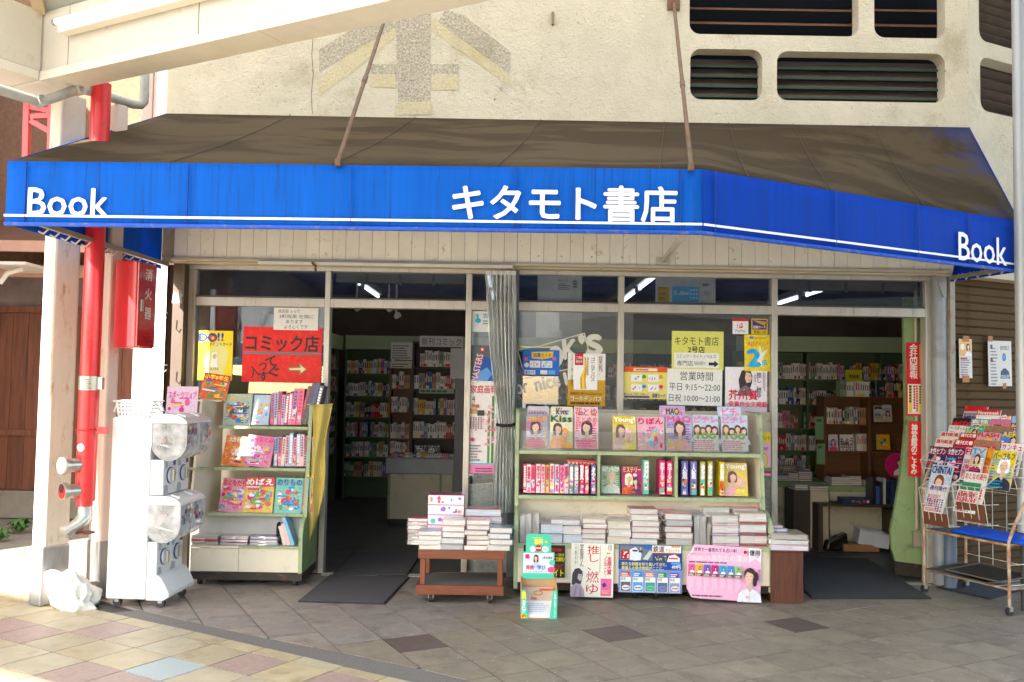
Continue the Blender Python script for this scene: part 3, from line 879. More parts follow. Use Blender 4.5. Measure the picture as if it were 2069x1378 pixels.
WL, WR = Vector((XL, WY - .01, at(340, 230, WY).z)), Vector((XR, WY - .01, at(1950, 258, WY).z))
FL, FM, FR = atz(10, 452, ZB), atz(1418, 470.5, ZB), atz(2062, 549, ZB)
FL.x -= 0.0
fold_t = 0.66
def front(t):                                # t 0..1 along the front: left -> fold -> right
    if t < fold_t: return FL.lerp(FM, t / fold_t)
    return FM.lerp(FR, (t - fold_t) / (1 - fold_t))
k = MB()
def top(u, v):
    f = front(u); a = Vector((f.x, f.y, ZV)); b = WL.lerp(WR, u)
    p = a.lerp(b, v)
    p.z -= 0.05 * math.sin(math.pi * v) * (0.5 + .5 * math.sin(u * 19) ** 2) * (1 if 0.02 < u < .98 else .3)
    return p
NU, NV = 60, 8
for j in range(NV):
    for i in range(NU):
        u = (i + .5) / NU
        wear = max(0.0, (u - 0.86) / 0.14) * (0.35 + 0.65 * (j + .5) / NV) + max(0, 0.10 - u) * 1.5 + (0.22 if j == 0 else 0)
        c_ = (min(1, wear),) * 3 + (1,)
        k.add([top(i / NU, j / NV), top((i + 1) / NU, j / NV), top((i + 1) / NU, (j + 1) / NV), top(i / NU, (j + 1) / NV)], [(0, 1, 2, 3)], c_)
me = k.mesh('canopy', M_TOP, True)
bm = bmesh.new(); bm.from_mesh(me); bmesh.ops.remove_doubles(bm, verts=bm.verts, dist=1e-5); bm.to_mesh(me); bm.free()
can = asub(link('canopy', me)); can.modifiers.new('solid', 'SOLIDIFY').thickness = 0.004
def wallpanel(name, a, b, z0, z1, m, nu=24, wav=0.006):
    a, b = Vector(a), Vector(b); d = (b - a); nn = Vector((d.y, -d.x, 0)).normalized()
    def f(u, v):
        p = a + d * u; ph = u * d.length
        off = wav * (math.sin(ph * 5.1 + v * 2) + .6 * math.sin(ph * 11 - v)) * (1 - v) 
        return (p.x + nn.x * off, p.y + nn.y * off, z0 + (z1 - z0) * v)
    o = MB().grid(f, nu, 5).build(name, m, smooth=True, fix=False)
    md = o.modifiers.new('solid', 'SOLIDIFY'); md.thickness = 0.004
    return asub(o)
wallpanel('front_valance', FL, FM, ZB, ZV + .002, M_BLUE, 70, 0.004)
wallpanel('right_valance', FM, FR, ZB, ZV + .002, M_BLUE_SHADE, 36, 0.004)
def side(name, f, wx, m):
    s_ = MB()
    s_.add([(f.x, f.y, ZB), (f.x, f.y, ZV), (wx[0], WY - .005, WL.z), (wx[0], WY - .005, 3.0), (wx[1], WY - .005, ZB)], [(0, 1, 2, 3, 4)])
    o = s_.build(name, m); o.modifiers.new('solid', 'SOLIDIFY').thickness = .004
    return asub(o)
side('side_panel', FL, (XL, XL), M_BLUE); side('side_panel', FR, (XR, at(1920, 575, WY).x), M_BLUE_SHADE)
# welded seams of the fabric
M_SEAMB = mat('blue_seam', C(10, 62, 150), .7)
def seam(a, b, t):
    p = a.lerp(b, t); d = (b - a).normalized(); nn = Vector((d.y, -d.x, 0)) * .0125; q = p + nn
    asub(MB().bar((q.x, q.y, ZB + .01), (q.x, q.y, ZV), .012, .002, up=(d.x, d.y, 0)).build('seam', M_SEAMB))
for t in (.0, .235, .47, .705, .94): seam(FL, FM, t + .03)
for t in (.03, .36, .62, .8): seam(FM, FR, t)
for u in (.155, .31, .466, .62, .7, .78, .88):
    pts = [top(u, v / 6) + Vector((0, 0, .006)) for v in range(7)]
    asub(MB().tube(pts, .0025, 5).build('seam', mat('top_seam', C(76, 64, 47), .9)))
# rolled hem, white stripe
M_HEM = mat('blue_hem', C(24, 82, 190), 0.5, dirt=C(130, 124, 120), dirt_amt=0.3, dirt_scale=20)
off = Vector((0, -0.008, 0))
hem = MB().tube([(p.x, p.y - .002, ZB + .0) for p in (FL, FM, FR)], 0.013, 8)
asub(hem.build('hem', M_HEM, smooth=True))
M_STRIPE = mat('white_vinyl', C(240, 240, 238), 0.45, var=0.04, dirt=C(170, 176, 200), dirt_amt=0.12, dirt_scale=12)
for a, b in ((FL, FM), (FM, FR)):
    d = (b - a).normalized(); nn = Vector((d.y, -d.x, 0)) * 0.016
    s_ = MB(); p, q = a + nn, b + nn
    s_.add([(p.x, p.y, ZB + .040), (q.x, q.y, ZB + .040), (q.x, q.y, ZB + .054), (p.x, p.y, ZB + .054)], [(0, 1, 2, 3)])
    asub(s_.build('white_stripe', M_STRIPE))
def lettering(body, a, b, px0, px1, pyt, pyb, bold):
    """lettering on the valance a->b placed by its left/right/top/bottom in the photo"""
    d = (b - a); L = d.length; d = d / L; nn = Vector((d.y, -d.x, 0)).normalized()
    def on(px, py):
        r_ = ray(px, py); t = (a - CAM).dot(nn) / r_.dot(nn); return CAM + r_ * t
    p0 = on(px0, (pyt + pyb) / 2); p1 = on(px1, (pyt + pyb) / 2)
    zt, zb_ = on((px0 + px1) / 2, pyt).z, on((px0 + px1) / 2, pyb).z
    W, H = (p1 - p0).length, zt - zb_
    vv, ff, w_, h_ = text_polys(body, 0.0)
    s_ = MB(); d_ = bold * H
    for i, (dx, dy) in enumerate(((0, 0), (-d_, 0), (d_, 0), (0, d_), (0, -d_))):
        s_.add([((x - .5) * (W - 2 * d_) + dx, (y - .5) * (H - 2 * d_) + dy, i * .0002) for x, y in vv], ff)
    me = s_.mesh('lettering', M_STRIPE)
    o = link('lettering', me)
    ctr = (p0 + p1) / 2; ctr.z = (zt + zb_) / 2; ctr += nn * 0.018
    o.matrix_world = Matrix.Translation(ctr) @ Matrix.Rotation(math.atan2(d.y, d.x), 4, 'Z') @ Matrix.Rotation(R(90), 4, 'X')
    mw = o.matrix_world.copy(); o.parent = aw; o.matrix_parent_inverse = AINV; o.matrix_basis = mw
lettering('Book', FL, FM, 59, 222, 381, 438, 0.018)
lettering('キタモト書店', FL, FM, 914, 1368, 375, 449, 0.02)
lettering('Book', FM, FR, 1932, 2029, 476, 532, 0.012)
# frame under the left end, rings, cord
M_GALV = mat('galvanised', C(150, 146, 138), 0.45, metal=0.6, var=0.15)
fb = MB(); fb.bar((FL.x + .12, FL.y + .1, ZB + .03), (XL + .06, WY - .03, ZB + .03), 0.03, 0.03)
asub(fb.build('frame_bar', M_GALV))
fb = MB(); fb.bar((FL.x + .03, FL.y + .06, ZB + .02), (FR.x - .1, FR.y + .06, ZB + .02), .001, .001) 
M_ROPE = mat('pale_cord', C(200, 192, 176), 0.8)
for i in range(13):
    t = 0.08 + i * 0.068
    p = Vector((FL.x + .12, FL.y + .1, ZB + .015)).lerp(Vector((XL + .06, WY - .03, ZB + .015)), t)
    e = MB().tube([(p.x, p.y, p.z + .0), (p.x - .03, p.y, p.z - .03), (p.x - .06, p.y, p.z - .015)], 0.006, 6)
    asub(e.build('lacing_tie', M_ROPE, smooth=True))
for i in range(5):
    t = i / 5
    a = Vector((at(1920, 575, WY).x, WY - .02, ZB + .05)).lerp(Vector((FR.x - .05, FR.y + .05, ZB + .05)), t)
    b = Vector((at(1920, 575, WY).x, WY - .02, ZB + .05)).lerp(Vector((FR.x - .05, FR.y + .05, ZB + .05)), t + .14)
    asub(MB().tube([a, (a + b) / 2 + Vector((0, 0, -.05)), b], 0.006, 6).build('lacing_tie', M_ROPE, smooth=True))
asub(MB().bar((at(1920, 575, WY).x, WY - .03, ZB + .03), (FR.x - .04, FR.y + .03, ZB + .03), .03, .03).build('frame_bar', M_GALV))
# rusty stay rods and the white strut
M_RUST = mat('rusty_rod', C(112, 80, 54), 0.75, var=0.3, scale=14, dirt=C(96, 84, 70), dirt_amt=0.6, dirt_scale=7, bump=.2)
def rod(f, wpt):
    f, wpt = Vector(f), Vector(wpt)
    o = MB().cyl(f, wpt, 0.0135, 12).build('stay_rod', M_RUST, smooth=True); asub(o)
    mid = f.lerp(wpt, .42)
    d = (wpt - f).normalized()
    c_ = MB().cyl(mid - d * .04, mid + d * .04, 0.018, 12).build('coupling', M_RUST, smooth=True); c_.parent = o
    e = MB().box(f.x - .016, f.x + .016, f.y - .015, f.y + .025, f.z - .022, f.z + .022).build('rod_foot', M_RUST, bevel=.006); e.parent = o
    e = MB().box(wpt.x - .05, wpt.x + .05, wpt.y, wpt.y + .02, wpt.z - .05, wpt.z + .05).build('wall_bracket', M_RUST); e.parent = o
f1 = atz(681, 330, ZV); rod((f1.x, f1.y + .02, ZV + .01), (f1.x - .0, WY - .02, 4.62))
f2 = atz(1398, 339, ZV); bw1 = at(1362, 6, WY - .03); rod((f2.x, f2.y + .02, ZV + .01), (bw1.x, WY - .02, bw1.z))
s1, s2 = at(1340, 527, CLY - .03), atz(1383, 472, ZB + .02)
st = MB().bar(s1, (s2.x, s2.y + .02, ZB + .02), 0.028, 0.028); so_ = asub(st.build('strut', mat('white_paint_worn', C(206, 200, 186), .5, dirt=C(150, 120, 90), dirt_amt=.3)))
bp_ = MB().box(s1.x - .055, s1.x + .055, CLY - .012, CLY - .003, s1.z - .03, s1.z + .03).build('strut_plate', MATS['white_paint_worn']); bp_.parent = so_
# white curtain track under the trim
tr = MB().box(at(523, 530, -.25).x, at(1036, 538, -.25).x, -.27, -.235, zb - .05, zb - .026).build('curtain_track', mat('white_track', C(226, 222, 212), .4))
sub(tr)
c_ = at(640, 537, -.25)
sub(MB().tube([(c_.x - .03, -.29, c_.z + .02), (c_.x, -.29, c_.z - .01), (c_.x, -.29, c_.z - .05)], .009, 8).build('rusty_clip', M_RUST))

# ================================================================= ARCADE (beams, roof, opposite side)
arc_ = thing('arcade_roof', 'white arcade beams with a fluorescent lamp at the upper left and translucent roof panels', 'arcade', (*un(-1.8, -2.5), 3.44))
ARINV = Matrix.Translation(-arc_.location)
def rsub(o): o.parent = arc_; o.matrix_parent_inverse = ARINV; return o
M_BEAM = mat('beam_white', C(214, 206, 190), 0.45, var=0.07, scale=2, dirt=C(180, 160, 130), dirt_amt=0.2, dirt_scale=4)
M_BEAMT = mat('beam_trim', C(224, 216, 200), 0.5, var=0.06)
M_SEAM = mat('beam_seam', C(120, 112, 100), 0.7)
ZBM = 3.44
a0 = atz(136, 134, ZBM + .06); a1 = atz(700, 2, ZBM + .06)
bd = Vector((a1.x - a0.x, a1.y - a0.y)).normalized(); bn = Vector((-bd.y, bd.x))
A0 = Vector((a0.x, a0.y)) - bd * 0.26       # corner of the beam
def bxy(s_, n): p = A0 + bd * s_ + bn * n; return p.x, p.y
def beam_box(name, s0, s1, n0, n1, z0, z1, m):
    q = [bxy(s0, n0), bxy(s1, n0), bxy(s1, n1), bxy(s0, n1)]
    s_ = MB(); s_.add([(*p, z0) for p in q] + [(*p, z1) for p in q], [(0, 3, 2, 1), (4, 5, 6, 7), (0, 1, 5, 4), (1, 2, 6, 5), (2, 3, 7, 6), (3, 0, 4, 7)])
    return rsub(s_.build(name, m, bevel=.004))
BT = ZBM + .46
# side beam: core, face panels with seams, bottom tray
beam_box('side_beam', 0.004, 9, 0.012, 0.19, ZBM + .03, BT, M_BEAM)
sx = [0.0, 0.26, 1.42, 3.4, 5.4, 7.4, 9]
for a, b in zip(sx, sx[1:]):
    beam_box('beam_panel', a + .004, b - .004, 0.0, 0.0115, ZBM + .065, BT, M_BEAM)
beam_box('beam_tray', 0.0, 1.9, -0.02, 0.21, ZBM, ZBM + .06, M_BEAMT); beam_box('beam_tray', 1.904, 9, -0.02, 0.21, ZBM, ZBM + .06, M_BEAMT)
# end beam running across the arcade from the corner
def end_box(name, n0, n1, s0, s1, z0, z1, m): return beam_box(name, s0, s1, n0, n1, z0, z1, m)
end_box('end_beam', -6.6, -0.004, -0.34, -0.012, ZBM + .03, BT, M_BEAM)
for a, b in ((-1.1, -.005), (-2.6, -1.11), (-4.4, -2.61), (-6.6, -4.41)):
    end_box('beam_panel', a, b, -0.0115, -0.0005, ZBM + .065, BT, M_BEAM)
end_box('beam_tray', -6.6, -0.025, -0.35, 0.015, ZBM, ZBM + .06, M_BEAMT)
beam_box('corner_block', -0.35, -0.003, 0.0, 0.21, ZBM, BT, M_BEAMT)
# roof: translucent panels on ribs, rising from the far beam to the shop wall
M_ROOF = mat('translucent_roof', C(196, 198, 198), 0.6, var=0.03, transl=0.8)
M_RIB = mat('rib_steel', C(120, 124, 128), 0.5)
M_CEILP = mat('ceiling_panel', C(168, 172, 168), 0.6, var=.1)
RW = 6.6
SH = Vector((SUN.x, SUN.y)).normalized(); TAN = SUN.z / math.hypot(SUN.x, SUN.y)
def sn(p): d = Vector((p.x, p.y)) - A0; return d.dot(bd), d.dot(bn)
def back(p, n):                              # where the sun ray from floor point p crosses the line n: (s, height)
    s_, n_ = sn(p); t = (n - n_) / SH.dot(bn)
    return s_ + SH.dot(bd) * t, t * TAN
NW = 2.0                                     # roof meets the wall side here
def roofz(n): return 4.45 + (min(n, NW) + RW + .4) * (1.25 / (RW + .4 + NW))
def nwall(s_): return max(NW, (-.2 - (A0.y + bd.y * s_)) / bn.y)
RS0 = back(atz(225, 1238), -RW * .85)[0]
for i in range(10):
    s0_, s1_ = RS0 + i * 1.0, RS0 + (i + 1) * 1.0
    na, nb = NW, -RW - .4
    q = [(*bxy(s0_, na), roofz(na)), (*bxy(s1_, na), roofz(na)), (*bxy(s1_, nb), roofz(nb)), (*bxy(s0_, nb), roofz(nb)), (*bxy(s0_, nwall(s0_)), roofz(9)), (*bxy(s1_, nwall(s1_)), roofz(9))]
    rsub(MB().add(q, [(0, 1, 2, 3), (4, 5, 1, 0)]).build('roof_panel', M_ROOF if i < 6 else M_CEILP))
    for kx in (0, .5):
        p, q2 = bxy(s0_ + kx, na), bxy(s0_ + kx, nb)
        rsub(MB().bar((*p, roofz(na) - .06), (*q2, roofz(nb) - .06), .05, .08).build('roof_rib', M_RIB))
na, nb = NW + 1, -3.0
q = [(*bxy(RS0 - 2.4, na), roofz(na)), (*bxy(RS0, na), roofz(na)), (*bxy(RS0, nb), roofz(nb)), (*bxy(RS0 - 2.4, nb), roofz(nb))]
rsub(MB().add(q, [(0, 1, 2, 3)]).build('roof_panel', M_ROOF))  # unseen extension added to shade the upper wall above the awning
# opaque eave panels next to the corner (seen at the top left)
q = [(*bxy(-0.02, 0.02), BT + .01), (*bxy(1.5, 0.02), BT + .01), (*bxy(1.5, -1.0), BT + .42), (*bxy(-0.02, -1.0), BT + .42)]
rsub(MB().add(q, [(0, 1, 2, 3)]).build('ceiling_panel', M_CEILP))
p, q2 = bxy(-0.01, -0.02), bxy(.75, -.75)
rsub(MB().bar((*p, BT + .02), (*q2, BT + .30), .07, .09).build('rafter', mat('rusty_cream', C(190, 172, 140), .6, dirt=C(140, 96, 60), dirt_amt=.4)))
# far side beam and the buildings opposite (seen only in the window glass)
ZF0 = back(atz(0, 1320), -RW - .2)[1]; ZF1 = back(atz(120, 1243), -RW - .2)[1]
beam_box('far_beam', -3.2, 12, -RW - .4, -RW, ZF0, ZF1, mat('blue_fascia', C(70, 104, 150), .5))
opp = thing('opposite_building', 'row of shops across the arcade, showing only as a reflection in the windows', 'building', (*bxy(13, -RW - 2), 0))
def oppbox(name, s0, s1, n0, n1, z0, z1, m):
    o = beam_box(name, s0, s1, n0, n1, z0, z1, m); o.parent = opp; o.matrix_parent_inverse = Matrix.Translation(-opp.location); return o
SE = back(atz(225, 1238), -RW - .2)[0]
beam_box('sun_screen', SE, 12, -RW - .25, -RW - .2, ZF1 + .005, 4.6, M_ROOF)  # unseen screen added to block sun between far beam and roof
for i in range(16):
    beam_box('sun_screen_bar', SE + i * .85, SE + i * .85 + .06, -RW - .198, -RW - .16, ZF1 + .005, 4.6, M_RIB)  # bars on the added screen, for its reflection in the windows
M_OPP = mat('opposite_wall', C(150, 144, 134), .8)
oppbox('upper_wall', 10.6, 22, -RW - 4, -RW - .45, 3.2, 7.0, M_OPP)
oppbox('shop_wall', 10.6, 22, -RW - 4, -RW - .8, 0, 3.19, mat('opposite_shop', C(120, 114, 106), .8))
for i in range(5):
    oppbox('shop_window', 11 + i * 2.2, 12.6 + i * 2.2, -RW - .8, -RW - .78, .2, 2.6, mat('opp_window', C(60, 66, 74), .3))
# glazed canopy across the street (shows in the window glass)
sc_ = thing('street_canopy', 'translucent street canopy with dark ribs, reflected in the window glass', 'canopy', (-1, -15, 0))
SI = Matrix.Translation((1, 15, 0))
def scs(o): o.parent = sc_; o.matrix_parent_inverse = SI; return o
for i in range(22):
    x = -13 + i * 1.1
    scs(MB().add([(x, -15, 2.52), (x + 1.06, -15, 2.52), (x + 1.06, -19, 4.7), (x, -19, 4.7)], [(0, 1, 2, 3)]).build('glazing_sheet', MATS['translucent_roof']))
    scs(MB().bar((x - .02, -15, 2.5), (x - .02, -19, 4.68), .07, .07).build('rib', M_RIB))
    if i % 4 == 0: scs(MB().box(x - .08, x + .08, -15.1, -14.95, 0, 2.5).build('post', M_RIB))
scs(MB().box(-13.2, 11.2, -15.05, -14.95, 1.95, 2.5).build('fascia', mat('fascia_bluegrey', C(120, 140, 158), .5)))

# lamp on the beam
lamp = thing('fluorescent_lamp', 'long fluorescent tube lamp fixed to the white arcade beam', 'lamp', (*bxy(.2, -.03), ZBM + .3))
LINV = Matrix.Translation(-lamp.location)
def lsub(o): o.parent = lamp; o.matrix_parent_inverse = LINV; return o
s_ = 0.3
p, q = bxy(0.27, -.05), bxy(2.7, -.05)
lsub(MB().bar((*p, ZBM + .27), (*q, ZBM + .27), .07, .05).build('batten', M_BEAMT, bevel=.004))
p, q = bxy(0.27, -.1), bxy(1.5, -.1)
lsub(MB().cyl((*p, ZBM + .31), (*q, ZBM + .31), .017, 14).build('tube', mat('lit_tube', C(255, 255, 250), .4, var=0, emit=(1, 1, .96, 1), emit_s=0.9), smooth=True))
for sx_ in (.262, 1.5, ):
    p, q = bxy(sx_ - .012, -.1), bxy(sx_ + .012, -.1)
    lsub(MB().cyl((*p, ZBM + .31), (*q, ZBM + .31), .02, 12).build('tube_holder', mat('holder_grey', C(150, 146, 138), .5), smooth=True))
p, q = bxy(1.53, -.1), bxy(2.7, -.1)
lsub(MB().cyl((*p, ZBM + .31), (*q, ZBM + .31), .017, 14).build('tube', MATS['lit_tube'], smooth=True))
# ================================================================= LEFT SIDE: POSTS, PIPES, HOUSE
M_POST = mat('post_paint', C(206, 196, 176), 0.5, var=0.06, scale=4, dirt=C(160, 104, 50), dirt_amt=0.22, dirt_scale=5, stretch=(4, 4, 1.2))
M_POSTP = mat('post_paint_pink', C(206, 184, 170), 0.5, var=0.06, scale=4, dirt=C(160, 100, 60), dirt_amt=0.08, dirt_scale=5)
M_STEEL = mat('scuffed_steel', C(150, 146, 142), 0.4, metal=0.6, var=0.2, scale=6, stretch=(3, 3, .7))
def post(label, corner, yaw, w, h, ztop_, m):
    t = thing('steel_post', label, 'post', (corner.x, corner.y, 0), (0, 0, yaw), 'steel posts of the arcade')
    MB().box(0, w, 0, h, 0.38, ztop_).build('shaft', m, t, bevel=.018)
    MB().box(-.004, w + .004, -.004, h + .004, 0, .395).build('base_sleeve', M_STEEL, t, bevel=.012)
    return t
post('white steel post with rust streaks, nearest the left edge', atz(81, 1227), R(58), .19, .135, 3.47, M_POST)
post('pinkish steel post standing behind the red standpipe', atz(197, 1211), R(58), .10, .14, 3.47, M_POSTP)

# neighbouring siding
sd = thing('wall_siding', 'pinkish vertical metal siding behind the posts beside the shop', 'wall', (-2.95, .45, 0))
M_SID = mat('pink_siding', C(190, 166, 154), 0.6, var=0.08, stretch=(3, 3, .4))
for i in range(6):
    MB().box(-.3 + i * .095, -.3 + i * .095 + .09, 0, .04, 0, 4.6).build('siding_board', M_SID, sd, bevel=.006)
# brown timber house across the side street
hs = thing('timber_house', 'brown timber house with plank wall across the sunny side street', 'house', (-4.8, 2.7, 0))
HY = 2.7
def hsub(o): o.parent = hs; o.matrix_parent_inverse = Matrix.Translation((4.8, -2.7, 0)); return o
M_PLK = mat('brown_plank', C(126, 74, 50), 0.6, var=0.25, scale=7, stretch=(5, 5, .35), rnd=0.12, dirt=C(78, 44, 30), dirt_amt=.4)
M_BST = mat('brown_stucco', C(134, 100, 76), 0.9, var=.2, scale=20, bump=.4)
M_PINKW = mat('pink_timber', C(196, 150, 128), 0.6)
zp1 = at(60, 632, HY).z
x = -7.6
while x < -2.9:
    hsub(MB().box(x, x + .17, HY, HY + .03, 0.3, zp1).build('plank', M_PLK)); x += .174
hsub(MB().box(-7.6, -2.9, HY - .04, HY + .06, zp1 + .001, zp1 + .07).build('rail', M_PLK))
hsub(MB().box(-7.6, -2.9, HY - .03, HY + .03, at(60, 880, HY).z, at(60, 868, HY).z).build('rail', M_PLK))
zw0, zw1 = zp1 + .072, at(60, 560, HY).z
for i in range(8):
    f = hsub(MB().box(-7.5 + i * .58, -7.5 + i * .58 + .54, HY + .01, HY + .04, zw0, zw1).build('window_panel', mat('grey_board', C(128, 110, 104), .6, var=.2)))
hsub(MB().box(-7.6, -2.9, HY - .05, HY + .05, zw1 + .001, zw1 + .09).build('lintel', M_PLK))
hsub(MB().box(-7.6, -2.9, HY + .05, HY + .2, 0, 6.5).build('wall', M_BST))
hsub(MB().box(-7.6, -2.95, HY - .06, HY + .05, .0, .29).build('plinth', mat('grey_plinth', C(150, 138, 124), .9, var=.2)))
ze = at(40, 500, HY - .9).z
ev = MB(); ev.add([(-7.6, HY + .05, ze + .45), (-3.15, HY + .05, ze + .45), (-3.15, HY - .95, ze), (-7.6, HY - .95, ze)], [(0, 1, 2, 3)])
e = hsub(ev.build('eave', mat('eave_dark', C(120, 86, 66), .8))); e.modifiers.new('s', 'SOLIDIFY').thickness = .04
hsub(MB().box(-7.6, -3.15, HY - .98, HY - .94, ze - .05, ze + .06).build('eave_fascia', M_PINKW))
hsub(MB().box(-7.6, -3.12, HY - .5, HY - .42, ze - .25, ze - .12).build('eave_beam', M_PINKW))
z5 = at(30, 535, 1.6).z
wc = hsub(MB().box(-5.2, at(62, 535, 1.6).x, 1.5, 2.6, z5 - .01, z5 + .02).build('lean_to_canopy', mat('white_canopy', C(224, 214, 204), .6)))
br = hsub(MB().tube([at(0, 572, 1.7), at(15, 552, 1.7), at(48, 542, 1.7)], .025, 8).build('canopy_bracket', MATS['white_canopy'], smooth=True))
hsub(MB().box(-7.6, -3.2, HY - 1.1, HY + .4, 6.4, 6.6).build('roof', mat('roof_dark', C(70, 60, 54), .8)))

# unseen block added outside the left edge to keep the timber house shaded
nb_ = thing('house_shade_block', 'plain grey block added unseen beyond the left edge to shade the timber house', 'building', (-7, .5, 0))
MB().box(-1.5, 1.0, -2.1, 2.1, 0, 5.6).build('walls', mat('shade_block_wall', C(170, 160, 148), .8), nb_); MB().box(-1.6, 1.1, -2.2, 2.2, 5.6, 5.75).build('roof', MATS['roof_dark'], nb_)

# red steel frame behind the post
fr = thing('red_frame', 'red painted steel ladder frame behind the white post', 'frame', at(75, 300, .6))
def rs(o): o.parent = fr; o.matrix_parent_inverse = Matrix.Translation(-fr.location); return o
M_RED = mat('red_paint', C(206, 30, 34), 0.35, var=0.10, scale=9, coat=.25, rnd=0, dirt=C(150, 60, 50), dirt_amt=.12, dirt_scale=14)
for x0, x1 in ((45, 60), (98, 107)):
    a, b = at((x0 + x1) / 2, 320, .6), at((x0 + x1) / 2 + 3, 205, .6)
    rs(MB().bar(a, b, .05, .05).build('upright', M_RED))
for (xa, ya, xb, yb) in ((50, 214, 108, 226), (62, 236, 175, 230), (62, 244, 104, 268)):
    rs(MB().bar(at(xa, ya, .6), at(xb, yb, .6), .035, .045).build('rung', M_RED))

# grey drain pipe
dp = MB().tube([at(-30, 172, -1.95), at(70, 203, -1.62), at(84, 205, -1.58), at(100, 200, -1.54), at(150, 183, -1.44), at(166, 180, -1.4), at(182, 184, -1.34),
                at(270, 211, -.78), at(284, 212, -.72), at(291, 205, -.7), at(292, 190, -.7), at(293, 100, -.7)], .033, 14)
pipe = dp.build('drain_pipe', mat('grey_pvc', C(172, 170, 160), .5, var=.08, dirt=C(130, 124, 110), dirt_amt=.3), smooth=True)
tag(pipe, 'grey plastic drain pipe bending in front of the posts under the beam', 'pipe')
for (x_, y_, Y_) in ((80, 205, -1.59), (160, 181, -1.42)):
    p = at(x_, y_, Y_)
    MB().cyl(p - Vector((.03, -.01, .006)), p + Vector((.03, -.01, .006)), .038, 14).build('pipe_socket', MATS['grey_pvc'], pipe, smooth=True)

# red standpipe
PX, PY = at(176, 900, -1.32).x, -1.32
sp_ = thing('fire_standpipe', 'tall red fire standpipe with brass couplings between the two posts', 'standpipe', (PX, PY, 0))
def sz(py): return at(172, py, PY).z
MB().cyl((0, 0, sz(1012)), (0, 0, 3.5), .063, 28).build('pipe', M_RED, sp_, smooth=True)
MB().cyl((0, 0, sz(1022)), (0, 0, sz(1000)), .05, 20).build('neck', M_RED, sp_, smooth=True)
M_CHR = mat('worn_chrome', C(190, 184, 170), .3, metal=.7, var=.15)
band = MB().cyl((0, 0, sz(788)), (0, 0, sz(760)), .067, 28).build('label_band', M_CHR, sp_, smooth=True)
pr = Print(.0, .0005)
for i in range(5): pr.lines(-.02, -.035 + i * .014, .03, -.027 + i * .014, 1, C(60, 60, 60), random.Random(i), .6)
o = pr.build('label_print', band); o.location = (.012, -.0685, (sz(788) + sz(760)) / 2); o.rotation_euler = (R(90), 0, R(8))
MB().box(.058, .09, -.02, .02, sz(786), sz(762)).build('band_lug', M_CHR, sp_)
MB().tube([(.068 * math.cos(R(a)), .068 * math.sin(R(a)), sz(868)) for a in range(0, 361, 20)], .006, 6).build('pipe_clamp', M_RED, sp_, smooth=True)
MB().box(.05, .12, -.02, .05, sz(876), sz(862)).build('clamp_arm', M_RED, sp_)
o = MB().cyl((0, 0, 0), (0, 0, .004), .026, 16).build('white_disc', mat('white_enamel', C(235, 232, 226), .4), sp_); o.location = (-.012, -.06, sz(903)); o.rotation_euler = (R(90), 0, R(-10))
dr = Vector((-.62, -.78, 0))
def outlet(py, cap):
    z = sz(py); p = dr * .05; q = dr * .125
    o = MB().cyl((p.x, p.y, z), (q.x, q.y, z), .045, 20).build('coupling', M_CHR, sp_, smooth=True)
    r_ = dr * .155
    MB().tube([(q.x, q.y, z), ((q.x + r_.x) / 2, (q.y + r_.y) / 2, z), (r_.x, r_.y, z)], [.058, .06, .057], 22).build('coupling_ring', M_CHR, o, smooth=True)
    r2 = dr * .158
    if cap:
        MB().cyl((r_.x, r_.y, z), (dr * .17).to_tuple()[:2] + (z,), .054, 20).build('cap', MATS['white_enamel'], o, smooth=True)
        ch = MB()
        for k in range(6): ch.tube([(r2.x - .01 + .004 * k, r2.y, z - .05 - k * .012), (r2.x - .005 + .004 * k, r2.y, z - .06 - k * .012)], .005, 5)
        ch.build('chain', M_CHR, o)
    else:
        MB().cyl((r_.x, r_.y, z), (r2.x, r2.y, z), .044, 20).build('red_seal', M_RED, o, smooth=True)
        MB().cyl((r2.x, r2.y, z + .02), (dr * .161).to_tuple()[:2] + (z + .02,), .03, 16).build('seal_opening', mat('seal_dark', C(60, 16, 16), .6), o)
outlet(938, True); outlet(990, False)
zv = sz(1030)
MB().tube([(0, 0, sz(1018)), (.005, 0, zv), (.01, -.01, zv - .05), (-.015, -.05, zv - .09), (-.05, -.085, zv - .115), (-.07, -.105, zv - .13)], [.04, .046, .052, .045, .036, .038], 18).build('drain_valve', M_CHR, sp_, smooth=True)
MB().tube([(-.062, -.098, zv - .125), (-.074, -.11, zv - .135)], [.046, .046], 18).build('valve_flange', M_CHR, sp_, smooth=True)
MB().cyl((.02, -.02, zv - .14), (.02, -.02, zv - .15), .06, 14).build('handwheel', mat('rust_red', C(120, 60, 50), .6), sp_)

# fire extinguisher cabinet
c0 = at(228, 703, -1.15); k_ = 0.00337
cab = thing('extinguisher_cabinet', 'red fire extinguisher cabinet with white characters hanging beside the post', 'cabinet', (c0.x, c0.y, at(250, 702, -1.15).z), (0, 0, R(-8)))
cw, cd, chh = .158, .24, .595
MB().box(0, cw, 0, cd, 0, chh).build('body', M_RED, cab, bevel=.006)
door = MB().box(cw + .0005, cw + .012, .006, cd - .006, .01, chh - .01).build('door', mat('red_door', C(176, 16, 26), .25, var=.04, coat=.5), cab, bevel=.003)
pr = Print(.0, .0006)
for i, ch in enumerate('消火器'):
    pr.text(ch, -.045, .175 - i * .135, .04, .255 - i * .135, C(236, 220, 214), .02)
for i in range(4): pr.rect(-.05, -.2 - i * .022, .05, -.193 - i * .022, C(120, 8, 16), False)
o = pr.build('lettering', door); o.matrix_basis = Matrix.Translation((cw + .013, cd * .55, chh / 2)) @ Matrix.Rotation(R(90), 4, 'Z') @ Matrix.Rotation(R(90), 4, 'X')
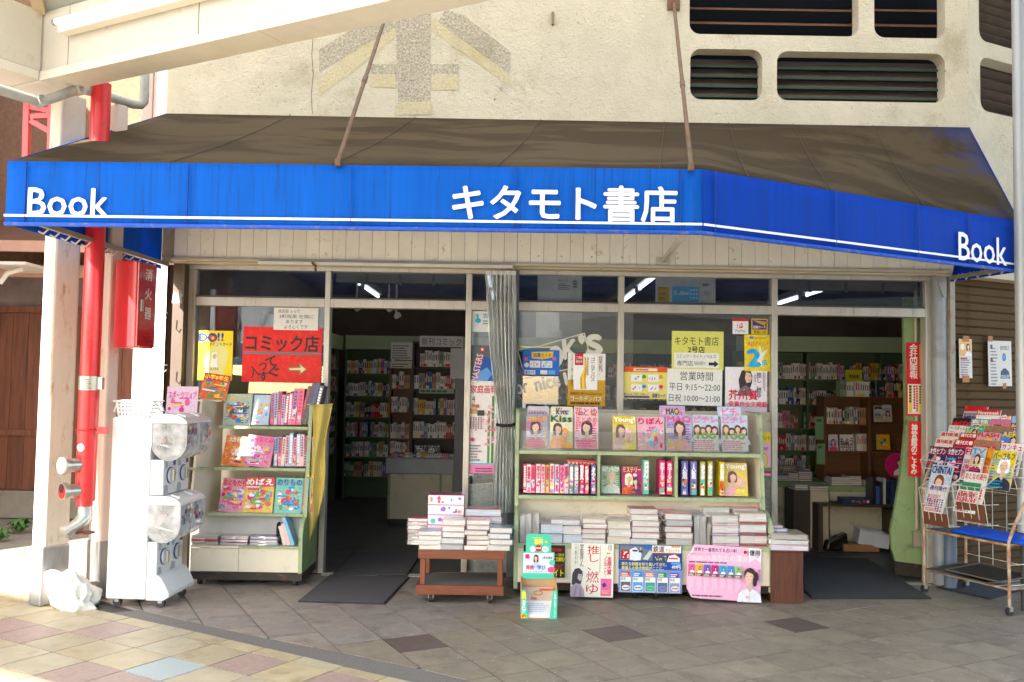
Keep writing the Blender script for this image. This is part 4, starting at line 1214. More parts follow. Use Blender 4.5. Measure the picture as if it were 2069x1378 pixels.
MB().box(cw + .012, cw + .022, .03, .065, chh * .42, chh * .56).build('handle', M_CHR, door, bevel=.003)

# small fittings on the white wall / jamb
o = MB().prism([(-.03, 0), (.03, 0), (.02, .09), (-.02, .09)], .06, lambda a, b, c_: (a, c_, b)).build('wall_lamp', mat('lamp_white', C(236, 234, 228), .5))
p = at(355, 612, -.22); o.location = p; tag(o, 'small white lamp on the brown jamb left of the window', 'lamp')
for i, py in enumerate((640, 745)):
    p = at(338, py, -.2)
    o = MB().tube([(0, 0, .03), (-.02, -.03, .02), (-.03, -.04, -.01), (-.01, -.05, -.03), (.01, -.04, -.01)], .005, 6).build('wire_hook', M_CHR, smooth=True)
    o.location = p; tag(o, ['upper', 'lower'][i] + ' small metal hook on the sunlit white wall edge', 'hook', 'hooks on the wall edge')

# plants by the house
M_LEAF = mat('weed_leaf', C(70, 112, 48), .6, var=.3, scale=20)
def weed(label, p, n, s_, seed):
    rg = random.Random(seed); k = MB()
    for i in range(n):
        a = rg.uniform(0, 6.28); l_ = s_ * rg.uniform(.5, 1); h_ = s_ * rg.uniform(.3, 1.1)
        d = Vector((math.cos(a), math.sin(a), 0)); w_ = Vector((-d.y, d.x, 0)) * l_ * .22
        b0 = d * rg.uniform(0, .3) * s_; m1 = b0 + d * l_ * .5 + Vector((0, 0, h_)); e_ = b0 + d * l_ + Vector((0, 0, h_ * .55))
        k.add([b0, m1 - w_, e_, m1 + w_], [(0, 1, 2, 3)])
    o = k.build('weed_plant', M_LEAF, fix=False); o.location = p
    tag(o, label, 'plant', 'weeds by the house')
weed('leafy green weed growing at the foot of the timber house', atz(38, 1075), 40, .13, 1)
weed('small weed tuft at the left edge by the house step', atz(-2, 1092), 30, .12, 2)

# white cloth bundle at the foot of the posts
rg = random.Random(4)
bm = bmesh.new(); bmesh.ops.create_icosphere(bm, subdivisions=5, radius=1)
from mathutils import noise as NZ
for v in bm.verts:
    d = v.co.copy()
    f = 1 + .5 * NZ.noise(d * 1.3) - .34 * abs(NZ.noise(Vector((d.x * 2.4, d.y * 2.4, d.z * .8)) + Vector((3, 1, 2)))) - .10 * abs(NZ.noise(d * 4.5))
    v.co = Vector((d.x * .185 * f, d.y * .13 * f, max(0, (d.z + .3)) * .15 * f * (1.15 - .5 * d.x)))
me = bpy.data.meshes.new('cloth_bundle'); bm.to_mesh(me); bm.free()
me.materials.append(mat('white_cloth', C(222, 218, 208), .85, var=.06)); me.polygons.foreach_set('use_smooth', [True] * len(me.polygons))
o = link('cloth_bundle', me); q = atz(152, 1226); o.location = (q.x, q.y, -.002); o.rotation_euler = (0, 0, R(-8)); tag(o, 'crumpled white cloth bundle lying on the floor against the posts', 'cloth')

# ================================================================= CAPSULE TOY MACHINE
MY = -1.23
bx0 = at(213, 1205, MY)
cm = thing('capsule_machine', 'white double-deck capsule toy vending machine with clear drums', 'vending machine', (bx0.x, MY, 0), (0, 0, R(-3)))
M_PLW = mat('white_plastic', C(226, 226, 224), .35, var=.03, coat=.2)
M_PLG = mat('grey_plastic', C(170, 172, 176), .4)
CW = .43
fy = lambda a, b, c_: (a, c_, b)
MB().prism([(0, .055), (.27, .055), (.27, 1.24), (.25, 1.262), (.01, 1.262), (0, 1.25)], CW, fy).build('cabinet', M_PLW, cm, bevel=.01)
MB().prism([(.272, .05), (.39, .05), (.43, .075), (.428, .1), (.40, .155), (.372, .2), (.35, .215), (.272, .215)], CW, fy).build('foot', M_PLW, cm, bevel=.008)
CLEAR = glass_mat('clear_drum', (.88, .9, .91, 1), .1, .5, (.8, .8, .81, 1), 1.45)
M_RING = mat('blue_ring', C(62, 76, 126), .4)
caps = [mat('capsule_%d' % i, C(*c_), .3, coat=.4, var=0) for i, c_ in enumerate([(190, 110, 110), (120, 140, 180), (200, 180, 120), (150, 170, 150), (220, 220, 220), (210, 160, 180)])]
sph = []
for m in caps:
    bm = bmesh.new(); bmesh.ops.create_icosphere(bm, subdivisions=2, radius=.026); me = bpy.data.meshes.new('capsule'); bm.to_mesh(me); bm.free(); me.materials.append(m)
    me.polygons.foreach_set('use_smooth', [True] * len(me.polygons)); sph.append(me)
rc = random.Random(11)
def deck(z0, xd):
    """z0 = bottom of the dial panel"""
    for c_ in range(2):
        ya, yb = .004 + c_ * CW / 2, CW / 2 - .004 + c_ * CW / 2
        pn = MB().box(.272, xd - .15, ya, yb, z0, z0 + .235).build('dial_panel', M_PLW, cm, bevel=.006)
        X = xd - .15
        cyy = (ya + yb) / 2
        MB().cyl((X, cyy, z0 + .125), (X + .008, cyy, z0 + .125), .056, 28).build('dial_ring', M_RING, pn, smooth=True)
        dl = MB().cyl((X + .008, cyy, z0 + .125), (X + .016, cyy, z0 + .125), .05, 28).build('dial', mat('dial_white', C(220, 220, 224), .35), pn, smooth=True)
        MB().box(X + .016, X + .035, cyy - .012, cyy + .012, z0 + .085, z0 + .165).build('dial_grip', M_CHR, pn, bevel=.004)
        MB().cyl((X, cyy - .065, z0 + .03), (X + .004, cyy - .065, z0 + .03), .035, 18).build('chute', M_PLG, pn)
        MB().box(X, X + .006, cyy + .05, cyy + .075, z0 + .19, z0 + .222).build('coin_slot', M_RING, pn)
        MB().cyl((X, cyy - .07, z0 + .2), (X + .005, cyy - .07, z0 + .2), .022, 14).build('lock', M_PLG, pn)
        MB().cyl((X, cyy + .08, z0 + .13), (X + .005, cyy + .08, z0 + .13), .014, 12).build('coin_return', M_PLG, pn)
    zd0 = z0 + .232; zd1 = zd0 + .245       # drum
    r_ = .118; cxd = xd - r_ - .0; czd = zd0 + r_
    U_ = [(cxd - r_, zd1)] + [(cxd + r_ * math.cos(R(a)), czd + r_ * math.sin(R(a))) for a in range(180, 361, 12)] + [(cxd + r_, zd1)]
    for c_ in range(2):
        ya = .003 + c_ * CW / 2; yb = CW / 2 - .003 + c_ * CW / 2
        dm = MB().prism(U_, yb - ya, lambda a, b, c2: (a, ya + c2, b)).build('drum', CLEAR, cm, smooth=True)
        fl_ = MB().prism([(cxd - .1, czd + .0), (cxd + .1, czd - .045), (cxd + .1, czd - .055), (cxd - .1, czd - .012)], yb - ya - .02, lambda a, b, c2: (a, ya + .01 + c2, b)).build('drum_floor', M_PLW, dm)
        for i in range(9):
            o = link('capsule', rc.choice(sph), dm)
            o.location = (cxd + rc.uniform(-.075, .075), ya + rc.uniform(.03, yb - ya - .03), czd + .018 + rc.choice((0, 0, .03)))
        pc = Print(0, .0004); rr2 = random.Random(int(z0 * 100) + c_)
        pc.rect(-.09, -.06, .09, .075, rr2.choice([C(180, 60, 70), C(90, 80, 120), C(150, 110, 90), C(70, 90, 120)]))
        pc.blobs(-.088, -.058, .088, .07, 40, [C(210, 80, 80), C(90, 110, 170), C(220, 200, 140), C(60, 50, 60), C(230, 230, 225), C(140, 90, 120)], rr2, .03, .12)
        cd_ = pc.build('product_card', dm); cd_.matrix_basis = Matrix.Translation((cxd + r_ - .012, (ya + yb) / 2, czd + .05)) @ Matrix.Rotation(R(90), 4, 'Z') @ Matrix.Rotation(R(90), 4, 'X')
        rim = MB().tube([(a, ya, b) for a, b in U_], .004, 5).build('drum_rim', M_PLG, dm)
    # rounded cap over the drum
    cap_ = [(.262, zd1 + .001), (xd + .004, zd1 + .001), (xd - .005, zd1 + .02), (xd - .03, zd1 + .042), (xd - .07, zd1 + .058), (xd - .12, zd1 + .064), (.262, zd1 + .064)]
    cp = MB().prism(cap_, CW, fy).build('drum_cap', M_PLW, cm, bevel=.006)
    for c_ in range(2):
        MB().tube([(xd - .09, CW / 4 + c_ * CW / 2 - .05, zd1 + .06), (xd - .03, CW / 4 + c_ * CW / 2 - .05, zd1 + .043)], .012, 8).build('cap_rib', M_PLW, cp, smooth=True)
    MB().prism([(.262, zd0 - .0), (cxd - r_ - .002, zd0 + .1), (cxd - r_ - .002, zd1), (.262, zd1)], CW, fy).build('drum_back', M_PLW, cm)
deck(.20, .488); deck(.745, .512)
for (x_, y_) in ((.06, .05), (.36, .04), (.06, CW - .05), (.36, CW - .05)):
    w_ = MB().cyl((x_, y_ - .014, .028), (x_, y_ + .014, .028), .028, 16).build('caster', mat('black_rubber', C(40, 40, 42), .6), cm, smooth=True)
    MB().box(x_ - .014, x_ + .014, y_ - .02, y_ + .02, .03, .056).build('caster_fork', M_PLG, w_)
pr = Print(.0, .0004); pr.rect(-.025, -.003, .025, .003, C(190, 190, 195)); o = pr.build('maker_mark', cm); o.location = (.3, -.001, .1); o.rotation_euler = (R(90), 0, 0)

# basket on the machine
bk_ = at(280, 833, MY + .12)
bs = thing('plastic_basket', 'small white lattice plastic basket on top of the capsule machine', 'basket', (bk_.x, MY + .13, 1.263))
def side_lat(k, p, q, h_, n):
    p, q = Vector(p), Vector(q); up = Vector((0, 0, h_)); out = (q - p).normalized().cross(Vector((0, 0, 1))) * .02
    for i in range(n + 1):
        a = p.lerp(q, i / n); k.bar(a, a + up + out, .007, .005)
    for j in range(5):
        t = j / 4; k.bar(p + up * t + out * t, q + up * t + out * t, .006, .006)
hw, hd, hh_ = .105, .085, .1
kk = MB()
cs = [(-hw, -hd, .005), (hw, -hd, .005), (hw, hd, .005), (-hw, hd, .005)]
for i in range(4): side_lat(kk, cs[i], cs[(i + 1) % 4], hh_, 9 if i % 2 == 0 else 7)
kk.box(-hw, hw, -hd, hd, 0, .005)
kk.build('lattice', M_PLW, bs)
rim = [(-hw - .025, -hd - .025), (hw + .025, -hd - .025), (hw + .025, hd + .025), (-hw - .025, hd + .025), (-hw - .025, -hd - .025)]
MB().tube([(a, b, hh_ + .005) for a, b in rim], .008, 6).build('rim', M_PLW, bs)
for s_ in (-1, 1):
    MB().tube([(s_ * (hw + .02), -.05, hh_), (s_ * (hw + .055), -.03, hh_ * .35), (s_ * (hw + .055), .03, hh_ * .35), (s_ * (hw + .02), .05, hh_)], .006, 6).build('handle', M_PLW, bs, smooth=True)
# ================================================================= POSTER / MAGAZINE / BOOK BUILDERS
class Poster(Print):
    """print laid out in photo pixels on a sheet standing at depth Y"""
    def __init__(s, x0, y0, x1, y1, Y, roll=0.0):
        super().__init__(.0010, .00022)
        s.cx, s.cy = (x0 + x1) / 2, (y0 + y1) / 2
        s.c = at(s.cx, s.cy, Y); s.k = (Y - CAM.y) / FPX
        s.w, s.h = (x1 - x0) * s.k, (y1 - y0) * s.k
    def X(s, px): return (px - s.cx) * s.k
    def Z(s, py): return (s.cy - py) * s.k
    def R(s, a, b, c_, d, col): return s.rect(s.X(a), s.Z(d), s.X(c_), s.Z(b), col)
    def E(s, x, y, rx, ry, col, **kw): return s.ell(s.X(x), s.Z(y), rx * s.k, ry * s.k, col, **kw)
    def P(s, pts, col): return s.poly([(s.X(a), s.Z(b)) for a, b in pts], col)
    def T(s, body, a, b, c_, d, col, bold=.01, **kw): return s.text(body, s.X(a), s.Z(d), s.X(c_), s.Z(b), col, bold, **kw)
    def L(s, a, b, c_, d, n, col, seed=0, fill=.5): return s.lines(s.X(a), s.Z(d), s.X(c_), s.Z(b), n, col, random.Random(seed), fill)
    def V(s, a, b, c_, d, n, col, seed=0, fill=.5): return s.vlines(s.X(a), s.Z(d), s.X(c_), s.Z(b), n, col, random.Random(seed), fill)
    def W(s, x, y, h, **kw): return s.woman(s.X(x), s.Z(y), h * s.k, **kw)
    def put(s, name, label, cat, col, group=None, rot=0.0, tilt=0.0, m=None, outline=None, yaw=0.0, thick=.0016, sheet='sheet'):
        pts = [(s.X(a), s.Z(b)) for a, b in outline] if outline else [(-s.w / 2, -s.h / 2), (s.w / 2, -s.h / 2), (s.w / 2, s.h / 2), (-s.w / 2, s.h / 2)]
        kk = MB(); kk.prism(pts, thick, lambda a, b, c_: (a, b, .0008 - c_), col)
        me = kk.mesh(name, m or INK)
        o = link(name, me)
        o.matrix_world = Matrix.Translation(s.c) @ Matrix.Rotation(R(yaw), 4, 'Z') @ Matrix.Rotation(R(90 - tilt), 4, 'X') @ Matrix.Rotation(R(rot), 4, 'Z')
        tag(o, label, cat, group)
        if s.m.f: s.build('print', o, m)
        return o
WH = C(236, 234, 228); BK = C(30, 28, 28); PKC = C(236, 120, 160); RD = C(214, 30, 44)
def cover(pr, w, h, spec, rng):
    bgc = spec.get('bg', WH)
    pr.rect(-w / 2, -h / 2, w / 2, h / 2, bgc)
    cols = spec.get('cols', [C(240, 90, 140), C(250, 210, 70), C(90, 160, 220), C(255, 255, 255), C(240, 140, 70)])
    kind = spec.get('fig', 'busy')
    x0, x1, y0, y1 = -w * .46, w * .46, -h * .46, h * .46
    if kind == 'busy':
        pr.blobs(x0, y0, x1, y1 - h * .2, spec.get('n', 16), cols, rng, .05, .15)
        dk = [tuple(v * .6 for v in c_[:3]) + (1,) for c_ in cols] + [C(250, 250, 246), C(60, 50, 60)]
        for i in range(spec.get('n', 16) * 3):
            xa, ya = rng.uniform(x0, x1 * .86), rng.uniform(y0, y1 - h * .24); q = w * rng.uniform(.02, .07)
            if rng.random() < .5: pr.poly([(xa, ya), (xa + q, ya + q * rng.uniform(-.3, .5)), (xa + q * rng.uniform(.2, .8), ya + q * 1.1)], rng.choice(cols + dk), i % 6 == 5)
            else: pr.rect(xa, ya, xa + q * rng.uniform(.5, 1.6), ya + q * rng.uniform(.2, .7), rng.choice(cols + dk), i % 6 == 5)
        pr.z += pr.step
        for i in range(5):
            yy = rng.uniform(y0, y1 - h * .25); xa = rng.uniform(x0, 0)
            pr.rect(xa, yy, min(x1, xa + w * rng.uniform(.2, .5)), yy + h * .05, rng.choice(cols))
    elif kind == 'woman':
        pr.lines(x0, y0 + h * .05, -w * .28, y1 - h * .3, 8, rng.choice(cols), rng)
        pr.lines(w * .24, y0 + h * .05, x1, y1 - h * .3, 8, rng.choice(cols), rng)
        for i in range(3): pr.lines(x0, y0 + h * .3 * i, x1, y0 + h * (.3 * i + .16), 4, rng.choice(cols), rng, .6)
        pr.woman(w * rng.uniform(-.1, .1), -h * .495, min(h * .98, w * 1.45), hair=spec.get('hair', C(50, 34, 30)), top=spec.get('top', C(235, 225, 235)))
        pr.lines(x0, -h * .44, x1 * .8, -h * .22, 3, rng.choice(cols), rng)
    elif kind == 'couple':
        pr.blobs(x0, y0, x1, y1 - h * .2, 10, cols, rng, .06, .16)
        pr.woman(-w * .16, -h * .49, h * .86, hair=spec.get('hair', C(120, 80, 60)), top=rng.choice(cols), turn=1)
        pr.woman(w * .18, -h * .495, h * .66, hair=spec.get('hair2', C(190, 140, 130)), top=rng.choice(cols), turn=-1)
        pr.lines(x0, y0, x1, y0 + h * .1, 2, rng.choice(cols), rng)
    elif kind == 'group':
        for i in range(4):
            pr.woman(-w * .33 + i * w * .22, -h * (.26 + .05 * (i % 2)), h * .56, hair=C(*rng.choice([(60, 40, 34), (90, 60, 44), (40, 30, 30)])), top=C(226, 228, 240))
        pr.rect(x0, -h * .47, x1, -h * .06, C(226, 232, 226))
        pr.text(spec.get('big', '100'), -w * .36, -h * .16, w * .36, 0, C(150, 190, 90), .03)
        pr.lines(x0, -h * .45, x1, -h * .18, 5, C(220, 110, 150), rng)
    elif kind == 'text':
        for i in range(4): pr.lines(x0, y0 + h * .16 * i, x1, y0 + h * (.16 * i + .13), 3, rng.choice(cols + [C(60, 50, 60), C(200, 50, 70)]), rng, .62)
        pr.vlines(x0, y0, x1, 0, 7, spec.get('tcol', RD), rng, .55)
    if spec.get('band'):
        pr.rect(-w / 2, h * .24, w / 2, h * .5, spec['band'])
    t = spec.get('title')
    if t:
        tw = spec.get('tw', .9)
        pr.text(t, -w * tw / 2, h * spec.get('ty0', .28), w * tw / 2, h * spec.get('ty1', .46), spec.get('tcol', RD), spec.get('bold', .03))
    if spec.get('sub'):
        pr.text(spec['sub'], -w * .4, -h * .42, w * .4, -h * .32, spec.get('scol', C(255, 255, 255)), .02)
    return pr
def magazine(label, w, h, t, spec, M4, seed=0, group='magazines on display', name='magazine', film=True):
    rng = random.Random(seed)
    kk = MB(); kk.box(-w / 2, w / 2, -h / 2, h / 2, -t, 0, C(214, 208, 198))
    me = kk.mesh(name, INKG if film else INK)
    o = link(name, me); o.matrix_world = M4
    tag(o, label, 'magazine', group)
    pr = Print(.0006, .00018); cover(pr, w, h, spec, rng)
    pr.build('cover', o, INKG if film else INK)
    return o
def stand(px0, py0, px1, py1, Y, tilt=12, yaw=0, roll=0):
    """matrix, width and height for a flat thing filling a photo box at depth Y (leaning back)"""
    c_ = at((px0 + px1) / 2, (py0 + py1) / 2, Y); k = (Y - CAM.y) / FPX
    w, h = (px1 - px0) * k, (py1 - py0) * k / math.cos(R(tilt))
    M4 = Matrix.Translation(c_) @ Matrix.Rotation(R(yaw), 4, 'Z') @ Matrix.Rotation(R(90 - tilt), 4, 'X') @ Matrix.Rotation(R(roll), 4, 'Z')
    return M4, w, h
# book spines standing upright
def spine_book(label, px0, py0, px1, py1, Y, depth, bgc, title, tcol, seed, lean=0, group='paperbacks and magazines shown by their spines', deco=None, cat='magazine', name='standing_magazine'):
    c_ = at((px0 + px1) / 2, (py0 + py1) / 2, Y); k = (Y - CAM.y) / FPX
    w, h = (px1 - px0) * k * .94, (py1 - py0) * k
    kk = MB(); kk.box(-w / 2, w / 2, -h / 2, h / 2, -depth, 0, bgc)
    o = link(name, kk.mesh(name, INKG))
    o.matrix_world = Matrix.Translation(c_) @ Matrix.Rotation(R(90), 4, 'X') @ Matrix.Rotation(R(lean), 4, 'Z')
    tag(o, label, cat, group)
    rng = random.Random(seed)
    pr = Print(.0006, .0002)
    if deco:
        y = -h * .48
        while y < -h * .05:
            hh = h * rng.uniform(.02, .14)
            if rng.random() < .7: pr.rect(-w * rng.uniform(.2, .48), y, w * rng.uniform(.2, .48), y + hh, rng.choice(deco), False)
            y += hh
        pr.z += pr.step
        for i in range(3): pr.ell(rng.uniform(-w * .2, w * .2), rng.uniform(-h * .4, 0), w * .2, w * .25, rng.choice(deco + [C(236, 200, 180), C(70, 50, 50)]), 7)
    if title: pr.text(title, -w * .36, -h * .02, w * .36, h * .44, tcol, .03, vertical=True)
    else: pr.vlines(-w * .3, -h * .4, w * .3, h * .44, 1, tcol, rng, .9)
    pr.build('spine_print', o, INKG)
    return o
# film-wrapped books lying flat, page edges to the front
def page_mat(name, col, film):
    m = mat(name, col, .5, var=.10, scale=7, coat=1.0 if film else 0.0, bump=.55 if film else 0, bscale=22, coat_bump=True, rnd=.05)
    n, l = m.node_tree.nodes, m.node_tree.links
    b = n['Principled BSDF']; b.inputs['Coat Roughness'].default_value = .16
    tc = n.new('ShaderNodeTexCoord'); wv = n.new('ShaderNodeTexNoise'); wv.inputs['Scale'].default_value = 1; wv.inputs['Detail'].default_value = 3
    mp = n.new('ShaderNodeMapping'); mp.inputs['Scale'].default_value = (4, 4, 420); l.new(tc.outputs['Object'], mp.inputs[0]); l.new(mp.outputs[0], wv.inputs['Vector'])
    mr = n.new('ShaderNodeMapRange'); mr.inputs[1].default_value, mr.inputs[2].default_value = .3, .7; mr.inputs[3].default_value, mr.inputs[4].default_value = .68, 1.06
    l.new(wv.outputs[0], mr.inputs[0])
    src = b.inputs['Base Color'].links[0].from_socket
    mu = n.new('ShaderNodeMix'); mu.data_type = 'RGBA'; mu.blend_type = 'MULTIPLY'; mu.inputs[0].default_value = 1
    cc = n.new('ShaderNodeCombineColor')
    for i in range(3): l.new(mr.outputs[0], cc.inputs[i])
    l.new(src, mu.inputs[6]); l.new(cc.outputs[0], mu.inputs[7]); l.new(mu.outputs[2], b.inputs['Base Color'])
    return m
PAGE = {k: page_mat('pages_' + k, c_, True) for k, c_ in dict(white=C(226, 222, 216), cream=C(218, 210, 194), blue=C(204, 212, 224), pink=C(232, 190, 214), red=C(176, 24, 40), grey=C(188, 186, 184), lilac=C(222, 214, 226)).items()}
COVER = [mat('book_cover_%d' % i, C(*c_), .4, coat=1.0, bump=.5, bscale=16, coat_bump=True, var=.3, scale=12) for i, c_ in enumerate(
    [(196, 120, 136), (124, 116, 160), (206, 190, 176), (96, 140, 166), (186, 66, 92), (214, 196, 170)])]
FILM = glass_mat('shrink_film', (.97, .97, .97, 1), .12, .10, (.9, .9, .9, 1), 1.35)
def lying_book(label, x0, x1, yf, dep, z0, z1, pk, cov, group, rng, yaw=0.0, name='wrapped_book', film=True):
    w, t = x1 - x0, z1 - z0
    kk = MB(); e = .003
    kk.box(-w / 2 + e, w / 2 - e, 0.004, dep - .002, .0015, t - .0015)
    o = link(name, kk.mesh(name, PAGE[pk])); o.location = ((x0 + x1) / 2, yf, z0); o.rotation_euler = (0, 0, R(yaw))
    tag(o, label, 'book', group)
    c1 = MB().box(-w / 2, w / 2, 0, dep, t - .0026, t - .0002); c1.box(-w / 2, w / 2, 0, dep, .0002, .0022)
    link('cover', c1.mesh('cover', cov), o)
    if film:
        f = MB(); q = lambda: rng.uniform(.001, .005)
        a, b = -w / 2 - q(), w / 2 + q()
        f.add([(a - .004, .01, t * .5), (a, -q(), t * .96), (b, -q(), t * .94), (b + .006, .01, t * .45), (b, -q(), .002), (a, -q(), .002)], [(0, 1, 2, 3, 4, 5)])
        f.add([(b, 0, t * .94), (b + .012, .03, t * .8), (b + .014, dep * .6, t * .6), (b + .004, dep, t * .9)], [(0, 1, 2, 3)])
        f.add([(a, 0, t * .94), (a - .010, .03, t * .7), (a - .012, dep * .6, t * .6), (a - .004, dep, t * .9)], [(0, 1, 2, 3)])
        link('film_wrap', f.mesh('film_wrap', FILM), o)
    return o
# ================================================================= LEFT MAGAZINE RACK
M_GRN = mat('green_paint', C(138, 160, 108), .5, var=.10, scale=5, dirt=C(84, 96, 62), dirt_amt=.25, dirt_scale=9)
M_GRE = mat('green_edge', C(162, 178, 138), .5, var=.10, scale=9, dirt=C(96, 104, 78), dirt_amt=.25, dirt_scale=16)
M_RCR = mat('rack_cream', C(226, 216, 194), .5, var=.06, scale=3, dirt=C(196, 180, 150), dirt_amt=.2, dirt_scale=5)
M_PLI = mat('black_plinth', C(44, 38, 34), .6, var=.2, dirt=C(110, 70, 44), dirt_amt=.25, dirt_scale=20)
M_RUB = MATS['black_rubber']
def zat(py, px, Y): return at(px, py, Y).z
def xat(px, py, Y): return at(px, py, Y).x
def caster(parent, x, y, r=.032):
    w_ = MB().cyl((x - .012, y, r), (x + .012, y, r), r, 18).build('caster', M_RUB, parent, smooth=True)
    MB().box(x - .018, x + .018, y - .014, y + .014, r, r * 2.05).build('caster_fork', M_CHR, w_)
def side_profile(yf_base, yf_mid, yf_top, yb, z0, zbulge, zmid, ztop_):
    pts = [(yb, z0), (yf_base, z0), (yf_base, zbulge)]
    for i in range(1, 6):
        t = i / 6; a = R(90 * t)
        pts.append((yf_base + (yf_mid - yf_base) * (1 - math.cos(a)), zbulge + (zmid - zbulge) * math.sin(a)))
    pts += [(yf_mid, zmid), (yf_top, ztop_ - .05)]
    for i in range(1, 5):
        a = R(90 * i / 4); pts.append((yf_top + .06 * (1 - math.cos(a)), ztop_ - .05 + .05 * math.sin(a)))
    pts += [(yb, ztop_)]
    return pts
def side_panel(name, x0, x1, prof, parent, mface, medge):
    o = MB().prism(prof, x1 - x0, lambda a, b, c_: (x0 + c_, a, b)).build(name, mface, parent)
    o.data.materials.append(medge)
    for p in o.data.polygons:
        if abs(p.normal.x) < .5: p.material_index = 1
    return o
YF = -.5
lx1 = xat(636, 940, -.4)
lr = thing('magazine_rack', 'cream and green magazine rack with three shelves left of the doorway', 'rack', (0, 0, 0))
zt = {1: zat(862, 540, -.34), 2: zat(946, 540, -.37), 3: zat(1038, 540, -.42), 0: zat(1103, 500, -.52)}
lxb = xat(386, 1120, YF - .02); rxb = xat(604, 1120, YF - .02)
prof = side_profile(-.54, -.42, -.31, -.03, .10, .37, .5, zat(812, 650, -.3))
side_panel('side_panel', rxb, rxb + .028, prof, lr, M_GRN, M_GRE)
MB().box(lxb, rxb - .0005, -.06, -.03, .1, 1.34).build('back_panel', M_RCR, lr)
bp = MB().box(-2.0, rxb - .001, -.535, -.52, .105, zt[0] - .016).build('base_panel', M_RCR, lr, bevel=.002)
MB().box(lxb, -2.003, -.532, -.52, .105, zt[0] - .02).build('base_panel', M_RCR, lr, bevel=.002)
MB().box(lxb, rxb - .001, -.54, -.08, zt[0] - .014, zt[0]).build('tray', M_RCR, lr)
MB().box(-2.0, rxb - .001, -.545, -.5405, zt[0] - .016, zt[0] + .002).build('tray_edge', M_GRE, lr)
MB().box(lxb, rxb + .028, -.53, -.05, .045, .099).build('plinth', M_PLI, lr)
MB().add([(lxb, -.38, zt[0]), (rxb, -.38, zt[0]), (rxb, -.34, zt[3] - .02), (lxb, -.34, zt[3] - .02)], [(0, 1, 2, 3)]).build('kick_panel', mat('grey_mirror', C(176, 176, 172), .3, var=.15), lr)
sl = {1: xat(443, 862, -.34), 2: xat(434, 946, -.37), 3: xat(420, 1038, -.42)}
yf_ = {1: -.335, 2: -.375, 3: -.425}
for i in (1, 2, 3):
    s_ = MB().box(sl[i], rxb - .001, yf_[i], -.061, zt[i] - .014, zt[i]).build('shelf', M_RCR, lr)
    MB().box(sl[i], rxb - .001, yf_[i] - .008, yf_[i] - .0005, zt[i] - .018, zt[i] + .004).build('shelf_edge', M_GRE, s_)
# angled left wing
wa, wb = Vector((xat(386, 1000, -.5), -.5)), Vector((xat(446, 1000, -.12), -.12))
wg = MB().add([(wa.x, wa.y, .5), (wb.x, wb.y, .5), (wb.x, wb.y, zat(806, 440, -.12)), (wa.x + .04, wa.y + .07, zat(806, 405, -.4))], [(0, 1, 2, 3)]).build('wing_panel', M_RCR, lr)
wg.modifiers.new('s', 'SOLIDIFY').thickness = .02
for i, py in ((1, 945), (2, 1035)):
    z = zat(py, 400, -.45)
    w_ = MB().prism([(wa.x - .05, -.5), (wa.x + .06, -.5), (wa.x + .1, -.4), (wa.x - .05, -.4)], .014, lambda a, b, c_: (a, b, z - c_)).build('wing_shelf', M_GRE, lr)
MB().box(xat(395, 790, -.3), xat(450, 790, -.3), -.32, -.06, zat(808, 420, -.3) - .012, zat(808, 420, -.3)).build('top_shelf', M_RCR, lr)
for cx_ in (rxb - .03, lxb + .06): caster(lr, cx_, -.48)

MG = 'magazines on the left rack'
def lmag(label, box, Y, spec, seed, tilt=14, roll=0, t=.008, yaw=0):
    M4, w, h = stand(*box, Y, tilt, yaw, roll)
    magazine(label, w, h, t, spec, M4, seed, MG)
rainbow = [C(240, 90, 60), C(250, 210, 60), C(90, 170, 220), C(120, 190, 90), C(250, 250, 250), C(230, 80, 140)]
pinks = [C(240, 120, 170), C(250, 190, 210), C(255, 240, 245), C(220, 70, 130), C(250, 220, 120), C(160, 210, 235)]
lmag('yellow and blue children\'s magazine at the left of the top shelf', (453, 796, 508, 858), -.27, dict(bg=C(180, 200, 190), cols=[C(240, 210, 60), C(80, 140, 200), C(90, 160, 90), C(220, 120, 60), C(60, 60, 70), C(250, 250, 250)], title='てれびファン', tcol=C(250, 220, 60), n=26), 1)
lmag('pale blue children\'s magazine beside the yellow one on the top shelf', (511, 798, 545, 858), -.26, dict(bg=C(196, 216, 232), cols=[C(240, 200, 90), C(120, 180, 225), C(255, 255, 255), C(240, 170, 180)], n=10), 2)
lmag('orange kindergarten magazine on the second shelf', (452, 882, 510, 941), -.30, dict(bg=C(240, 150, 96), cols=[C(250, 230, 200), C(80, 60, 110), C(255, 255, 255), C(250, 180, 130)], title='幼稚園', tcol=C(255, 245, 225), n=9, tw=.75), 3, roll=-6)
lmag('busy pink girls\' magazine on the second shelf', (497, 881, 551, 942), -.31, dict(bg=C(240, 150, 190), cols=pinks, title='ぷっちぐみ', tcol=C(255, 60, 120), n=26), 4, roll=-5)
lmag('pink comic magazine at the left of the third shelf', (446, 968, 496, 1033), -.34, dict(bg=C(240, 170, 190), cols=rainbow + pinks, title='おともだち', tcol=RD, n=26), 5, roll=-4)
lmag('red and yellow toddlers\' magazine in the middle of the third shelf', (494, 966, 553, 1034), -.35, dict(bg=C(244, 200, 110), cols=rainbow, title='めばえ', tcol=C(255, 255, 255), band=C(220, 60, 60), n=24), 6)
lmag('green vehicle magazine at the right of the third shelf', (556, 967, 611, 1036), -.35, dict(bg=C(130, 200, 180), cols=[C(40, 150, 120), C(250, 220, 70), C(220, 60, 60), C(70, 130, 210), C(255, 255, 255)], title='のりもの', tcol=C(40, 90, 190), n=20), 7)
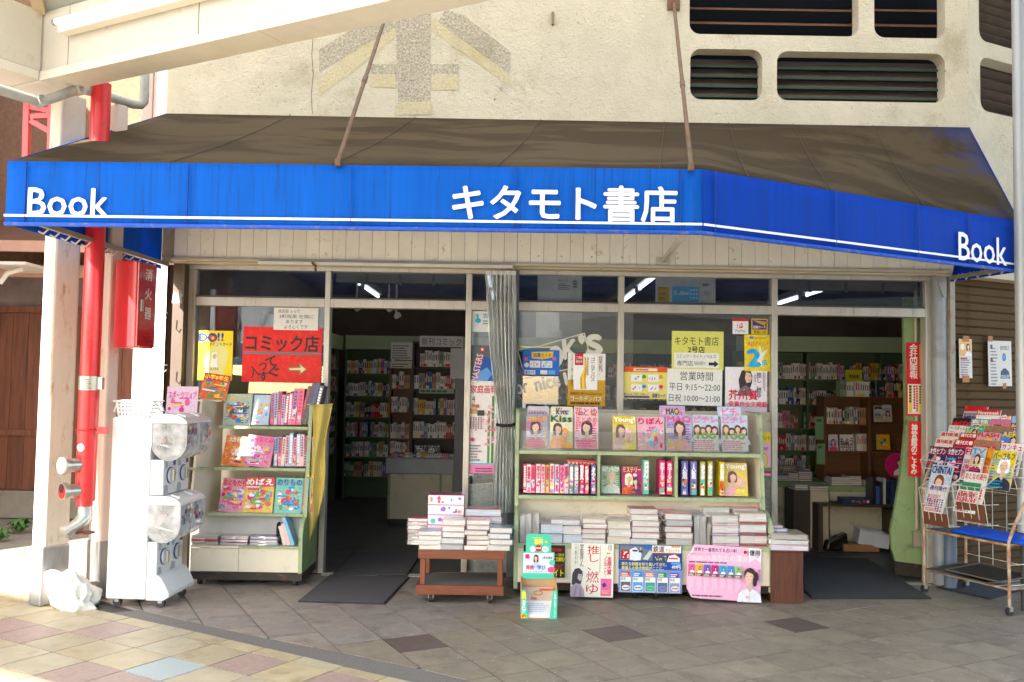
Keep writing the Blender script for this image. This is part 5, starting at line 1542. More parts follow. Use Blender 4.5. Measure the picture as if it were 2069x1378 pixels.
lmag('pink job-guide magazine leaning on the rack\'s left wing', (338, 781, 398, 842), -.62, dict(bg=C(244, 214, 232), cols=pinks, title='スポーツジョブ', tcol=C(236, 90, 160), n=5, ty0=.1, ty1=.34), 8, yaw=12)
lmag('schoolchildren\'s magazine standing on top of the left rack', (407, 756, 461, 808), -.25, dict(bg=C(224, 120, 80), cols=[C(90, 150, 90), C(70, 110, 190), C(250, 220, 90), C(240, 240, 240)], title='小学8年生', tcol=C(255, 230, 80), band=C(208, 40, 40), n=10), 9, roll=-8)
# spines
def spines(x0, x1, yt, yb, Y, n, cols, lab, seed, lean=0, depth=.16, grp=MG):
    rg = random.Random(seed); w = (x1 - x0) / n
    for i in range(n):
        c_ = rg.choice(cols); dy = rg.uniform(-5, 5)
        CNT[lab] = CNT.get(lab, 0) + 1
        spine_book(ORD[CNT[lab] - 1] + ' ' + lab, x0 + i * w, yt + dy, x0 + (i + 1) * w, yb, Y, depth, c_, None, rg.choice([C(200, 40, 90), C(80, 60, 90), C(255, 255, 255), C(60, 90, 160)]), seed * 50 + i, lean + rg.uniform(-2, 2), group=MG, deco=[rg.choice(cols) for _ in range(3)])
lab_group = {}; CNT = {}
ORD = ['leftmost', 'second', 'third', 'fourth', 'fifth', 'sixth', 'seventh', 'eighth', 'ninth', 'tenth', 'eleventh', 'twelfth', 'thirteenth', 'fourteenth', 'fifteenth']
for a in ('edge-on pink magazine from the left on the top shelf of the left rack', 'edge-on pink magazine from the left on the second shelf of the left rack', 'edge-on wrapped magazine from the left on the third shelf of the left rack', 'leaning dark magazine from the left at the end of the left rack'):
    lab_group[a] = 'edge-on: ' + a[:60]
L1, L2, L3, L4 = list(lab_group)
pk = [C(232, 150, 176), C(220, 120, 150), C(240, 200, 214), C(206, 90, 120), C(180, 200, 225), C(224, 170, 190)]
spines(547, 590, 795, 858, -.30, 6, pk, L1, 21, -2)
spines(590, 612, 788, 858, -.30, 2, [C(230, 120, 150), C(216, 206, 210)], L1, 22, -4)
spines(612, 646, 776, 858, -.29, 4, [C(70, 66, 80), C(100, 96, 110), C(60, 54, 60), C(120, 110, 60)], L4, 23, -12)
spines(554, 637, 880, 942, -.33, 11, pk + [C(120, 170, 220), C(240, 230, 200)], L2, 24, -1)
spines(612, 632, 964, 1036, -.38, 4, [C(200, 60, 90), C(90, 170, 100), C(230, 190, 90), C(150, 150, 170)], L3, 25, -2)
# flat piles in the tray
rg = random.Random(5)
for i, (a, b, pk_) in enumerate(((386, 440, 'red'), (444, 500, 'pink'), (504, 560, 'pink'))):
    z = zt[0] + .001
    for j in range(3):
        h_ = .02
        lying_book(['bottom', 'middle', 'top'][j] + ' magazine of the ' + ['left', 'middle', 'right'][i] + ' flat pile in the left tray', xat(a, 1095, -.5), xat(b, 1095, -.5), -.5 + rg.uniform(-.01, .01), .2, z, z + h_, 'grey' if j != 1 else pk_, rg.choice(COVER), 'flat piles in the tray of the left rack', rg, rg.uniform(-3, 3), 'wrapped_magazine'); z += h_ + .002
be = tag(MB().prism([(0, 0), (.12, 0), (.12, .13), (.1, .16), (.02, .16), (0, .13)], .004, lambda a, b, c_: (c_, a, b)).build('bookend', mat('dark_steel', C(60, 60, 64), .4, metal=.5)), 'dark steel bookend standing in the left rack\'s tray', 'bookend')
be.location = (xat(560, 1090, -.42), -.46, zt[0])
for i, (c_, dx, ln, hh2) in enumerate((((216, 206, 196), 0, 16, .15), ((230, 190, 190), .03, 18, .17), ((110, 180, 220), .062, 21, .22))):
    o = MB().box(0, .028, 0, .16, 0, hh2).build('boxed_book', mat('box_%d' % i, C(*c_), .35, coat=.6, var=.12, scale=20), bevel=.002)
    o.location = (xat(572, 1100, -.5) + dx, -.5, zt[0]); o.rotation_euler = (0, R(-ln), 0)
    tag(o, ['beige', 'pale pink', 'light blue'][i] + ' wrapped box book leaning in the corner of the left rack\'s tray', 'book', 'leaning box books')
# yellow cloth hanging on the rack
cl = MB()
def cf(u, v):
    return (rxb + .032 + u * (.135 - .05 * v) + .012 * math.sin(v * 7 + u * 2), -.36 + .02 * math.sin(u * 9 + v * 3) + u * .06, zat(818, 660, -.3) + .012 * u - v * (1.04 - .3 * u))
cl.grid(cf, 18, 16)
o = cl.build('yellow_cloth', mat('yellow_cloth', C(222, 200, 110), .85, var=.08, transl=.25), smooth=True, fix=False); o.modifiers.new('s', 'SOLIDIFY').thickness = .004
tag(o, 'yellow cloth hanging over the green side of the left rack', 'cloth')

# ================================================================= MIDDLE MAGAZINE RACK
YB2 = -.78
mr_ = thing('magazine_rack', 'wide cream and green magazine rack with book stacks in front of the middle window', 'rack', (0, 0, 0))
x0b, x1b = xat(1046, 1100, YB2), xat(1556, 1110, YB2)
ztr = zat(1098, 1060, YB2)
prof2 = side_profile(YB2, -.56, -.47, -.06, zat(1190, 1060, YB2) + .0, ztr + .09, ztr + .24, zat(826, 1060, -.45))
side_panel('side_panel', x0b - .026, x0b, prof2, mr_, M_GRN, M_GRE); side_panel('side_panel', x1b, x1b + .026, prof2, mr_, M_GRN, M_GRE)
e_ = .0008
for xa, xb in ((x0b + .0004, x0b + .003), (x1b - .003, x1b - .0004)):
    MB().prism([(a + .006 if a < -.1 else a, b - .006 if b > .5 else b) for a, b in prof2], xb - xa, lambda a, b, c_: (xa + c_, a + .004, b)).build('side_lining', M_RCR, mr_)
MB().box(x0b + .0035, x1b - .0035, -.09, -.065, .2, zat(832, 1060, -.09)).build('back_panel', M_RCR, mr_)
MB().box(x0b + .0035, x1b - .0035, YB2, -.091, ztr - .016, ztr).build('tray', M_RCR, mr_)
MB().box(x0b + .0035, x1b - .0035, YB2 - .008, YB2 - .0005, ztr - .03, ztr + .003).build('tray_edge', M_GRE, mr_)
zpb = zat(1180, 1300, YB2)
MB().box(x0b + .0035, x1b - .0035, YB2 + .002, YB2 + .016, zpb, ztr - .031).build('base_panel', M_RCR, mr_)
MB().box(x0b + .0035, x1b - .0035, YB2 + .0, YB2 + .012, zpb - .008, zpb - .0005).build('red_trim', mat('dark_red_trim', C(110, 40, 36), .5), mr_)
MB().box(x0b - .02, x1b + .02, YB2 + .03, -.1, zat(1197, 1300, YB2), zpb - .01).build('plinth', M_PLI, mr_)
for cx_ in (x0b + .85, x0b + 1.0, x1b - .12, x0b + .1): caster(mr_, cx_, YB2 + .08, .036)
# sloping kick panel between tray and middle shelf
zs2 = zat(1000, 1060, -.52); zs1 = zat(910, 1060, -.52)
k = MB().add([(x0b + .0035, -.40, ztr), (x1b - .0035, -.40, ztr), (x1b - .0035, -.46, zs2 - .02), (x0b + .0035, -.46, zs2 - .02)], [(0, 1, 2, 3)]).build('kick_panel', M_RCR, mr_)
for i, z in enumerate((zs2, zs1)):
    s_ = MB().box(x0b + .0035, x1b - .0035, -.55, -.091, z - .014, z).build('shelf', M_RCR, mr_)
    MB().box(x0b + .0035, x1b - .0035, -.56, -.5505, z - .022, z + .004).build('shelf_edge', M_GRE, s_)
for px in (1209, 1365):
    xx = xat(px, 960, -.52); MB().box(xx - .01, xx + .01, -.556, -.091, zs2 + .0005, zs1 - .015).build('divider', M_GRE, mr_)
# acrylic strip holding the top row
MB().box(x0b + .01, x1b - .02, -.553, -.55, zs1 + .005, zs1 + .15).build('acrylic_front', glass_mat('acrylic', (.96, .97, .97, 1), .03, .05, (.9, .9, .9, 1), 1.4), mr_)
MG = 'magazines on the middle rack'
top = [((1063, 838, 1108, 905), dict(bg=C(150, 160, 190), fig='woman', hair=C(40, 30, 34), top=C(190, 40, 50), cols=[C(240, 200, 80), C(220, 90, 120), C(250, 250, 250)], title='女性自話', tcol=C(240, 170, 60)), 'blue and red magazine at the left end of the top row'),
       ((1111, 838, 1157, 905), dict(bg=C(230, 224, 190), fig='couple', cols=[C(250, 170, 60), C(110, 180, 90), C(250, 220, 90)], title='Kiss', tcol=C(40, 90, 60), hair=C(60, 50, 46), hair2=C(240, 150, 70)), 'orange and green comic magazine second in the top row'),
       ((1161, 840, 1209, 906), dict(bg=C(246, 206, 216), fig='woman', hair=C(50, 40, 40), top=C(240, 150, 180), cols=[C(220, 80, 120), C(250, 240, 240)], title='花とゆめ', tcol=C(220, 130, 120)), 'pink comic magazine with a dark haired figure third in the top row'),
       ((1238, 841, 1285, 908), dict(bg=C(232, 214, 150), fig='couple', cols=[C(240, 220, 90), C(230, 190, 190), C(250, 250, 240)], title='Young!', tcol=C(255, 255, 255), band=C(226, 200, 80), hair=C(110, 80, 70), hair2=C(200, 150, 150)), 'yellow love-story magazine right of the gap in the top row'),
       ((1288, 843, 1342, 909), dict(bg=C(246, 190, 206), cols=pinks + [C(150, 200, 170)], title='りぼん', tcol=C(220, 60, 110), n=18), 'busy pink comic magazine in the middle of the top row'),
       ((1346, 839, 1398, 910), dict(bg=C(190, 190, 220), fig='woman', hair=C(60, 44, 42), top=C(230, 180, 190), cols=[C(150, 90, 170), C(230, 210, 90)], title='MAQ', tcol=C(240, 110, 170)), 'lilac fashion magazine with a single cover girl in the top row'),
       ((1400, 839, 1452, 911), dict(bg=C(206, 218, 236), fig='group', title='ピチレ', tcol=C(240, 150, 190)), 'pale blue fashion magazine with four cover girls, left of its twin copy'),
       ((1458, 840, 1511, 912), dict(bg=C(206, 218, 236), fig='group', title='ピチレ', tcol=C(240, 150, 190)), 'pale blue fashion magazine with four cover girls, right end of the top row')]
def mmag(label, box, Y, spec, seed, tilt=12, roll=0, t=.018, g=MG):
    M4, w, h = stand(*box, Y, tilt, 0, roll); magazine(label, w, h, t, spec, M4, seed, g)
for i, (bx, sp, lb) in enumerate(top): mmag(lb, bx, -.5, sp, 40 + i)
back_row = [((1066, 821, 1109, 845), dict(bg=C(196, 192, 200), fig='text', cols=[C(150, 120, 160)], tcol=C(120, 90, 140)), 'grey wrapped magazine peeping out behind the left end of the top row'),
            ((1113, 822, 1157, 845), dict(bg=C(226, 220, 190), fig='busy', n=4, title='Kiss', tcol=C(40, 70, 110), ty0=-.3, ty1=.4, tw=.5), 'second copy of the orange and green comic magazine peeping out behind'),
            ((1160, 822, 1208, 845), dict(bg=C(244, 206, 214), fig='busy', n=4, cols=pinks, title='花とゆ', tcol=C(214, 120, 110), ty0=-.3, ty1=.4), 'second copy of the pink comic magazine peeping out behind'),
            ((1333, 820, 1384, 845), dict(bg=C(200, 170, 206), fig='busy', n=5, cols=pinks, title='MAQ', tcol=C(80, 60, 70), ty0=-.3, ty1=.3, tw=.5), 'second copy of the lilac fashion magazine peeping out behind'),
            ((1450, 822, 1497, 845), dict(bg=C(206, 216, 234), fig='busy', n=4, cols=[C(230, 230, 250), C(240, 180, 200)], title='ピチ', tcol=C(236, 150, 186), ty0=-.3, ty1=.4, tw=.6), 'third copy of the pale blue fashion magazine peeping out behind')]
for i, (bx, sp, lb) in enumerate(back_row): mmag(lb, bx, -.44, sp, 60 + i)
# second row
mmag('green animal-story magazine face-out in the second row', (1214, 941, 1252, 996), -.42, dict(bg=C(120, 150, 120), fig='woman', hair=C(150, 160, 130), top=C(210, 220, 210), cols=[C(80, 120, 80), C(200, 210, 190)], title='動物', tcol=C(230, 240, 220)), 71)
mmag('magenta mystery magazine face-out in the second row', (1257, 943, 1297, 998), -.42, dict(bg=C(190, 40, 120), fig='couple', hair=C(235, 210, 170), hair2=C(60, 40, 60), cols=[C(240, 230, 230), C(230, 120, 60), C(110, 30, 90)], title='ミステリー', tcol=C(255, 240, 120)), 72)
mmag('yellow love-story magazine face-out at the right end of the second row', (1464, 936, 1510, 1001), -.45, dict(bg=C(226, 204, 130), fig='couple', cols=[C(240, 220, 90), C(230, 180, 190)], title='Young!', tcol=C(255, 255, 255), hair=C(100, 70, 60), hair2=C(190, 130, 140)), 73)
sp2 = [(1057, 1064, C(210, 60, 90), ''), (1064, 1073, C(240, 226, 228), '恋愛'), (1073, 1082, C(236, 110, 130), '白書'), (1083, 1092, C(246, 206, 214), '恋ふる'), (1093, 1101, C(246, 200, 206), '恋ふる'), (1102, 1110, C(232, 180, 70), '別冊'),
       (1111, 1120, C(240, 228, 232), '花音'), (1121, 1130, C(240, 214, 226), '花丸'), (1131, 1140, C(240, 150, 190), '少女'), (1140, 1149, C(226, 200, 220), '夢'), (1150, 1159, C(120, 130, 130), '魔'), (1160, 1169, C(140, 150, 160), '猫'), (1171, 1180, C(220, 60, 80), '夏'), (1181, 1190, C(214, 40, 70), '秋'), (1194, 1204, C(110, 110, 170), '冬')]
for i, (a, b, c_, t_) in enumerate(sp2):
    spine_book(ORD[i] + ' thick comic magazine from the left in the packed pink row of spines', a, 938 + (i % 3), b, 995 + i * .2, -.53, .18, c_, t_ or None, C(200, 40, 90) if sum(c_[:3]) > 1 else C(250, 240, 240), 80 + i, group='packed comic magazines, second row of the middle rack', deco=pinks)
for i, (a, b, yt, yb, c_, t_, lb) in enumerate([(1300, 1311, 930, 998, C(130, 210, 190), '月', 'mint green comic magazine standing alone in the middle compartment'),
        (1332, 1344, 931, 999, C(236, 90, 140), '恋する', 'left of two hot pink comic magazines in the middle compartment'), (1347, 1359, 932, 999, C(234, 80, 130), '恋する', 'right of two hot pink comic magazines in the middle compartment'),
        (1377, 1390, 932, 1000, C(120, 110, 180), '人魚', 'first of two violet comic magazines in the right compartment'), (1395, 1408, 933, 1000, C(130, 120, 190), '人魚', 'second of two violet comic magazines in the right compartment'),
        (1415, 1425, 933, 1001, C(190, 180, 90), '旅', 'first of two olive comic magazines in the right compartment'), (1430, 1440, 933, 1001, C(196, 186, 96), '旅', 'second of two olive comic magazines in the right compartment'),
        (1454, 1464, 934, 1001, C(230, 210, 80), '若葉', 'yellow spined magazine beside the love-story cover in the right compartment')]):
    spine_book(lb, a, yt, b, yb, -.5, .16, c_, t_, C(250, 250, 250), 120 + i, group='loose comic magazines, second row of the middle rack', deco=[C(240, 200, 210), C(250, 240, 230), C(220, 120, 80), C(100, 200, 180)])
M4, w, h = stand(1146, 930, 1204, 940, -.45, 0, 0, -2)
magazine('red and orange magazine lying flat on top of the packed spines', w, h, .16, dict(bg=C(214, 70, 80), fig='text', cols=[C(250, 180, 80)], tcol=C(240, 230, 230)), M4, 130, MG)

# book stacks in the tray (photo boxes: left, right, bottom, top, list of page colours bottom to top)
rg = random.Random(9)
def z5(py): return 980 + py / 3.284
def stack(nm, a, b, yb, yt, kinds, Y, dep, grp, jitter=6, lab=None):
    x0, x1 = xat(1030 + a / 3.284, z5(yb), Y), xat(1030 + b / 3.284, z5(yb), Y)
    zb0 = ztr + .002 if yb > 340 else zat(z5(yb), 1300, Y)
    zt0 = zat(z5(yt), 1030 + a / 3.284, Y)
    n = len(kinds); wts = [.35 if k_ in ('pink', 'red') else 1 for k_ in kinds]
    tot = sum(wts); z = zb0
    ords = ['bottom', 'second', 'third', 'fourth', 'fifth', 'sixth', 'seventh']
    for i, k_ in enumerate(kinds):
        h_ = (zt0 - zb0) * wts[i] / tot; j = rg.uniform(-jitter, jitter) * .0012
        pos = 'top' if i == n - 1 and n > 1 else ords[i]
        lying_book('%s book of %s' % (pos, nm), x0 + j, x1 + j, Y + rg.uniform(-.006, .006), dep, z, z + h_ - .0012, k_, rg.choice(COVER), grp, rg, rg.uniform(-2, 2)); z += h_
TG = 'wrapped book stacks in the tray of the middle rack'
YS = YB2 + .02
stack('the bluish stack at the far left of the tray', 200, 350, 385, 258, ['blue', 'blue'], YS, .17, TG)
stack('the low stack next to the bluish one', 348, 480, 385, 270, ['blue', 'white'], YS + .01, .17, TG)
stack('the offset book pile resting behind the bluish stacks', 268, 460, 275, 225, ['white'], YS + .05, .16, TG)
stack('the stack above the red-titled poster', 490, 645, 388, 222, ['white'] * 5, YS, .16, TG, 14)
stack('the cream stack left of the tallest stack', 652, 805, 388, 240, ['cream', 'white', 'cream'], YS, .16, TG)
stack('the tallest stack above the railway poster', 806, 988, 390, 155, ['white'] * 6, YS, .17, TG, 8)
stack('the notched stack right of the tallest stack', 1032, 1210, 390, 188, ['grey', 'white', 'white', 'grey', 'white'], YS + .005, .17, TG, 5)
stack('the pink-banded stack above the pink poster', 1342, 1520, 398, 200, ['pink', 'white', 'pink', 'white', 'pink', 'white'], YS, .17, TG, 3)
stack('the red-banded stack at the right end of the tray', 1527, 1705, 400, 186, ['red', 'white', 'red', 'white', 'red', 'white'], YS, .17, TG, 3)
YS2 = YS + .19
stack('the hidden back stack behind the tallest stack', 840, 980, 388, 205, ['grey', 'white', 'grey'], YS2, .13, TG)
stack('the back stack showing between two front stacks', 985, 1100, 388, 170, ['white', 'grey', 'white', 'lilac'], YS2, .14, TG)
stack('the low back stack behind the standing pair', 1110, 1278, 388, 182, ['white', 'grey', 'white', 'blue'], YS2, .14, TG)
stack('the back stack behind the pink-banded stack', 1282, 1460, 388, 148, ['white', 'lilac', 'white', 'white', 'white'], YS2, .14, TG)
stack('the back stack behind the red-banded stack', 1480, 1652, 388, 152, ['cream', 'white', 'grey', 'white', 'white'], YS2, .14, TG)
stack('the crumpled back pile left of the tallest stack', 660, 800, 388, 205, ['cream', 'white', 'cream', 'white'], YS2, .14, TG)
def upright(a, b, yt, yb, pk, Y, lb):
    p = at(1030 + (a + b) / 2 / 3.284, z5(yb), Y); k_ = (Y - CAM.y) / FPX / 3.284
    w, h = (b - a) * k_, (yb - yt) * k_
    o = MB().box(-w / 2, w / 2, 0, .14, 0, h).build('wrapped_book', PAGE[pk], bevel=.002); o.location = (p.x, Y, ztr + .002); o.rotation_euler = (0, R(rg.uniform(-2, 2)), 0)
    tag(o, lb, 'book', 'upright wrapped books in the tray')
    f = MB().add([(-w / 2 - .003, -.003, 0), (w / 2 + .003, -.003, 0), (w / 2 + .002, -.003, h * 1.05), (0, .004, h * 1.1), (-w / 2, -.003, h * 1.04)], [(0, 1, 2, 3, 4)]); link('film_wrap', f.mesh('film_wrap', FILM), o)
for a, b, y_, lb in ((68, 100, 212, 'first'), (104, 143, 205, 'second'), (148, 188, 202, 'third')):
    upright(a, b, y_, 385, 'grey', YS, lb + ' upright wrapped book from the left end of the tray')
for a, b, y_, lb in ((1228, 1262, 210, 'left grey'), (1266, 1303, 208, 'right grey')):
    upright(a, b, y_, 395, 'grey', YS, lb + ' upright wrapped book between the notched and pink-banded stacks')
upright(1305, 1327, 255, 395, 'cream', YS + .03, 'brownish upright book beside the pink-banded stack')
# wooden box with big magazines on the right
bxl, bxr = xat(1558, 1200, -.8), xat(1623, 1200, -.8)
wb_ = thing('wooden_box', 'reddish brown wooden box standing right of the middle rack', 'box', ((bxl + bxr) / 2, -.8, 0))
M_WB = mat('red_brown_wood', C(94, 52, 34), .5, var=.3, scale=9, stretch=(8, 8, .6), dirt=C(66, 34, 24), dirt_amt=.4)
hb = zat(1112, 1590, -.8); hwx = (bxr - bxl) / 2
MB().box(-hwx, hwx, 0, .02, 0, hb - .016).build('front_board', M_WB, wb_, bevel=.002)
MB().box(-hwx, -hwx + .018, .0205, .36, 0, hb - .016).build('side_board', M_WB, wb_); MB().box(hwx - .018, hwx, .0205, .36, 0, hb - .016).build('side_board', M_WB, wb_)
MB().box(-hwx, hwx, 0, .36, hb - .0155, hb).build('top_board', M_WB, wb_, bevel=.002)
z = hb + .001
for i, (pk_, h_, a, b) in enumerate((('lilac', .042, 1558, 1634), ('white', .038, 1557, 1634), ('grey', .03, 1558, 1632), ('lilac', .026, 1558, 1600), ('pink', .02, 1556, 1592))):
    lying_book(['bottom', 'second', 'third', 'fourth, shorter', 'top, shortest'][i] + ' wrapped magazine of the pile on the wooden box', xat(a, 1100, -.82), xat(b, 1100, -.82), -.82 if i < 3 else -.7, .27, z, z + h_, pk_, rg.choice(COVER), 'wrapped magazines on the wooden box', rg, rg.uniform(-2, 2), 'wrapped_magazine'); z += h_ + .001

# ================================================================= WOODEN CART WITH BOOKS
YC = -.98
M_CW = mat('orange_wood', C(122, 64, 38), .45, var=.25, scale=8, stretch=(.7, 8, 8), dirt=C(96, 50, 30), dirt_amt=.35, dirt_scale=6)
M_CWV = mat('orange_wood_leg', C(126, 66, 40), .45, var=.25, scale=8, stretch=(8, 8, .7))
ct = thing('book_cart', 'low red-brown wooden cart on casters holding book stacks by the doorway', 'cart', (0, 0, 0))
cx0, cx1 = xat(845, 1125, YC), xat(1020, 1130, YC); cdp = .46
ztp = zat(1112, 930, YC); zap = zat(1130, 930, YC)
MB().box(cx0, cx1, YC, YC + .02, zap, ztp).build('apron', M_CW, ct, bevel=.003); MB().box(cx0, cx1, YC + cdp - .02, YC + cdp, zap, ztp).build('apron', M_CW, ct)
MB().box(cx0, cx0 + .02, YC + .0205, YC + cdp - .0205, zap, ztp).build('apron', M_CW, ct); MB().box(cx1 - .02, cx1, YC + .0205, YC + cdp - .0205, zap, ztp).build('apron', M_CW, ct)
MB().box(cx0 + .0205, cx1 - .0205, YC + .0205, YC + cdp - .0205, ztp - .018, ztp - .002).build('top_board', M_CW, ct)
zl0, zl1 = zat(1202, 930, YC), zat(1183, 930, YC)
MB().box(cx0 - .01, cx1 - .004, YC - .01, YC + .012, zl0, zl1).build('lower_frame', M_CW, ct, bevel=.003); MB().box(cx0 - .01, cx1 - .004, YC + cdp - .012, YC + cdp + .01, zl0, zl1).build('lower_frame', M_CW, ct)
MB().box(cx1 - .022, cx1 - .004, YC + .0125, YC + cdp - .0125, zl0, zl1).build('lower_frame', M_CW, ct); MB().box(cx0 - .01, cx0 + .01, YC + .0125, YC + cdp - .0125, zl0, zl1).build('lower_frame', M_CW, ct)
MB().box(cx0 + .0105, cx1 - .0225, YC + .0125, YC + cdp - .0125, zl1 - .012, zl1 - .003).build('lower_shelf', mat('grey_carpet', C(110, 106, 98), .9, var=.1), ct)
for x_ in (cx0 + .012, cx1 - .05):
    for y_ in (YC + .021, YC + cdp - .06):
        MB().box(x_, x_ + .036, y_, y_ + .036, zl1 - .002, zap + .01).build('leg', M_CWV, ct, bevel=.003)
for x_ in (cx0 + .09, cx1 - .1):
    caster(ct, x_, YC + .05, .028); caster(ct, x_, YC + cdp - .05, .028)
TGc = 'wrapped books on the wooden cart'
def cstack(nm, a, b, yb, yt, kinds, Y, dep, jitter=4, cov=None, name='wrapped_book'):
    x0, x1 = xat(640 + a / 3.83, 900 + yb / 3.83, Y), xat(640 + b / 3.83, 900 + yb / 3.83, Y)
    zb0 = ztp + .001; zt0 = zat(900 + yt / 3.83, 640 + a / 3.83, Y); n = len(kinds); z = zb0
    ords = ['bottom', 'second', 'third', 'fourth', 'fifth', 'sixth', 'seventh', 'eighth']
    for i, k_ in enumerate(kinds):
        h_ = (zt0 - zb0) / n; j = rg.uniform(-jitter, jitter) * .0012
        lying_book('%s book of %s' % ('top' if i == n - 1 else ords[i], nm), x0 + j, x1 + j, Y + rg.uniform(-.006, .006), dep, z, z + h_ - .0012, k_, cov or rg.choice(COVER), TGc, rg, rg.uniform(-2, 2), name); z += h_
cstack('the front left stack on the cart', 783, 962, 810, 660, ['white'] * 4, YC + .01, .15)
cstack('the second front stack on the cart', 965, 1140, 812, 572, ['grey', 'white', 'white', 'white', 'white'], YC + .015, .15, 8)
cstack('the third front stack on the cart', 1148, 1325, 818, 575, ['white', 'white', 'cream', 'white', 'white', 'white'], YC + .01, .15, 8)
cstack('the front right stack on the cart', 1330, 1505, 822, 635, ['white'] * 4, YC + .01, .15, 8)
cstack('the magazine pile at the back left of the cart', 700, 855, 830, 560, ['cream', 'grey', 'grey', 'grey', 'lilac', 'grey', 'white'], YC + .2, .2, 3, name='wrapped_magazine')
cstack('the back right pile on the cart', 1150, 1425, 830, 490, ['lilac', 'white', 'lilac', 'white', 'blue'], YC + .22, .2, 6)
# tall colourful back stack
Yt = YC + .2; x0t, x1t = xat(864, 1020, Yt), xat(938, 1020, Yt)
z = ztp + .001; ztop_s = zat(1000, 900, Yt)
edges = 5; dz_ = (ztop_s - z) / edges
for i in range(edges):
    o = lying_book(['bottom', 'second', 'third', 'fourth', 'top'][i] + ' thick colourful magazine of the tall stack on the cart', x0t, x1t, Yt, .2, z, z + dz_ - .001, 'lilac', COVER[0], 'thick colourful magazines on the cart', rg, rg.uniform(-1, 1), 'wrapped_magazine', False)
    pr = Print(.0, .0003); w = x1t - x0t
    rr = random.Random(i); pr.rect(-w / 2 + .004, .003, w / 2 - .004, dz_ - .004, C(236, 226, 240))
    pr.blobs(-w / 2 + .01, .006, w / 2 - .01, dz_ - .008, 10, [C(240, 90, 140), C(90, 200, 190), C(240, 170, 120), C(250, 250, 250), C(150, 120, 200)], rr, .03, .08)
    q = pr.build('spine_print', o, INKG); q.rotation_euler = (R(90), 0, 0); q.location = (0, .002, .0)
    z += dz_
# ================================================================= POSTERS AND NOTICES ON THE FRONT
PG = 'posters and notices on the shop front'
YG = 0.018
YEL = C(240, 214, 60)
# yellow point-card poster
p = Poster(400, 668, 470, 768, YG)
p.P([(418, 768), (416, 745), (412, 728), (420, 712), (430, 700), (440, 690), (455, 700), (462, 715), (458, 735), (452, 752), (458, 768)], C(228, 222, 150))
p.T('DO', 402, 674, 437, 690, C(40, 60, 150), .05); p.T('!!', 439, 673, 450, 688, C(40, 60, 150), .03)
p.E(429, 683, 6, 6, C(214, 50, 40)); p.E(429, 683, 3, 3, C(240, 220, 60))
p.T('ポイントカード', 422, 691, 468, 699, C(50, 60, 100), .01)
p.P([(426, 742), (429, 712), (438, 712), (441, 742)], C(240, 240, 236)); p.E(434, 720, 4, 5, C(200, 190, 150))
p.T('SUITA', 425, 743, 443, 748, C(80, 80, 60), .005)
p.put('poster', 'yellow point-card poster on the left window pane', 'poster', C(242, 216, 56), PG)
# red comic shop banner
p = Poster(490, 661, 650, 773, YG - .004)
RB = C(236, 40, 30)
p.T('コミック店', 496, 677, 643, 710, BK, .028)
p.R(492, 712, 648, 716, C(90, 130, 140))
p.T('入', 506, 739, 524, 763, BK, .025, rot=18); p.T('っ', 525, 734, 540, 748, BK, .025, rot=20); p.T('て', 538, 722, 560, 742, BK, .025, rot=20)
p.T('す', 524, 752, 544, 771, BK, .025, rot=10); p.T('ぐ', 544, 741, 566, 762, BK, .025, rot=14)
p.P([(584, 742), (606, 740), (604, 732), (622, 745), (606, 757), (607, 748), (585, 749)], C(120, 140, 90)); p.P([(586, 744), (609, 742), (607, 736), (619, 745), (609, 753), (609, 747), (586, 747)], C(236, 230, 190))
p.put('banner', 'red hand-lettered comic shop sign with an arrow on the left window', 'sign', RB, PG, rot=-.5)
p = Poster(553, 622, 643, 667, YG - .007)
for i, (t, a, b) in enumerate((('商店街 入って', 562, 606), ('3軒程奥 左側に', 564, 634), ('あります', 578, 612), ('よろしくです', 575, 622))):
    p.T(t, a, 625 + i * 10.5, b, 633 + i * 10.5, C(50, 48, 50), .0)
p.put('notice', 'white handwritten notice above the red comic sign', 'notice', WH, PG)
# calendars in the transom
def calendar(label, x0, y0, x1, y1, kind):
    p = Poster(x0, y0, x1, y1, .05)
    p.R(x0, y0, x1, y0 + 6, C(40, 150, 120)); p.T('2021 シンプルカレンダー', x0 + 8, y0 + 1, x1 - 10, y0 + 5, WH, .0)
    if kind == 0:
        p.T('2021 シンプル', x0 + 42, y0 + 15, x0 + 60, y0 + 20, C(90, 90, 90)); p.L(x0 + 42, y0 + 22, x0 + 66, y0 + 36, 4, C(120, 120, 120)); p.L(x0 + 72, y0 + 16, x0 + 84, y0 + 32, 3, C(130, 130, 130), 3, .8)
    else:
        p.R(x0 + 5, y0 + 28, x0 + 28, y1 - 1, C(232, 180, 60)); p.T('2021', x0 + 6, y0 + 29, x0 + 20, y0 + 33, BK, .01); p.T('3カ月', x0 + 6, y0 + 40, x0 + 20, y0 + 46, BK, .02); p.L(x0 + 6, y0 + 48, x0 + 22, y0 + 54, 2, BK)
        p.R(x0 + 34, y0 + 27, x0 + 88, y1 - 1, C(120, 200, 236))
        rr = random.Random(2)
        for i in range(9): p.R(x0 + 37 + i * 3.4, y0 + 44 - rr.uniform(2, 9), x0 + 39.6 + i * 3.4, y0 + 44, WH)
        for i in range(3):
            for j in range(3): p.E(x0 + 72 + i * 6, y0 + 34 + j * 8, 2, 2, C(220, 240, 250))
        p.L(x0 + 96, y0 + 20, x0 + 112, y0 + 26, 2, C(120, 120, 120), 1, .8); p.L(x0 + 98, y0 + 34, x0 + 112, y0 + 44, 4, C(150, 150, 150))
    p.put('calendar', label, 'calendar', C(226, 222, 208), PG)
calendar('blank calendar sheet with a green header in the transom beside the curtain', 1086, 549, 1176, 611, 0)
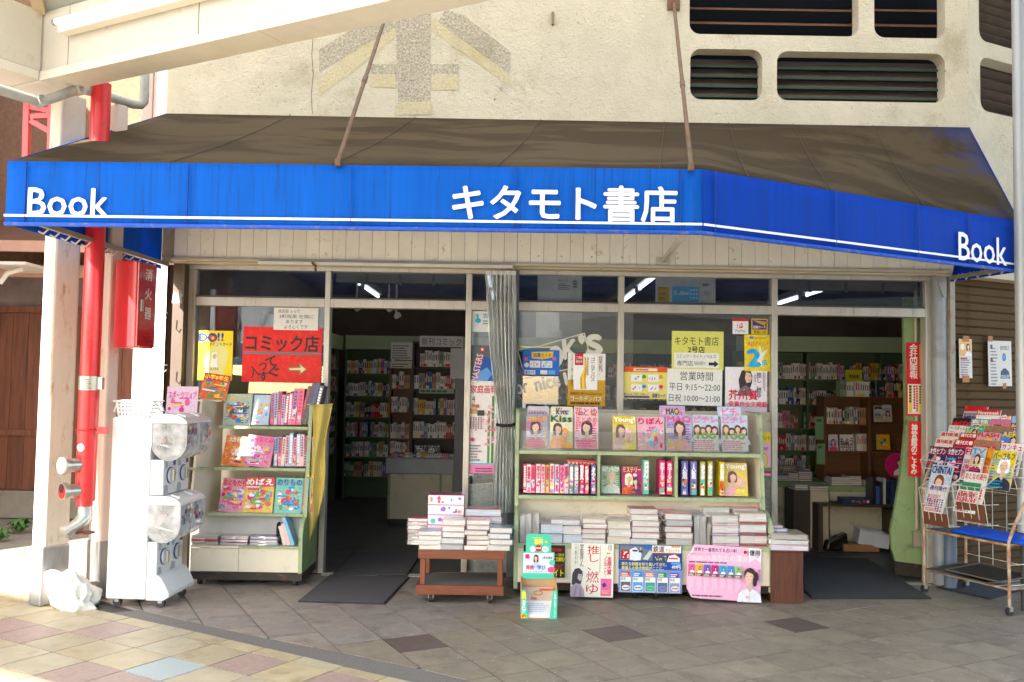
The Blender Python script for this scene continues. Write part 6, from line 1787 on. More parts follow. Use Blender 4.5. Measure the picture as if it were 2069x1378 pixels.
calendar('calendar display with blue and orange panels in the transom window', 1324, 552, 1446, 612, 1)
# narrow window
p = Poster(954, 629, 1000, 671, YG); p.E(966, 648, 6, 5, C(70, 180, 220)); p.P([(962, 636), (966, 634), (968, 645), (964, 646)], C(90, 190, 225)); p.T('当店', 976, 632, 998, 642, C(60, 150, 190)); p.L(976, 645, 998, 655, 2, C(90, 110, 120))
p.put('notice', 'white notice with a small blue drawing beside the curtain', 'notice', C(232, 236, 238), PG)
p = Poster(950, 698, 1002, 770, YG)
p.P([(952, 770), (962, 740), (980, 720), (1000, 730), (1000, 770)], C(60, 100, 180)); p.P([(956, 770), (968, 752), (984, 742), (995, 755), (985, 770)], C(120, 170, 230))
p.T('MASTERS', 937, 737, 993, 750, C(230, 60, 70), .03, rot=78); p.T('MASTERS', 936, 736.5, 992, 749.5, C(240, 240, 240), .005, rot=78); p.E(974, 706, 5, 5, C(210, 60, 70)); p.E(974, 706, 2.5, 2.5, WH)
p.put('poster', 'dark card-game poster with slanted red lettering beside the curtain', 'poster', C(90, 96, 106), PG)
p = Poster(945, 772, 1003, 955, YG)
p.T('家庭画報', 950, 779, 1012 - 9, 795, C(200, 40, 70), .02); p.T('4', 953, 801, 959, 812, C(80, 80, 80))
p.R(985, 830, 990, 935, C(110, 160, 100)); p.R(993, 800, 998, 935, C(90, 140, 80))
rr = random.Random(8)
for i in range(46): p.E(rr.gauss(988, 6), rr.uniform(815, 900), rr.uniform(1.5, 3.2), rr.uniform(1.5, 3.2), C(*rr.choice([(240, 170, 195), (232, 140, 175), (250, 205, 220)])), n=7)
p.R(949, 826, 962, 836, C(200, 160, 110)); p.R(964, 829, 978, 840, C(60, 56, 54)); p.E(956, 820, 4, 4, C(190, 130, 90)); p.E(964, 821, 4, 4, C(180, 120, 80))
p.V(950, 843, 976, 880, 5, C(150, 110, 130), 4); p.E(955, 888, 4, 4, C(214, 60, 130)); p.L(950, 896, 975, 930, 6, C(150, 150, 160), 5)
p.R(945, 935, 1003, 938, C(110, 200, 220)); p.R(945, 938, 1003, 955, C(240, 150, 190)); p.L(962, 942, 1000, 952, 2, C(120, 60, 90), 6)
p.put('poster', 'tall white magazine poster with pink blossoms behind the curtain', 'poster', C(240, 236, 236), PG)
# white window decal lettering
p = Poster(1040, 670, 1215, 810, YG + .002)
DW = C(214, 212, 204)
p.T('K', 1138, 686, 1165, 724, DW, .045, rot=4); p.T("'S", 1172, 676, 1214, 716, DW, .045, rot=4); p.T('O', 1108, 700, 1136, 742, DW, .045)
p.T('or', 1043, 777, 1067, 796, DW, .03, rot=14); p.T('nice', 1081, 760, 1131, 786, DW, .03, rot=14); p.T('li', 1141, 752, 1156, 776, DW, .03, rot=14)
for a, b, c_, d in ((1045, 708, 1090, 700), (1090, 700, 1135, 686), (1135, 686, 1180, 672), (1180, 672, 1190, 712), (1045, 708, 1060, 760), (1060, 766, 1150, 745)):
    p.line(p.X(a), p.Z(b), p.X(c_), p.Z(d), .008, DW)
root = thing('window_lettering', 'white lettering stuck on the glass of the window beside the curtain', 'lettering', p.c)
root.rotation_euler = (R(90), 0, 0)
p.build('letters', root)
# blue card poster
p = Poster(1056, 707, 1130, 760, YG - .003)
p.P([(1074, 711), (1118, 710), (1116, 722), (1096, 726), (1074, 724)], C(240, 200, 70)); p.T('図書カード', 1078, 713, 1114, 722, C(60, 80, 170), .02)
for a, c_ in ((1070, C(232, 236, 244)), (1094, C(226, 232, 240))): p.R(a, 729, a + 22, 743, c_)
p.blobs(p.X(1072), p.Z(742), p.X(1090), p.Z(730), 8, [C(90, 130, 200), C(230, 120, 140), C(230, 200, 90)], random.Random(1), .03, .1); p.blobs(p.X(1096), p.Z(742), p.X(1114), p.Z(730), 8, [C(90, 130, 200), C(230, 120, 140), C(120, 180, 220)], random.Random(2), .03, .1)
p.E(1063, 726, 4, 4, C(220, 110, 170)); p.E(1120, 724, 4, 4, C(220, 110, 170)); p.E(1064, 738, 5, 5, C(235, 235, 235)); p.R(1060, 748, 1082, 757, C(220, 226, 240)); p.T('書カード', 1062, 749, 1080, 756, C(30, 60, 140), .02); p.R(1092, 748, 1106, 756, WH); p.R(1108, 748, 1122, 756, C(120, 190, 240))
p.R(1056, 757.5, 1130, 760, C(30, 50, 130))
p.put('poster', 'small bright blue gift-card poster on the window over the white lettering', 'poster', C(20, 110, 206), PG)
# golden poster
p = Poster(1147, 714, 1223, 820, YG - .004)
p.R(1147, 768, 1223, 820, C(206, 160, 76)); p.R(1160, 719, 1207, 788, C(232, 232, 232)); p.R(1159, 718, 1206, 787, C(248, 248, 246))
p.P([(1180, 720), (1184, 724), (1186, 750), (1183, 768), (1185, 786), (1173, 786), (1172, 765), (1180, 745)], C(226, 170, 60)); p.P([(1181, 722), (1183, 740), (1179, 760), (1182, 786), (1177, 786), (1176, 762), (1180, 745)], C(250, 220, 120))
p.R(1161, 714, 1178, 738, C(196, 40, 70)); p.T('ご予約', 1163, 720, 1176, 726, WH, .02); p.T('受付中', 1163, 728, 1176, 734, WH, .02)
p.T('待望の新刊、', 1209, 719, 1217, 757, BK, .0, vertical=True); p.T('ゴールデンパス', 1193, 722, 1202, 770, BK, .01, vertical=True); p.T('2021年1月発刊', 1153, 716, 1158, 780, C(90, 60, 40), .0, vertical=True); p.V(1186, 722, 1191, 760, 1, C(120, 110, 100))
p.T('高橋佳子 著 The Golden Path', 1153, 792, 1216, 798, C(60, 40, 20), .0); p.T('ゴールデンパス', 1153, 800, 1216, 810, WH, .02); p.L(1153, 812, 1214, 817, 1, C(90, 60, 30), 2, .9)
p.put('poster', 'white and gold book poster with a golden flame on the window', 'poster', WH, PG)
p = Poster(1083, 631, 1176, 683, .045); p.put('paper_sheet', 'blank pale paper sheet hanging inside the window above the white lettering', 'paper', C(206, 208, 204), PG)
# gift card poster
p = Poster(1258, 741, 1349, 806, YG - .003)
p.R(1258, 741, 1349, 752, C(224, 96, 40)); p.R(1280, 744, 1328, 750, C(250, 226, 210)); p.L(1284, 745.5, 1324, 748.5, 1, C(150, 90, 70), 1, .9)
for i, (x_, y_, c_) in enumerate(((1275, 757, C(60, 170, 90)), (1309, 757, C(220, 160, 50)), (1275, 777, C(70, 150, 220)), (1309, 777, C(226, 80, 130)))):
    p.R(x_, y_, x_ + 22, y_ + 14, C(240, 242, 244)); p.blobs(p.X(x_ + 2), p.Z(y_ + 12), p.X(x_ + 18), p.Z(y_ + 3), 5, [C(190, 120, 90), C(110, 150, 190), C(200, 90, 90)], random.Random(i), .04, .12); p.E(x_ + 26, y_ + 4, 4, 4, c_)
p.T('贈りもの、お礼、お返しに', 1261, 794, 1310, 799, C(60, 50, 100), .0); p.R(1262, 800, 1312, 804, C(80, 80, 150)); p.T('図書カード', 1318, 795, 1344, 803, C(40, 50, 130), .02)
p.put('poster', 'yellow gift-card poster with an orange awning border on the window', 'poster', C(236, 222, 140), PG)
# yellow branch sign
p = Poster(1357, 669, 1462, 747, YG - .003)
p.T('キタモト書店', 1363, 680, 1452, 698, BK, .0); p.T('2号店', 1390, 700, 1424, 713, BK, .02)
p.R(1362, 713, 1453, 743, C(240, 240, 234)); p.T('コミック・ライトノベルズ', 1366, 716, 1447, 724, BK, .0); p.T('専門店', 1368, 729, 1400, 740, BK, .0); p.T('商店街 3軒奥です', 1403, 730, 1426, 738, BK, -.004)
p.P([(1432, 732), (1443, 732), (1443, 728), (1452, 735), (1443, 742), (1443, 738), (1432, 738)], BK)
p.put('sign', 'yellow handwritten second-shop sign with a black arrow on the window', 'sign', C(226, 224, 130), PG)
p = Poster(1348, 746, 1459, 819, YG - .005)
p.T('営業時間', 1374, 751, 1440, 769, BK, .0); p.T('平日 9:15〜22:00', 1352, 775, 1455, 790, BK, .0); p.T('日祝 10:00〜21:00', 1352, 797, 1455, 812, BK, .0)
p.put('notice', 'white handwritten opening-hours notice below the yellow sign', 'notice', C(238, 238, 234), PG, rot=-.6)
# payment stickers
p = Poster(1480, 644, 1512, 675, YG); p.R(1480, 644, 1512, 649, C(220, 40, 50)); p.P([(1489, 655), (1500, 653), (1501, 662), (1490, 664)], C(220, 40, 50)); p.T('P', 1491, 655, 1499, 663, WH, .03); p.T('PayPay', 1486, 666, 1506, 672, C(80, 80, 80), .0)
p.put('sticker', 'white and red payment sticker at the top of the right window', 'sticker', C(244, 242, 242), PG)
p = Poster(1518, 644, 1551, 675, YG); p.R(1520, 646, 1549, 666, C(80, 50, 110)); p.P([(1522, 647), (1548, 650), (1545, 658), (1530, 652)], C(200, 170, 90)); p.T('図書カード', 1522, 658, 1547, 664, WH, .02); p.T('取扱い店', 1523, 668, 1547, 674, C(70, 60, 20), .02)
p.put('sticker', 'purple and gold book-card sticker at the top of the right window', 'sticker', C(226, 196, 70), PG)
p = Poster(1504, 676, 1556, 750, YG - .003)
p.E(1519, 682, 5, 3, C(90, 150, 210)); p.L(1526, 680, 1550, 684, 1, C(200, 120, 60)); p.T('本日ポイント', 1510, 690, 1553, 699, C(226, 120, 60), .02)
p.P([(1530, 735), (1532, 712), (1536, 698), (1540, 712), (1552, 706), (1541, 722), (1540, 740), (1530, 742)], C(246, 244, 230)); p.T('2', 1511, 707, 1535, 739, C(70, 180, 232), .05); p.T('倍', 1539, 727, 1550, 738, C(90, 180, 220), .03)
p.put('sign', 'yellow double-points sign with a big blue two on the right window', 'sign', C(240, 214, 60), PG, m=INKG, rot=1)
# prize poster
p = Poster(1465, 742, 1550, 872, YG)
p.R(1465, 832, 1550, 872, C(150, 120, 170)); p.R(1465, 856, 1550, 872, C(96, 60, 130)); p.R(1465, 815, 1550, 832, C(206, 190, 206))
p.P([(1494, 784), (1492, 768), (1498, 750), (1508, 745), (1516, 748), (1520, 760), (1519, 774), (1514, 790), (1498, 792)], C(52, 40, 40)); p.P([(1507, 752), (1516, 754), (1519, 764), (1516, 772), (1508, 774), (1505, 764)], C(230, 196, 178)); p.E(1513, 768, 2, .8, C(190, 70, 80)); p.E(1514, 760, 1.6, .8, C(50, 36, 34))
p.P([(1489, 800), (1494, 786), (1506, 778), (1516, 784), (1522, 800)], C(120, 106, 110)); p.blobs(p.X(1492), p.Z(799), p.X(1520), p.Z(784), 14, [C(90, 80, 90), C(160, 140, 150), C(70, 66, 76)], random.Random(4), .03, .08)
p.T('推し、燃ゆ', 1528, 752, 1538, 804, C(110, 70, 130), .01, vertical=True); p.T('宇佐見りん', 1523, 757, 1527, 778, BK, .0, vertical=True); p.V(1541, 752, 1547, 800, 2, C(130, 120, 130), 3)
p.T('芥川賞', 1472, 788, 1530, 808, C(220, 40, 70), .018); p.T('受賞作全文掲載', 1472, 811, 1549, 822, C(220, 40, 70), .012)
p.T('文藝春秋', 1526, 832, 1534, 868, C(240, 236, 244), .02, vertical=True); p.T('3', 1536, 840, 1543, 852, C(240, 226, 160), .03); p.T('特別号', 1535, 856, 1548, 862, C(250, 240, 200), .02)
p.put('poster', 'white to purple prize-novel poster with a woman in profile on the right window', 'poster', C(238, 234, 236), PG)
p = Poster(1520, 872, 1557, 960, -.02)
p.R(1520, 874, 1557, 894, C(240, 214, 60)); p.T('3月イベント', 1521, 881, 1556, 889, BK, .02); p.T('500円が', 1528, 903, 1552, 910, C(160, 40, 80), .02); p.T('00', 1522, 916, 1550, 942, C(240, 190, 90), .06); p.T('00', 1524, 918, 1549, 940, C(250, 230, 170), .0); p.R(1520, 944, 1557, 950, C(110, 170, 60)); p.R(1520, 950, 1557, 956, C(206, 50, 110))
p.put('poster', 'pink event poster half hidden behind the middle rack at its right end', 'poster', C(246, 190, 214), PG)
# posters hanging from the tray of the middle rack
YP = YB2 - .022
p = Poster(1058, 1102, 1141, 1166, YB2 - .012)
p.R(1110, 1120, 1141, 1160, C(30, 40, 30)); p.T('シリーズ第3弾', 1114, 1118, 1139, 1124, C(220, 190, 60), .02); p.T('ついに文庫化!', 1106, 1125, 1140, 1134, C(240, 220, 80), .03); p.L(1112, 1138, 1138, 1148, 3, C(190, 60, 50)); p.T('ナイト', 1108, 1150, 1138, 1163, C(240, 214, 50), .04); p.T('完結', 1112, 1108, 1134, 1114, C(210, 50, 50), .02)
p.put('poster', 'black paperback poster behind the green catalogue stand', 'poster', C(24, 24, 26), PG)
p = Poster(1154, 1099, 1239, 1205, YP)
p.T('推し、', 1186, 1103, 1210, 1152, C(206, 34, 60), .004, vertical=True); p.T('燃', 1185, 1154, 1210, 1177, C(206, 34, 60), .004); p.T('ゆ', 1185, 1179, 1209, 1199, C(206, 34, 60), .004)
p.T('宇佐見りん', 1171, 1101, 1179, 1145, C(50, 50, 60), .01, vertical=True); p.T('21歳、驚異の才能、現る。', 1161, 1101, 1165, 1145, C(90, 90, 96), .0, vertical=True); p.V(1167, 1101, 1169, 1144, 1, C(150, 150, 150))
p.T('本屋大賞', 1226, 1124, 1235, 1160, C(206, 34, 90), .02, vertical=True); p.T('ノミネート!', 1219, 1124, 1226, 1164, C(206, 34, 90), .02, vertical=True); p.V(1228, 1101, 1236, 1114, 3, C(120, 120, 120), 5); p.P([(1224, 1119), (1227, 1115), (1229, 1118), (1231, 1115), (1232, 1119)], C(230, 150, 60)); p.V(1211, 1103, 1214, 1160, 1, C(160, 150, 150))
p.R(1214, 1168, 1235, 1202, C(238, 130, 180)); p.P([(1216, 1180), (1222, 1175), (1226, 1182), (1220, 1186)], C(90, 60, 120)); p.L(1216, 1190, 1232, 1198, 3, C(250, 210, 120))
p.P([(1156, 1182), (1157, 1160), (1162, 1150), (1170, 1148), (1177, 1154), (1178, 1162), (1176, 1174), (1174, 1180)], C(66, 60, 74)); p.P([(1169, 1160), (1176, 1160), (1178, 1167), (1177, 1172), (1172, 1174), (1167, 1168)], C(200, 186, 192)); p.E(1173.5, 1163.5, 1.4, .6, C(60, 50, 60)); p.P([(1154, 1205), (1155, 1186), (1164, 1178), (1174, 1180), (1181, 1192), (1182, 1205)], C(178, 164, 178)); p.P([(1160, 1205), (1164, 1184), (1167, 1184), (1164, 1205)], C(150, 136, 152)); p.P([(1171, 1205), (1172, 1186), (1174, 1186), (1176, 1205)], C(150, 136, 152))
p.put('poster', 'cream novel poster with big red characters hanging below the tray', 'poster', C(242, 238, 224), PG, rot=-.6)
p = Poster(1250, 1102, 1377, 1196, YP)
p.R(1250, 1102, 1377, 1150, C(46, 76, 130)); p.R(1252, 1104, 1318, 1133, C(110, 120, 140)); p.R(1317, 1103, 1375, 1117, WH); p.T('鉄道', 1319, 1104, 1341, 1116, BK, .02); p.T('プロジェクト', 1343, 1109, 1372, 1116, C(60, 60, 60), .0); p.R(1317, 1117, 1372, 1119, C(200, 40, 50)); p.R(1355, 1103, 1373, 1106, C(230, 170, 50))
p.E(1283, 1123, 12, 11, C(230, 232, 236)); p.P([(1272, 1112), (1284, 1107), (1296, 1120), (1294, 1133), (1272, 1133)], C(226, 228, 234)); p.E(1283, 1114, 6, 2, C(50, 60, 80)); p.R(1255, 1113, 1272, 1131, C(180, 60, 60)); p.blobs(p.X(1255), p.Z(1131), p.X(1272), p.Z(1114), 12, [C(50, 50, 60), C(220, 180, 160), C(240, 240, 240)], random.Random(3), .05, .12)
p.W(1294, 1117, 14, hair=C(50, 50, 54), top=C(60, 64, 70), longhair=False); p.E(1307, 1106, 8, 4, C(60, 110, 190)); p.P([(1298, 1130), (1312, 1112), (1318, 1116), (1308, 1132)], C(200, 206, 196)); p.R(1322, 1121, 1346, 1134, C(80, 84, 88)); p.blobs(p.X(1322), p.Z(1134), p.X(1346), p.Z(1121), 20, [C(40, 40, 46), C(180, 176, 170), C(120, 120, 126)], random.Random(5), .04, .1); p.P([(1346, 1134), (1350, 1122), (1362, 1119), (1372, 1126), (1372, 1134)], C(226, 222, 220)); p.R(1350, 1126, 1368, 1128.5, C(200, 60, 60))
p.R(1250, 1134, 1377, 1196, C(52, 84, 160)); p.R(1250, 1150, 1377, 1196, C(130, 150, 200))
p.T('新たな鉄路を切り拓いてきた、', 1256, 1136, 1346, 1143, C(250, 236, 90), .012); p.T('鉄道人の熱き物語がここに。', 1256, 1144, 1340, 1151, C(250, 236, 90), .012); p.T('499円', 1356, 1140, 1373, 1148, WH, .03); p.R(1355, 1136, 1374, 1138.5, C(110, 190, 240))
for i, c_ in enumerate((C(196, 50, 60), C(50, 140, 210), C(226, 140, 80), C(50, 140, 80), C(110, 70, 170))):
    x_ = 1254 + i * 24.4; p.R(x_ + 1, 1155, x_ + 18, 1164, c_); p.L(x_ + 2, 1156, x_ + 17, 1163, 2, WH, i, .6)
    p.R(x_, 1165, x_ + 21, 1194, WH); p.T('鉄道', x_ + 1, 1166, x_ + 10, 1172, BK, .0); p.R(x_ + 1, 1175, x_ + 20, 1193, [C(90, 100, 110), C(100, 170, 220), C(80, 160, 150), C(90, 110, 140), C(150, 160, 190)][i]); p.E(x_ + 11, 1186, 8, 5, [C(230, 232, 236), C(220, 230, 240), C(120, 190, 160), C(110, 150, 200), C(226, 224, 224)][i]); p.R(x_ + 5, 1185, x_ + 17, 1187, C(180, 70, 70) if i != 2 else C(70, 140, 120))
p.put('poster', 'blue railway magazine poster with white trains hanging below the tray', 'poster', C(236, 236, 236), PG, rot=-.5, outline=[(1250, 1102), (1377, 1102), (1377, 1196), (1266, 1196), (1254, 1193), (1250, 1186)])
p = Poster(1388, 1103, 1536, 1212, YP - .004)
p.P([(1398, 1120), (1404, 1105), (1388.5, 1130), (1390, 1128)], C(250, 246, 248))
p.T('世界で一番売れてる占い本!', 1402, 1109, 1487, 1117, BK, .02); p.T('発売でリニューアル!', 1394, 1120, 1436, 1124, C(170, 70, 110), .0); p.T('六星占術による', 1394, 1125, 1434, 1134, WH, .02); p.T('あなたの運命', 1437, 1122, 1510, 1135, WH, .015); p.P([(1510, 1106), (1536, 1107), (1536, 1135), (1524, 1127), (1512, 1136)], C(246, 236, 244)); p.E(1504, 1115, 3.5, 3.5, C(190, 40, 60)); p.T('1億冊', 1509, 1110, 1534, 1121, BK, .03); p.T('以上突破!', 1516, 1122, 1532, 1125, C(90, 90, 90), .0)
p.L(1392, 1136, 1470, 1139, 1, C(110, 60, 80), 2, .8)
for i, c_ in enumerate((C(236, 120, 170), C(240, 190, 90), C(130, 110, 200), C(214, 70, 150), C(80, 180, 226), C(70, 160, 220), C(150, 200, 140))):
    x_ = 1391 + i * 15.2; p.R(x_, 1142, x_ + 13.5, 1165, c_); p.W(x_ + 8, 1159, 15, hair=C(50, 40, 40), top=C(244, 244, 246)); p.R(x_, 1159, x_ + 13.5, 1165, C(120, 60, 50)); p.L(x_ + 1, 1160, x_ + 12, 1164, 2, WH, i, .6)
    p.V(x_ + 2, 1168, x_ + 12, 1194, 4, C(250, 226, 238), i)
p.W(1512, 1211, 78, hair=C(52, 36, 36), top=C(238, 238, 242), turn=-.6, longhair=False); p.E(1524, 1161, 5, 10, C(52, 36, 36)); p.E(1522, 1172, 4, 8, C(52, 36, 36))
p.P([(1492, 1206), (1496, 1188), (1506, 1186), (1507, 1206)], C(232, 232, 238)); p.P([(1517, 1186), (1527, 1188), (1532, 1200), (1524, 1208), (1514, 1204)], C(230, 230, 236)); p.E(1508, 1201, 5, 3, C(232, 196, 178)); p.line(p.X(1511), p.Z(1176), p.X(1512), p.Z(1204), .003, C(206, 206, 214))
p.T('細木かおり', 1528, 1145, 1533, 1172, C(180, 90, 130), .0, vertical=True); p.L(1398, 1200, 1480, 1203, 1, C(130, 70, 90), 7, .9)
p.put('poster', 'large pink fortune-telling poster with a woman in white, corners curling', 'poster', C(244, 194, 220), PG, rot=-1.4, outline=[(1402, 1103), (1532, 1106), (1536, 1112), (1537, 1206), (1531, 1212), (1420, 1210), (1399, 1208), (1389, 1190), (1388, 1130)])

# ================================================================= CURTAIN, MATS, CATALOGUE STAND
cu = thing('vinyl_curtain', 'gathered clear mesh vinyl curtain tied with a black band', 'curtain', at(1012, 1035, -.2))
CI = Matrix.Translation(-cu.location)
def csub(o): o.parent = cu; o.matrix_parent_inverse = CI; return o
prof_c = [(548, 981, 1042), (600, 982, 1043), (700, 988, 1043), (780, 996, 1042), (858, 1006, 1040), (900, 1000, 1044), (960, 996, 1046), (1036, 995, 1044)]
def cur(u, v):
    py = 548 + v * (1036 - 548)
    for (a, l0, r0), (b, l1, r1) in zip(prof_c, prof_c[1:]):
        if a <= py <= b: t = (py - a) / (b - a); l_, r_ = l0 + (l1 - l0) * t, r0 + (r1 - r0) * t; break
    f = 1 - .55 * math.exp(-((py - 858) / 26) ** 2)
    w = u + .02 * math.sin(u * 40 + v * 3)
    dpth = -.2 + f * .035 * math.sin(u * 46 + 2.2 * math.sin(v * 5)) + .012 * math.sin(u * 90)
    return at(l_ + (r_ - l_) * w, py, dpth)
kc = MB().grid(cur, 90, 60)
vm = bpy.data.materials.new('mesh_vinyl'); vm.use_nodes = True
n_, l_ = vm.node_tree.nodes, vm.node_tree.links
b_ = n_['Principled BSDF']; b_.inputs['Base Color'].default_value = C(236, 239, 238); b_.inputs['Roughness'].default_value = .18; b_.inputs['Coat Weight'].default_value = .6
tc = n_.new('ShaderNodeTexCoord'); w1 = n_.new('ShaderNodeTexWave'); w1.inputs['Scale'].default_value = 34; w1.bands_direction = 'Z'; w2 = n_.new('ShaderNodeTexNoise'); w2.inputs['Scale'].default_value = 14; w2.inputs['Detail'].default_value = 6
l_.new(tc.outputs['Object'], w1.inputs['Vector']); mpp = n_.new('ShaderNodeMapping'); mpp.inputs['Scale'].default_value = (6, 6, .5); l_.new(tc.outputs['Object'], mpp.inputs[0]); l_.new(mpp.outputs[0], w2.inputs['Vector'])
tp = n_.new('ShaderNodeBsdfTransparent'); tp.inputs[0].default_value = (.92, .94, .93, 1)
ad = n_.new('ShaderNodeMath'); ad.operation = 'MULTIPLY_ADD'; ad.inputs[1].default_value = .3; l_.new(w1.outputs[0], ad.inputs[0]); l_.new(w2.outputs[0], ad.inputs[2])
mr3 = n_.new('ShaderNodeMapRange'); mr3.inputs[1].default_value, mr3.inputs[2].default_value = .35, .85; mr3.inputs[3].default_value, mr3.inputs[4].default_value = .55, .97; l_.new(ad.outputs[0], mr3.inputs[0])
ms = n_.new('ShaderNodeMixShader'); l_.new(mr3.outputs[0], ms.inputs[0]); l_.new(tp.outputs[0], ms.inputs[1]); l_.new(b_.outputs[0], ms.inputs[2]); l_.new(ms.outputs[0], n_['Material Output'].inputs[0])
csub(kc.build('vinyl_sheet', vm, smooth=True, fix=False))
for i in range(5):
    a = at(982 + i * 12.4, 548, -.225); b = at(982 + i * 12.4 + 11, 556, -.225)
    csub(MB().box(a.x, b.x, -.24 - .01 * (i % 2), -.232 - .01 * (i % 2), b.z, a.z).build('heading_clip', mat('clip_white', C(220, 220, 218), .4)))
    hk = MB().tube([((a.x + b.x) / 2, -.236, a.z), ((a.x + b.x) / 2 + .006, -.25, a.z + .02), ((a.x + b.x) / 2, -.25, a.z + .045)], .003, 5); csub(hk.build('curtain_hook', M_CHR))
csub(MB().tube([at(1003, 858, -.225), at(1015, 860, -.25), at(1030, 860, -.25), at(1040, 857, -.22), at(1046, 855, -.1)], .012, 8).build('tie_band', mat('black_band', C(24, 24, 26), .6), smooth=True))
# mats
M_MAT = mat('grey_mat', C(86, 82, 84), .95, var=.15, scale=60, bump=.4, bscale=300)
M_MATE = mat('mat_edge', C(44, 42, 44), .8)
def floor_mat(label, pts, m=None):
    w_ = [atz(*q) for q in pts]; c_ = sum(w_, Vector()) / len(w_)
    o = thing('door_mat', label, 'mat', (c_.x, c_.y, 0), group='door mats')
    e = [(q.x - c_.x, q.y - c_.y) for q in w_]
    MB().prism(e, .008, lambda a, b, c2: (a, b, .001 + c2)).build('rubber_edge', M_MATE, o)
    ins = [(a * (1 - .02 / Vector((a, b)).length), b * (1 - .02 / Vector((a, b)).length)) for a, b in e]
    MB().prism(ins, .004, lambda a, b, c2: (a, b, .0095 + c2)).build('pile', m or M_MAT, o)
floor_mat('grey door mat lying outside the left doorway threshold', [(602, 1217), (778, 1222), (828, 1168), (668, 1163)])
floor_mat('grey door mat just inside the left doorway', [(672, 1162), (823, 1166), (852, 1120), (712, 1118)])
floor_mat('dark grey door mat in the right doorway', [(1640, 1211), (1882, 1211), (1752, 1130), (1620, 1128), (1624, 1195)], mat('charcoal_mat', C(66, 66, 68), .95, var=.15, scale=60, bump=.4, bscale=300))
floor_mat('dark mat under the wire magazine rack', [(1892, 1188), (2000, 1212), (2080, 1190), (1960, 1172)], MATS['charcoal_mat'])
# catalogue stand
YC2 = -1.45
sb_ = atz(1089, 1250); YC2 = sb_.y
st = thing('catalogue_stand', 'mint green cardboard stand of free catalogues in front of the rack', 'stand', (sb_.x, YC2, 0), (0, 0, R(1)))
k2 = (YC2 - CAM.y) / FPX
M_CARD = mat('brown_card', C(196, 156, 112), .8, var=.06); M_MINT = mat('mint_card', C(70, 196, 164), .5, var=.03)
hw2, dep2 = 36 * k2, .2
zb1 = (1250 - 1194) * k2
MB().box(-hw2, hw2, dep2, dep2 + .003, 0, (1250 - 1180) * k2).build('back_board', M_CARD, st)
for s_ in (-1, 1):
    x0 = s_ * hw2
    MB().prism([(0, 0), (dep2, 0), (dep2, 70 * k2), (.09, 66 * k2), (0, 56 * k2)], .003, lambda a, b, c_: (x0 - s_ * c_, a, b)).build('side_board', M_CARD, st)
    f = MB().prism([(0, 0), (15 * k2, 0), (9 * k2, 56 * k2), (0, 56 * k2)], .003, lambda a, b, c_: (x0 - s_ * a, -c_, b)).build('front_flap', M_MINT, st)
    pr = Print(.0, .0004)
    if s_ < 0:
        pr.text('無料', -.0145, .125, .0145, .175, C(246, 226, 90), .03, vertical=True); pr.text('カタログ', -.013, .035, .013, .12, C(250, 250, 250), .03, vertical=True); pr.rect(-.018, .004, .018, .028, C(246, 214, 60)); pr.text('0円', -.014, .007, .014, .025, C(150, 60, 30), .03)
        o = pr.build('flap_print', f); o.location = (-hw2 + .0175, -.0045, 0)
    else:
        pr.text('ご自由にお持ちください', -.007, .012, .007, .175, C(250, 250, 250), .01, vertical=True)
        o = pr.build('flap_print', f); o.location = (hw2 - .0155, -.0045, 0)
    o.rotation_euler = (R(90), 0, 0)
MB().box(-hw2 + .004, hw2 - .004, .006, dep2 - .002, 0, .004).build('bottom_board', M_CARD, st)
o = MB().box(-hw2 + .012, hw2 - .012, .01, dep2 - .02, .004, .022 * 1).build('catalogue_pile', mat('white_paper', C(232, 234, 238), .6), st)
o = MB().prism([(.012, .02), (dep2 - .01, .16), (dep2 - .004, .16), (dep2 - .004, .02)], 2 * (hw2 - .014), lambda a, b, c_: (-hw2 + .014 + c_, a, b)).build('catalogues', MATS['white_paper'], st)
pr = Print(.0, .0004); w_ = hw2 - .014
L_ = math.hypot(dep2 - .022, .14)
pr.rect(-w_, L_ * .52, w_, L_, C(214, 196, 180)); pr.ell(0, L_ * .8, .03, .02, C(90, 60, 40)); pr.ell(0, L_ * .8, .026, .016, C(230, 190, 150)); pr.rect(.01, L_ * .88, w_, L_ * .96, C(220, 120, 90)); pr.text('特典', -.05, L_ * .54, -.01, L_ * .64, C(200, 60, 60), .02); pr.lines(-w_, L_ * .1, w_ * .8, L_ * .45, 5, C(190, 200, 220))
q = pr.build('catalogue_print', o); q.matrix_basis = Matrix.Translation((0, .011, .0195)) @ Matrix.Rotation(math.atan2(.14, dep2 - .022), 4, 'X')
# header card standing up behind
zh0, zh1, zh2 = (1250 - 1184) * k2, (1250 - 1129) * k2, (1250 - 1092) * k2
hd_ = MB().prism([(-33 * k2, zh0 + .02), (-28 * k2, zh0), (28 * k2, zh0), (33 * k2, zh0 + .02), (33 * k2, zh1), (26 * k2, zh1 + .001), (26 * k2, zh2 - .02), (22 * k2, zh2), (-22 * k2, zh2), (-26 * k2, zh2 - .02), (-26 * k2, zh1 + .001), (-33 * k2, zh1)], .004, lambda a, b, c_: (a, dep2 - .004 - c_ , b)).build('header_card', M_MINT, st)
pr = Print(.0, .0004); K = k2
def hp(x, y): return ((x - 1089) * K, (1250 - y) * K)
pr.rect(*hp(1058, 1172), *hp(1120, 1131), C(226, 232, 240)); pr.text('無料', *hp(1080, 1113), *hp(1098, 1102), C(250, 236, 110), .04); pr.ell(*hp(1105, 1108), .008, .008, C(250, 210, 80)); pr.lines(*hp(1076, 1101), *hp(1106, 1096), 1, C(180, 230, 120))
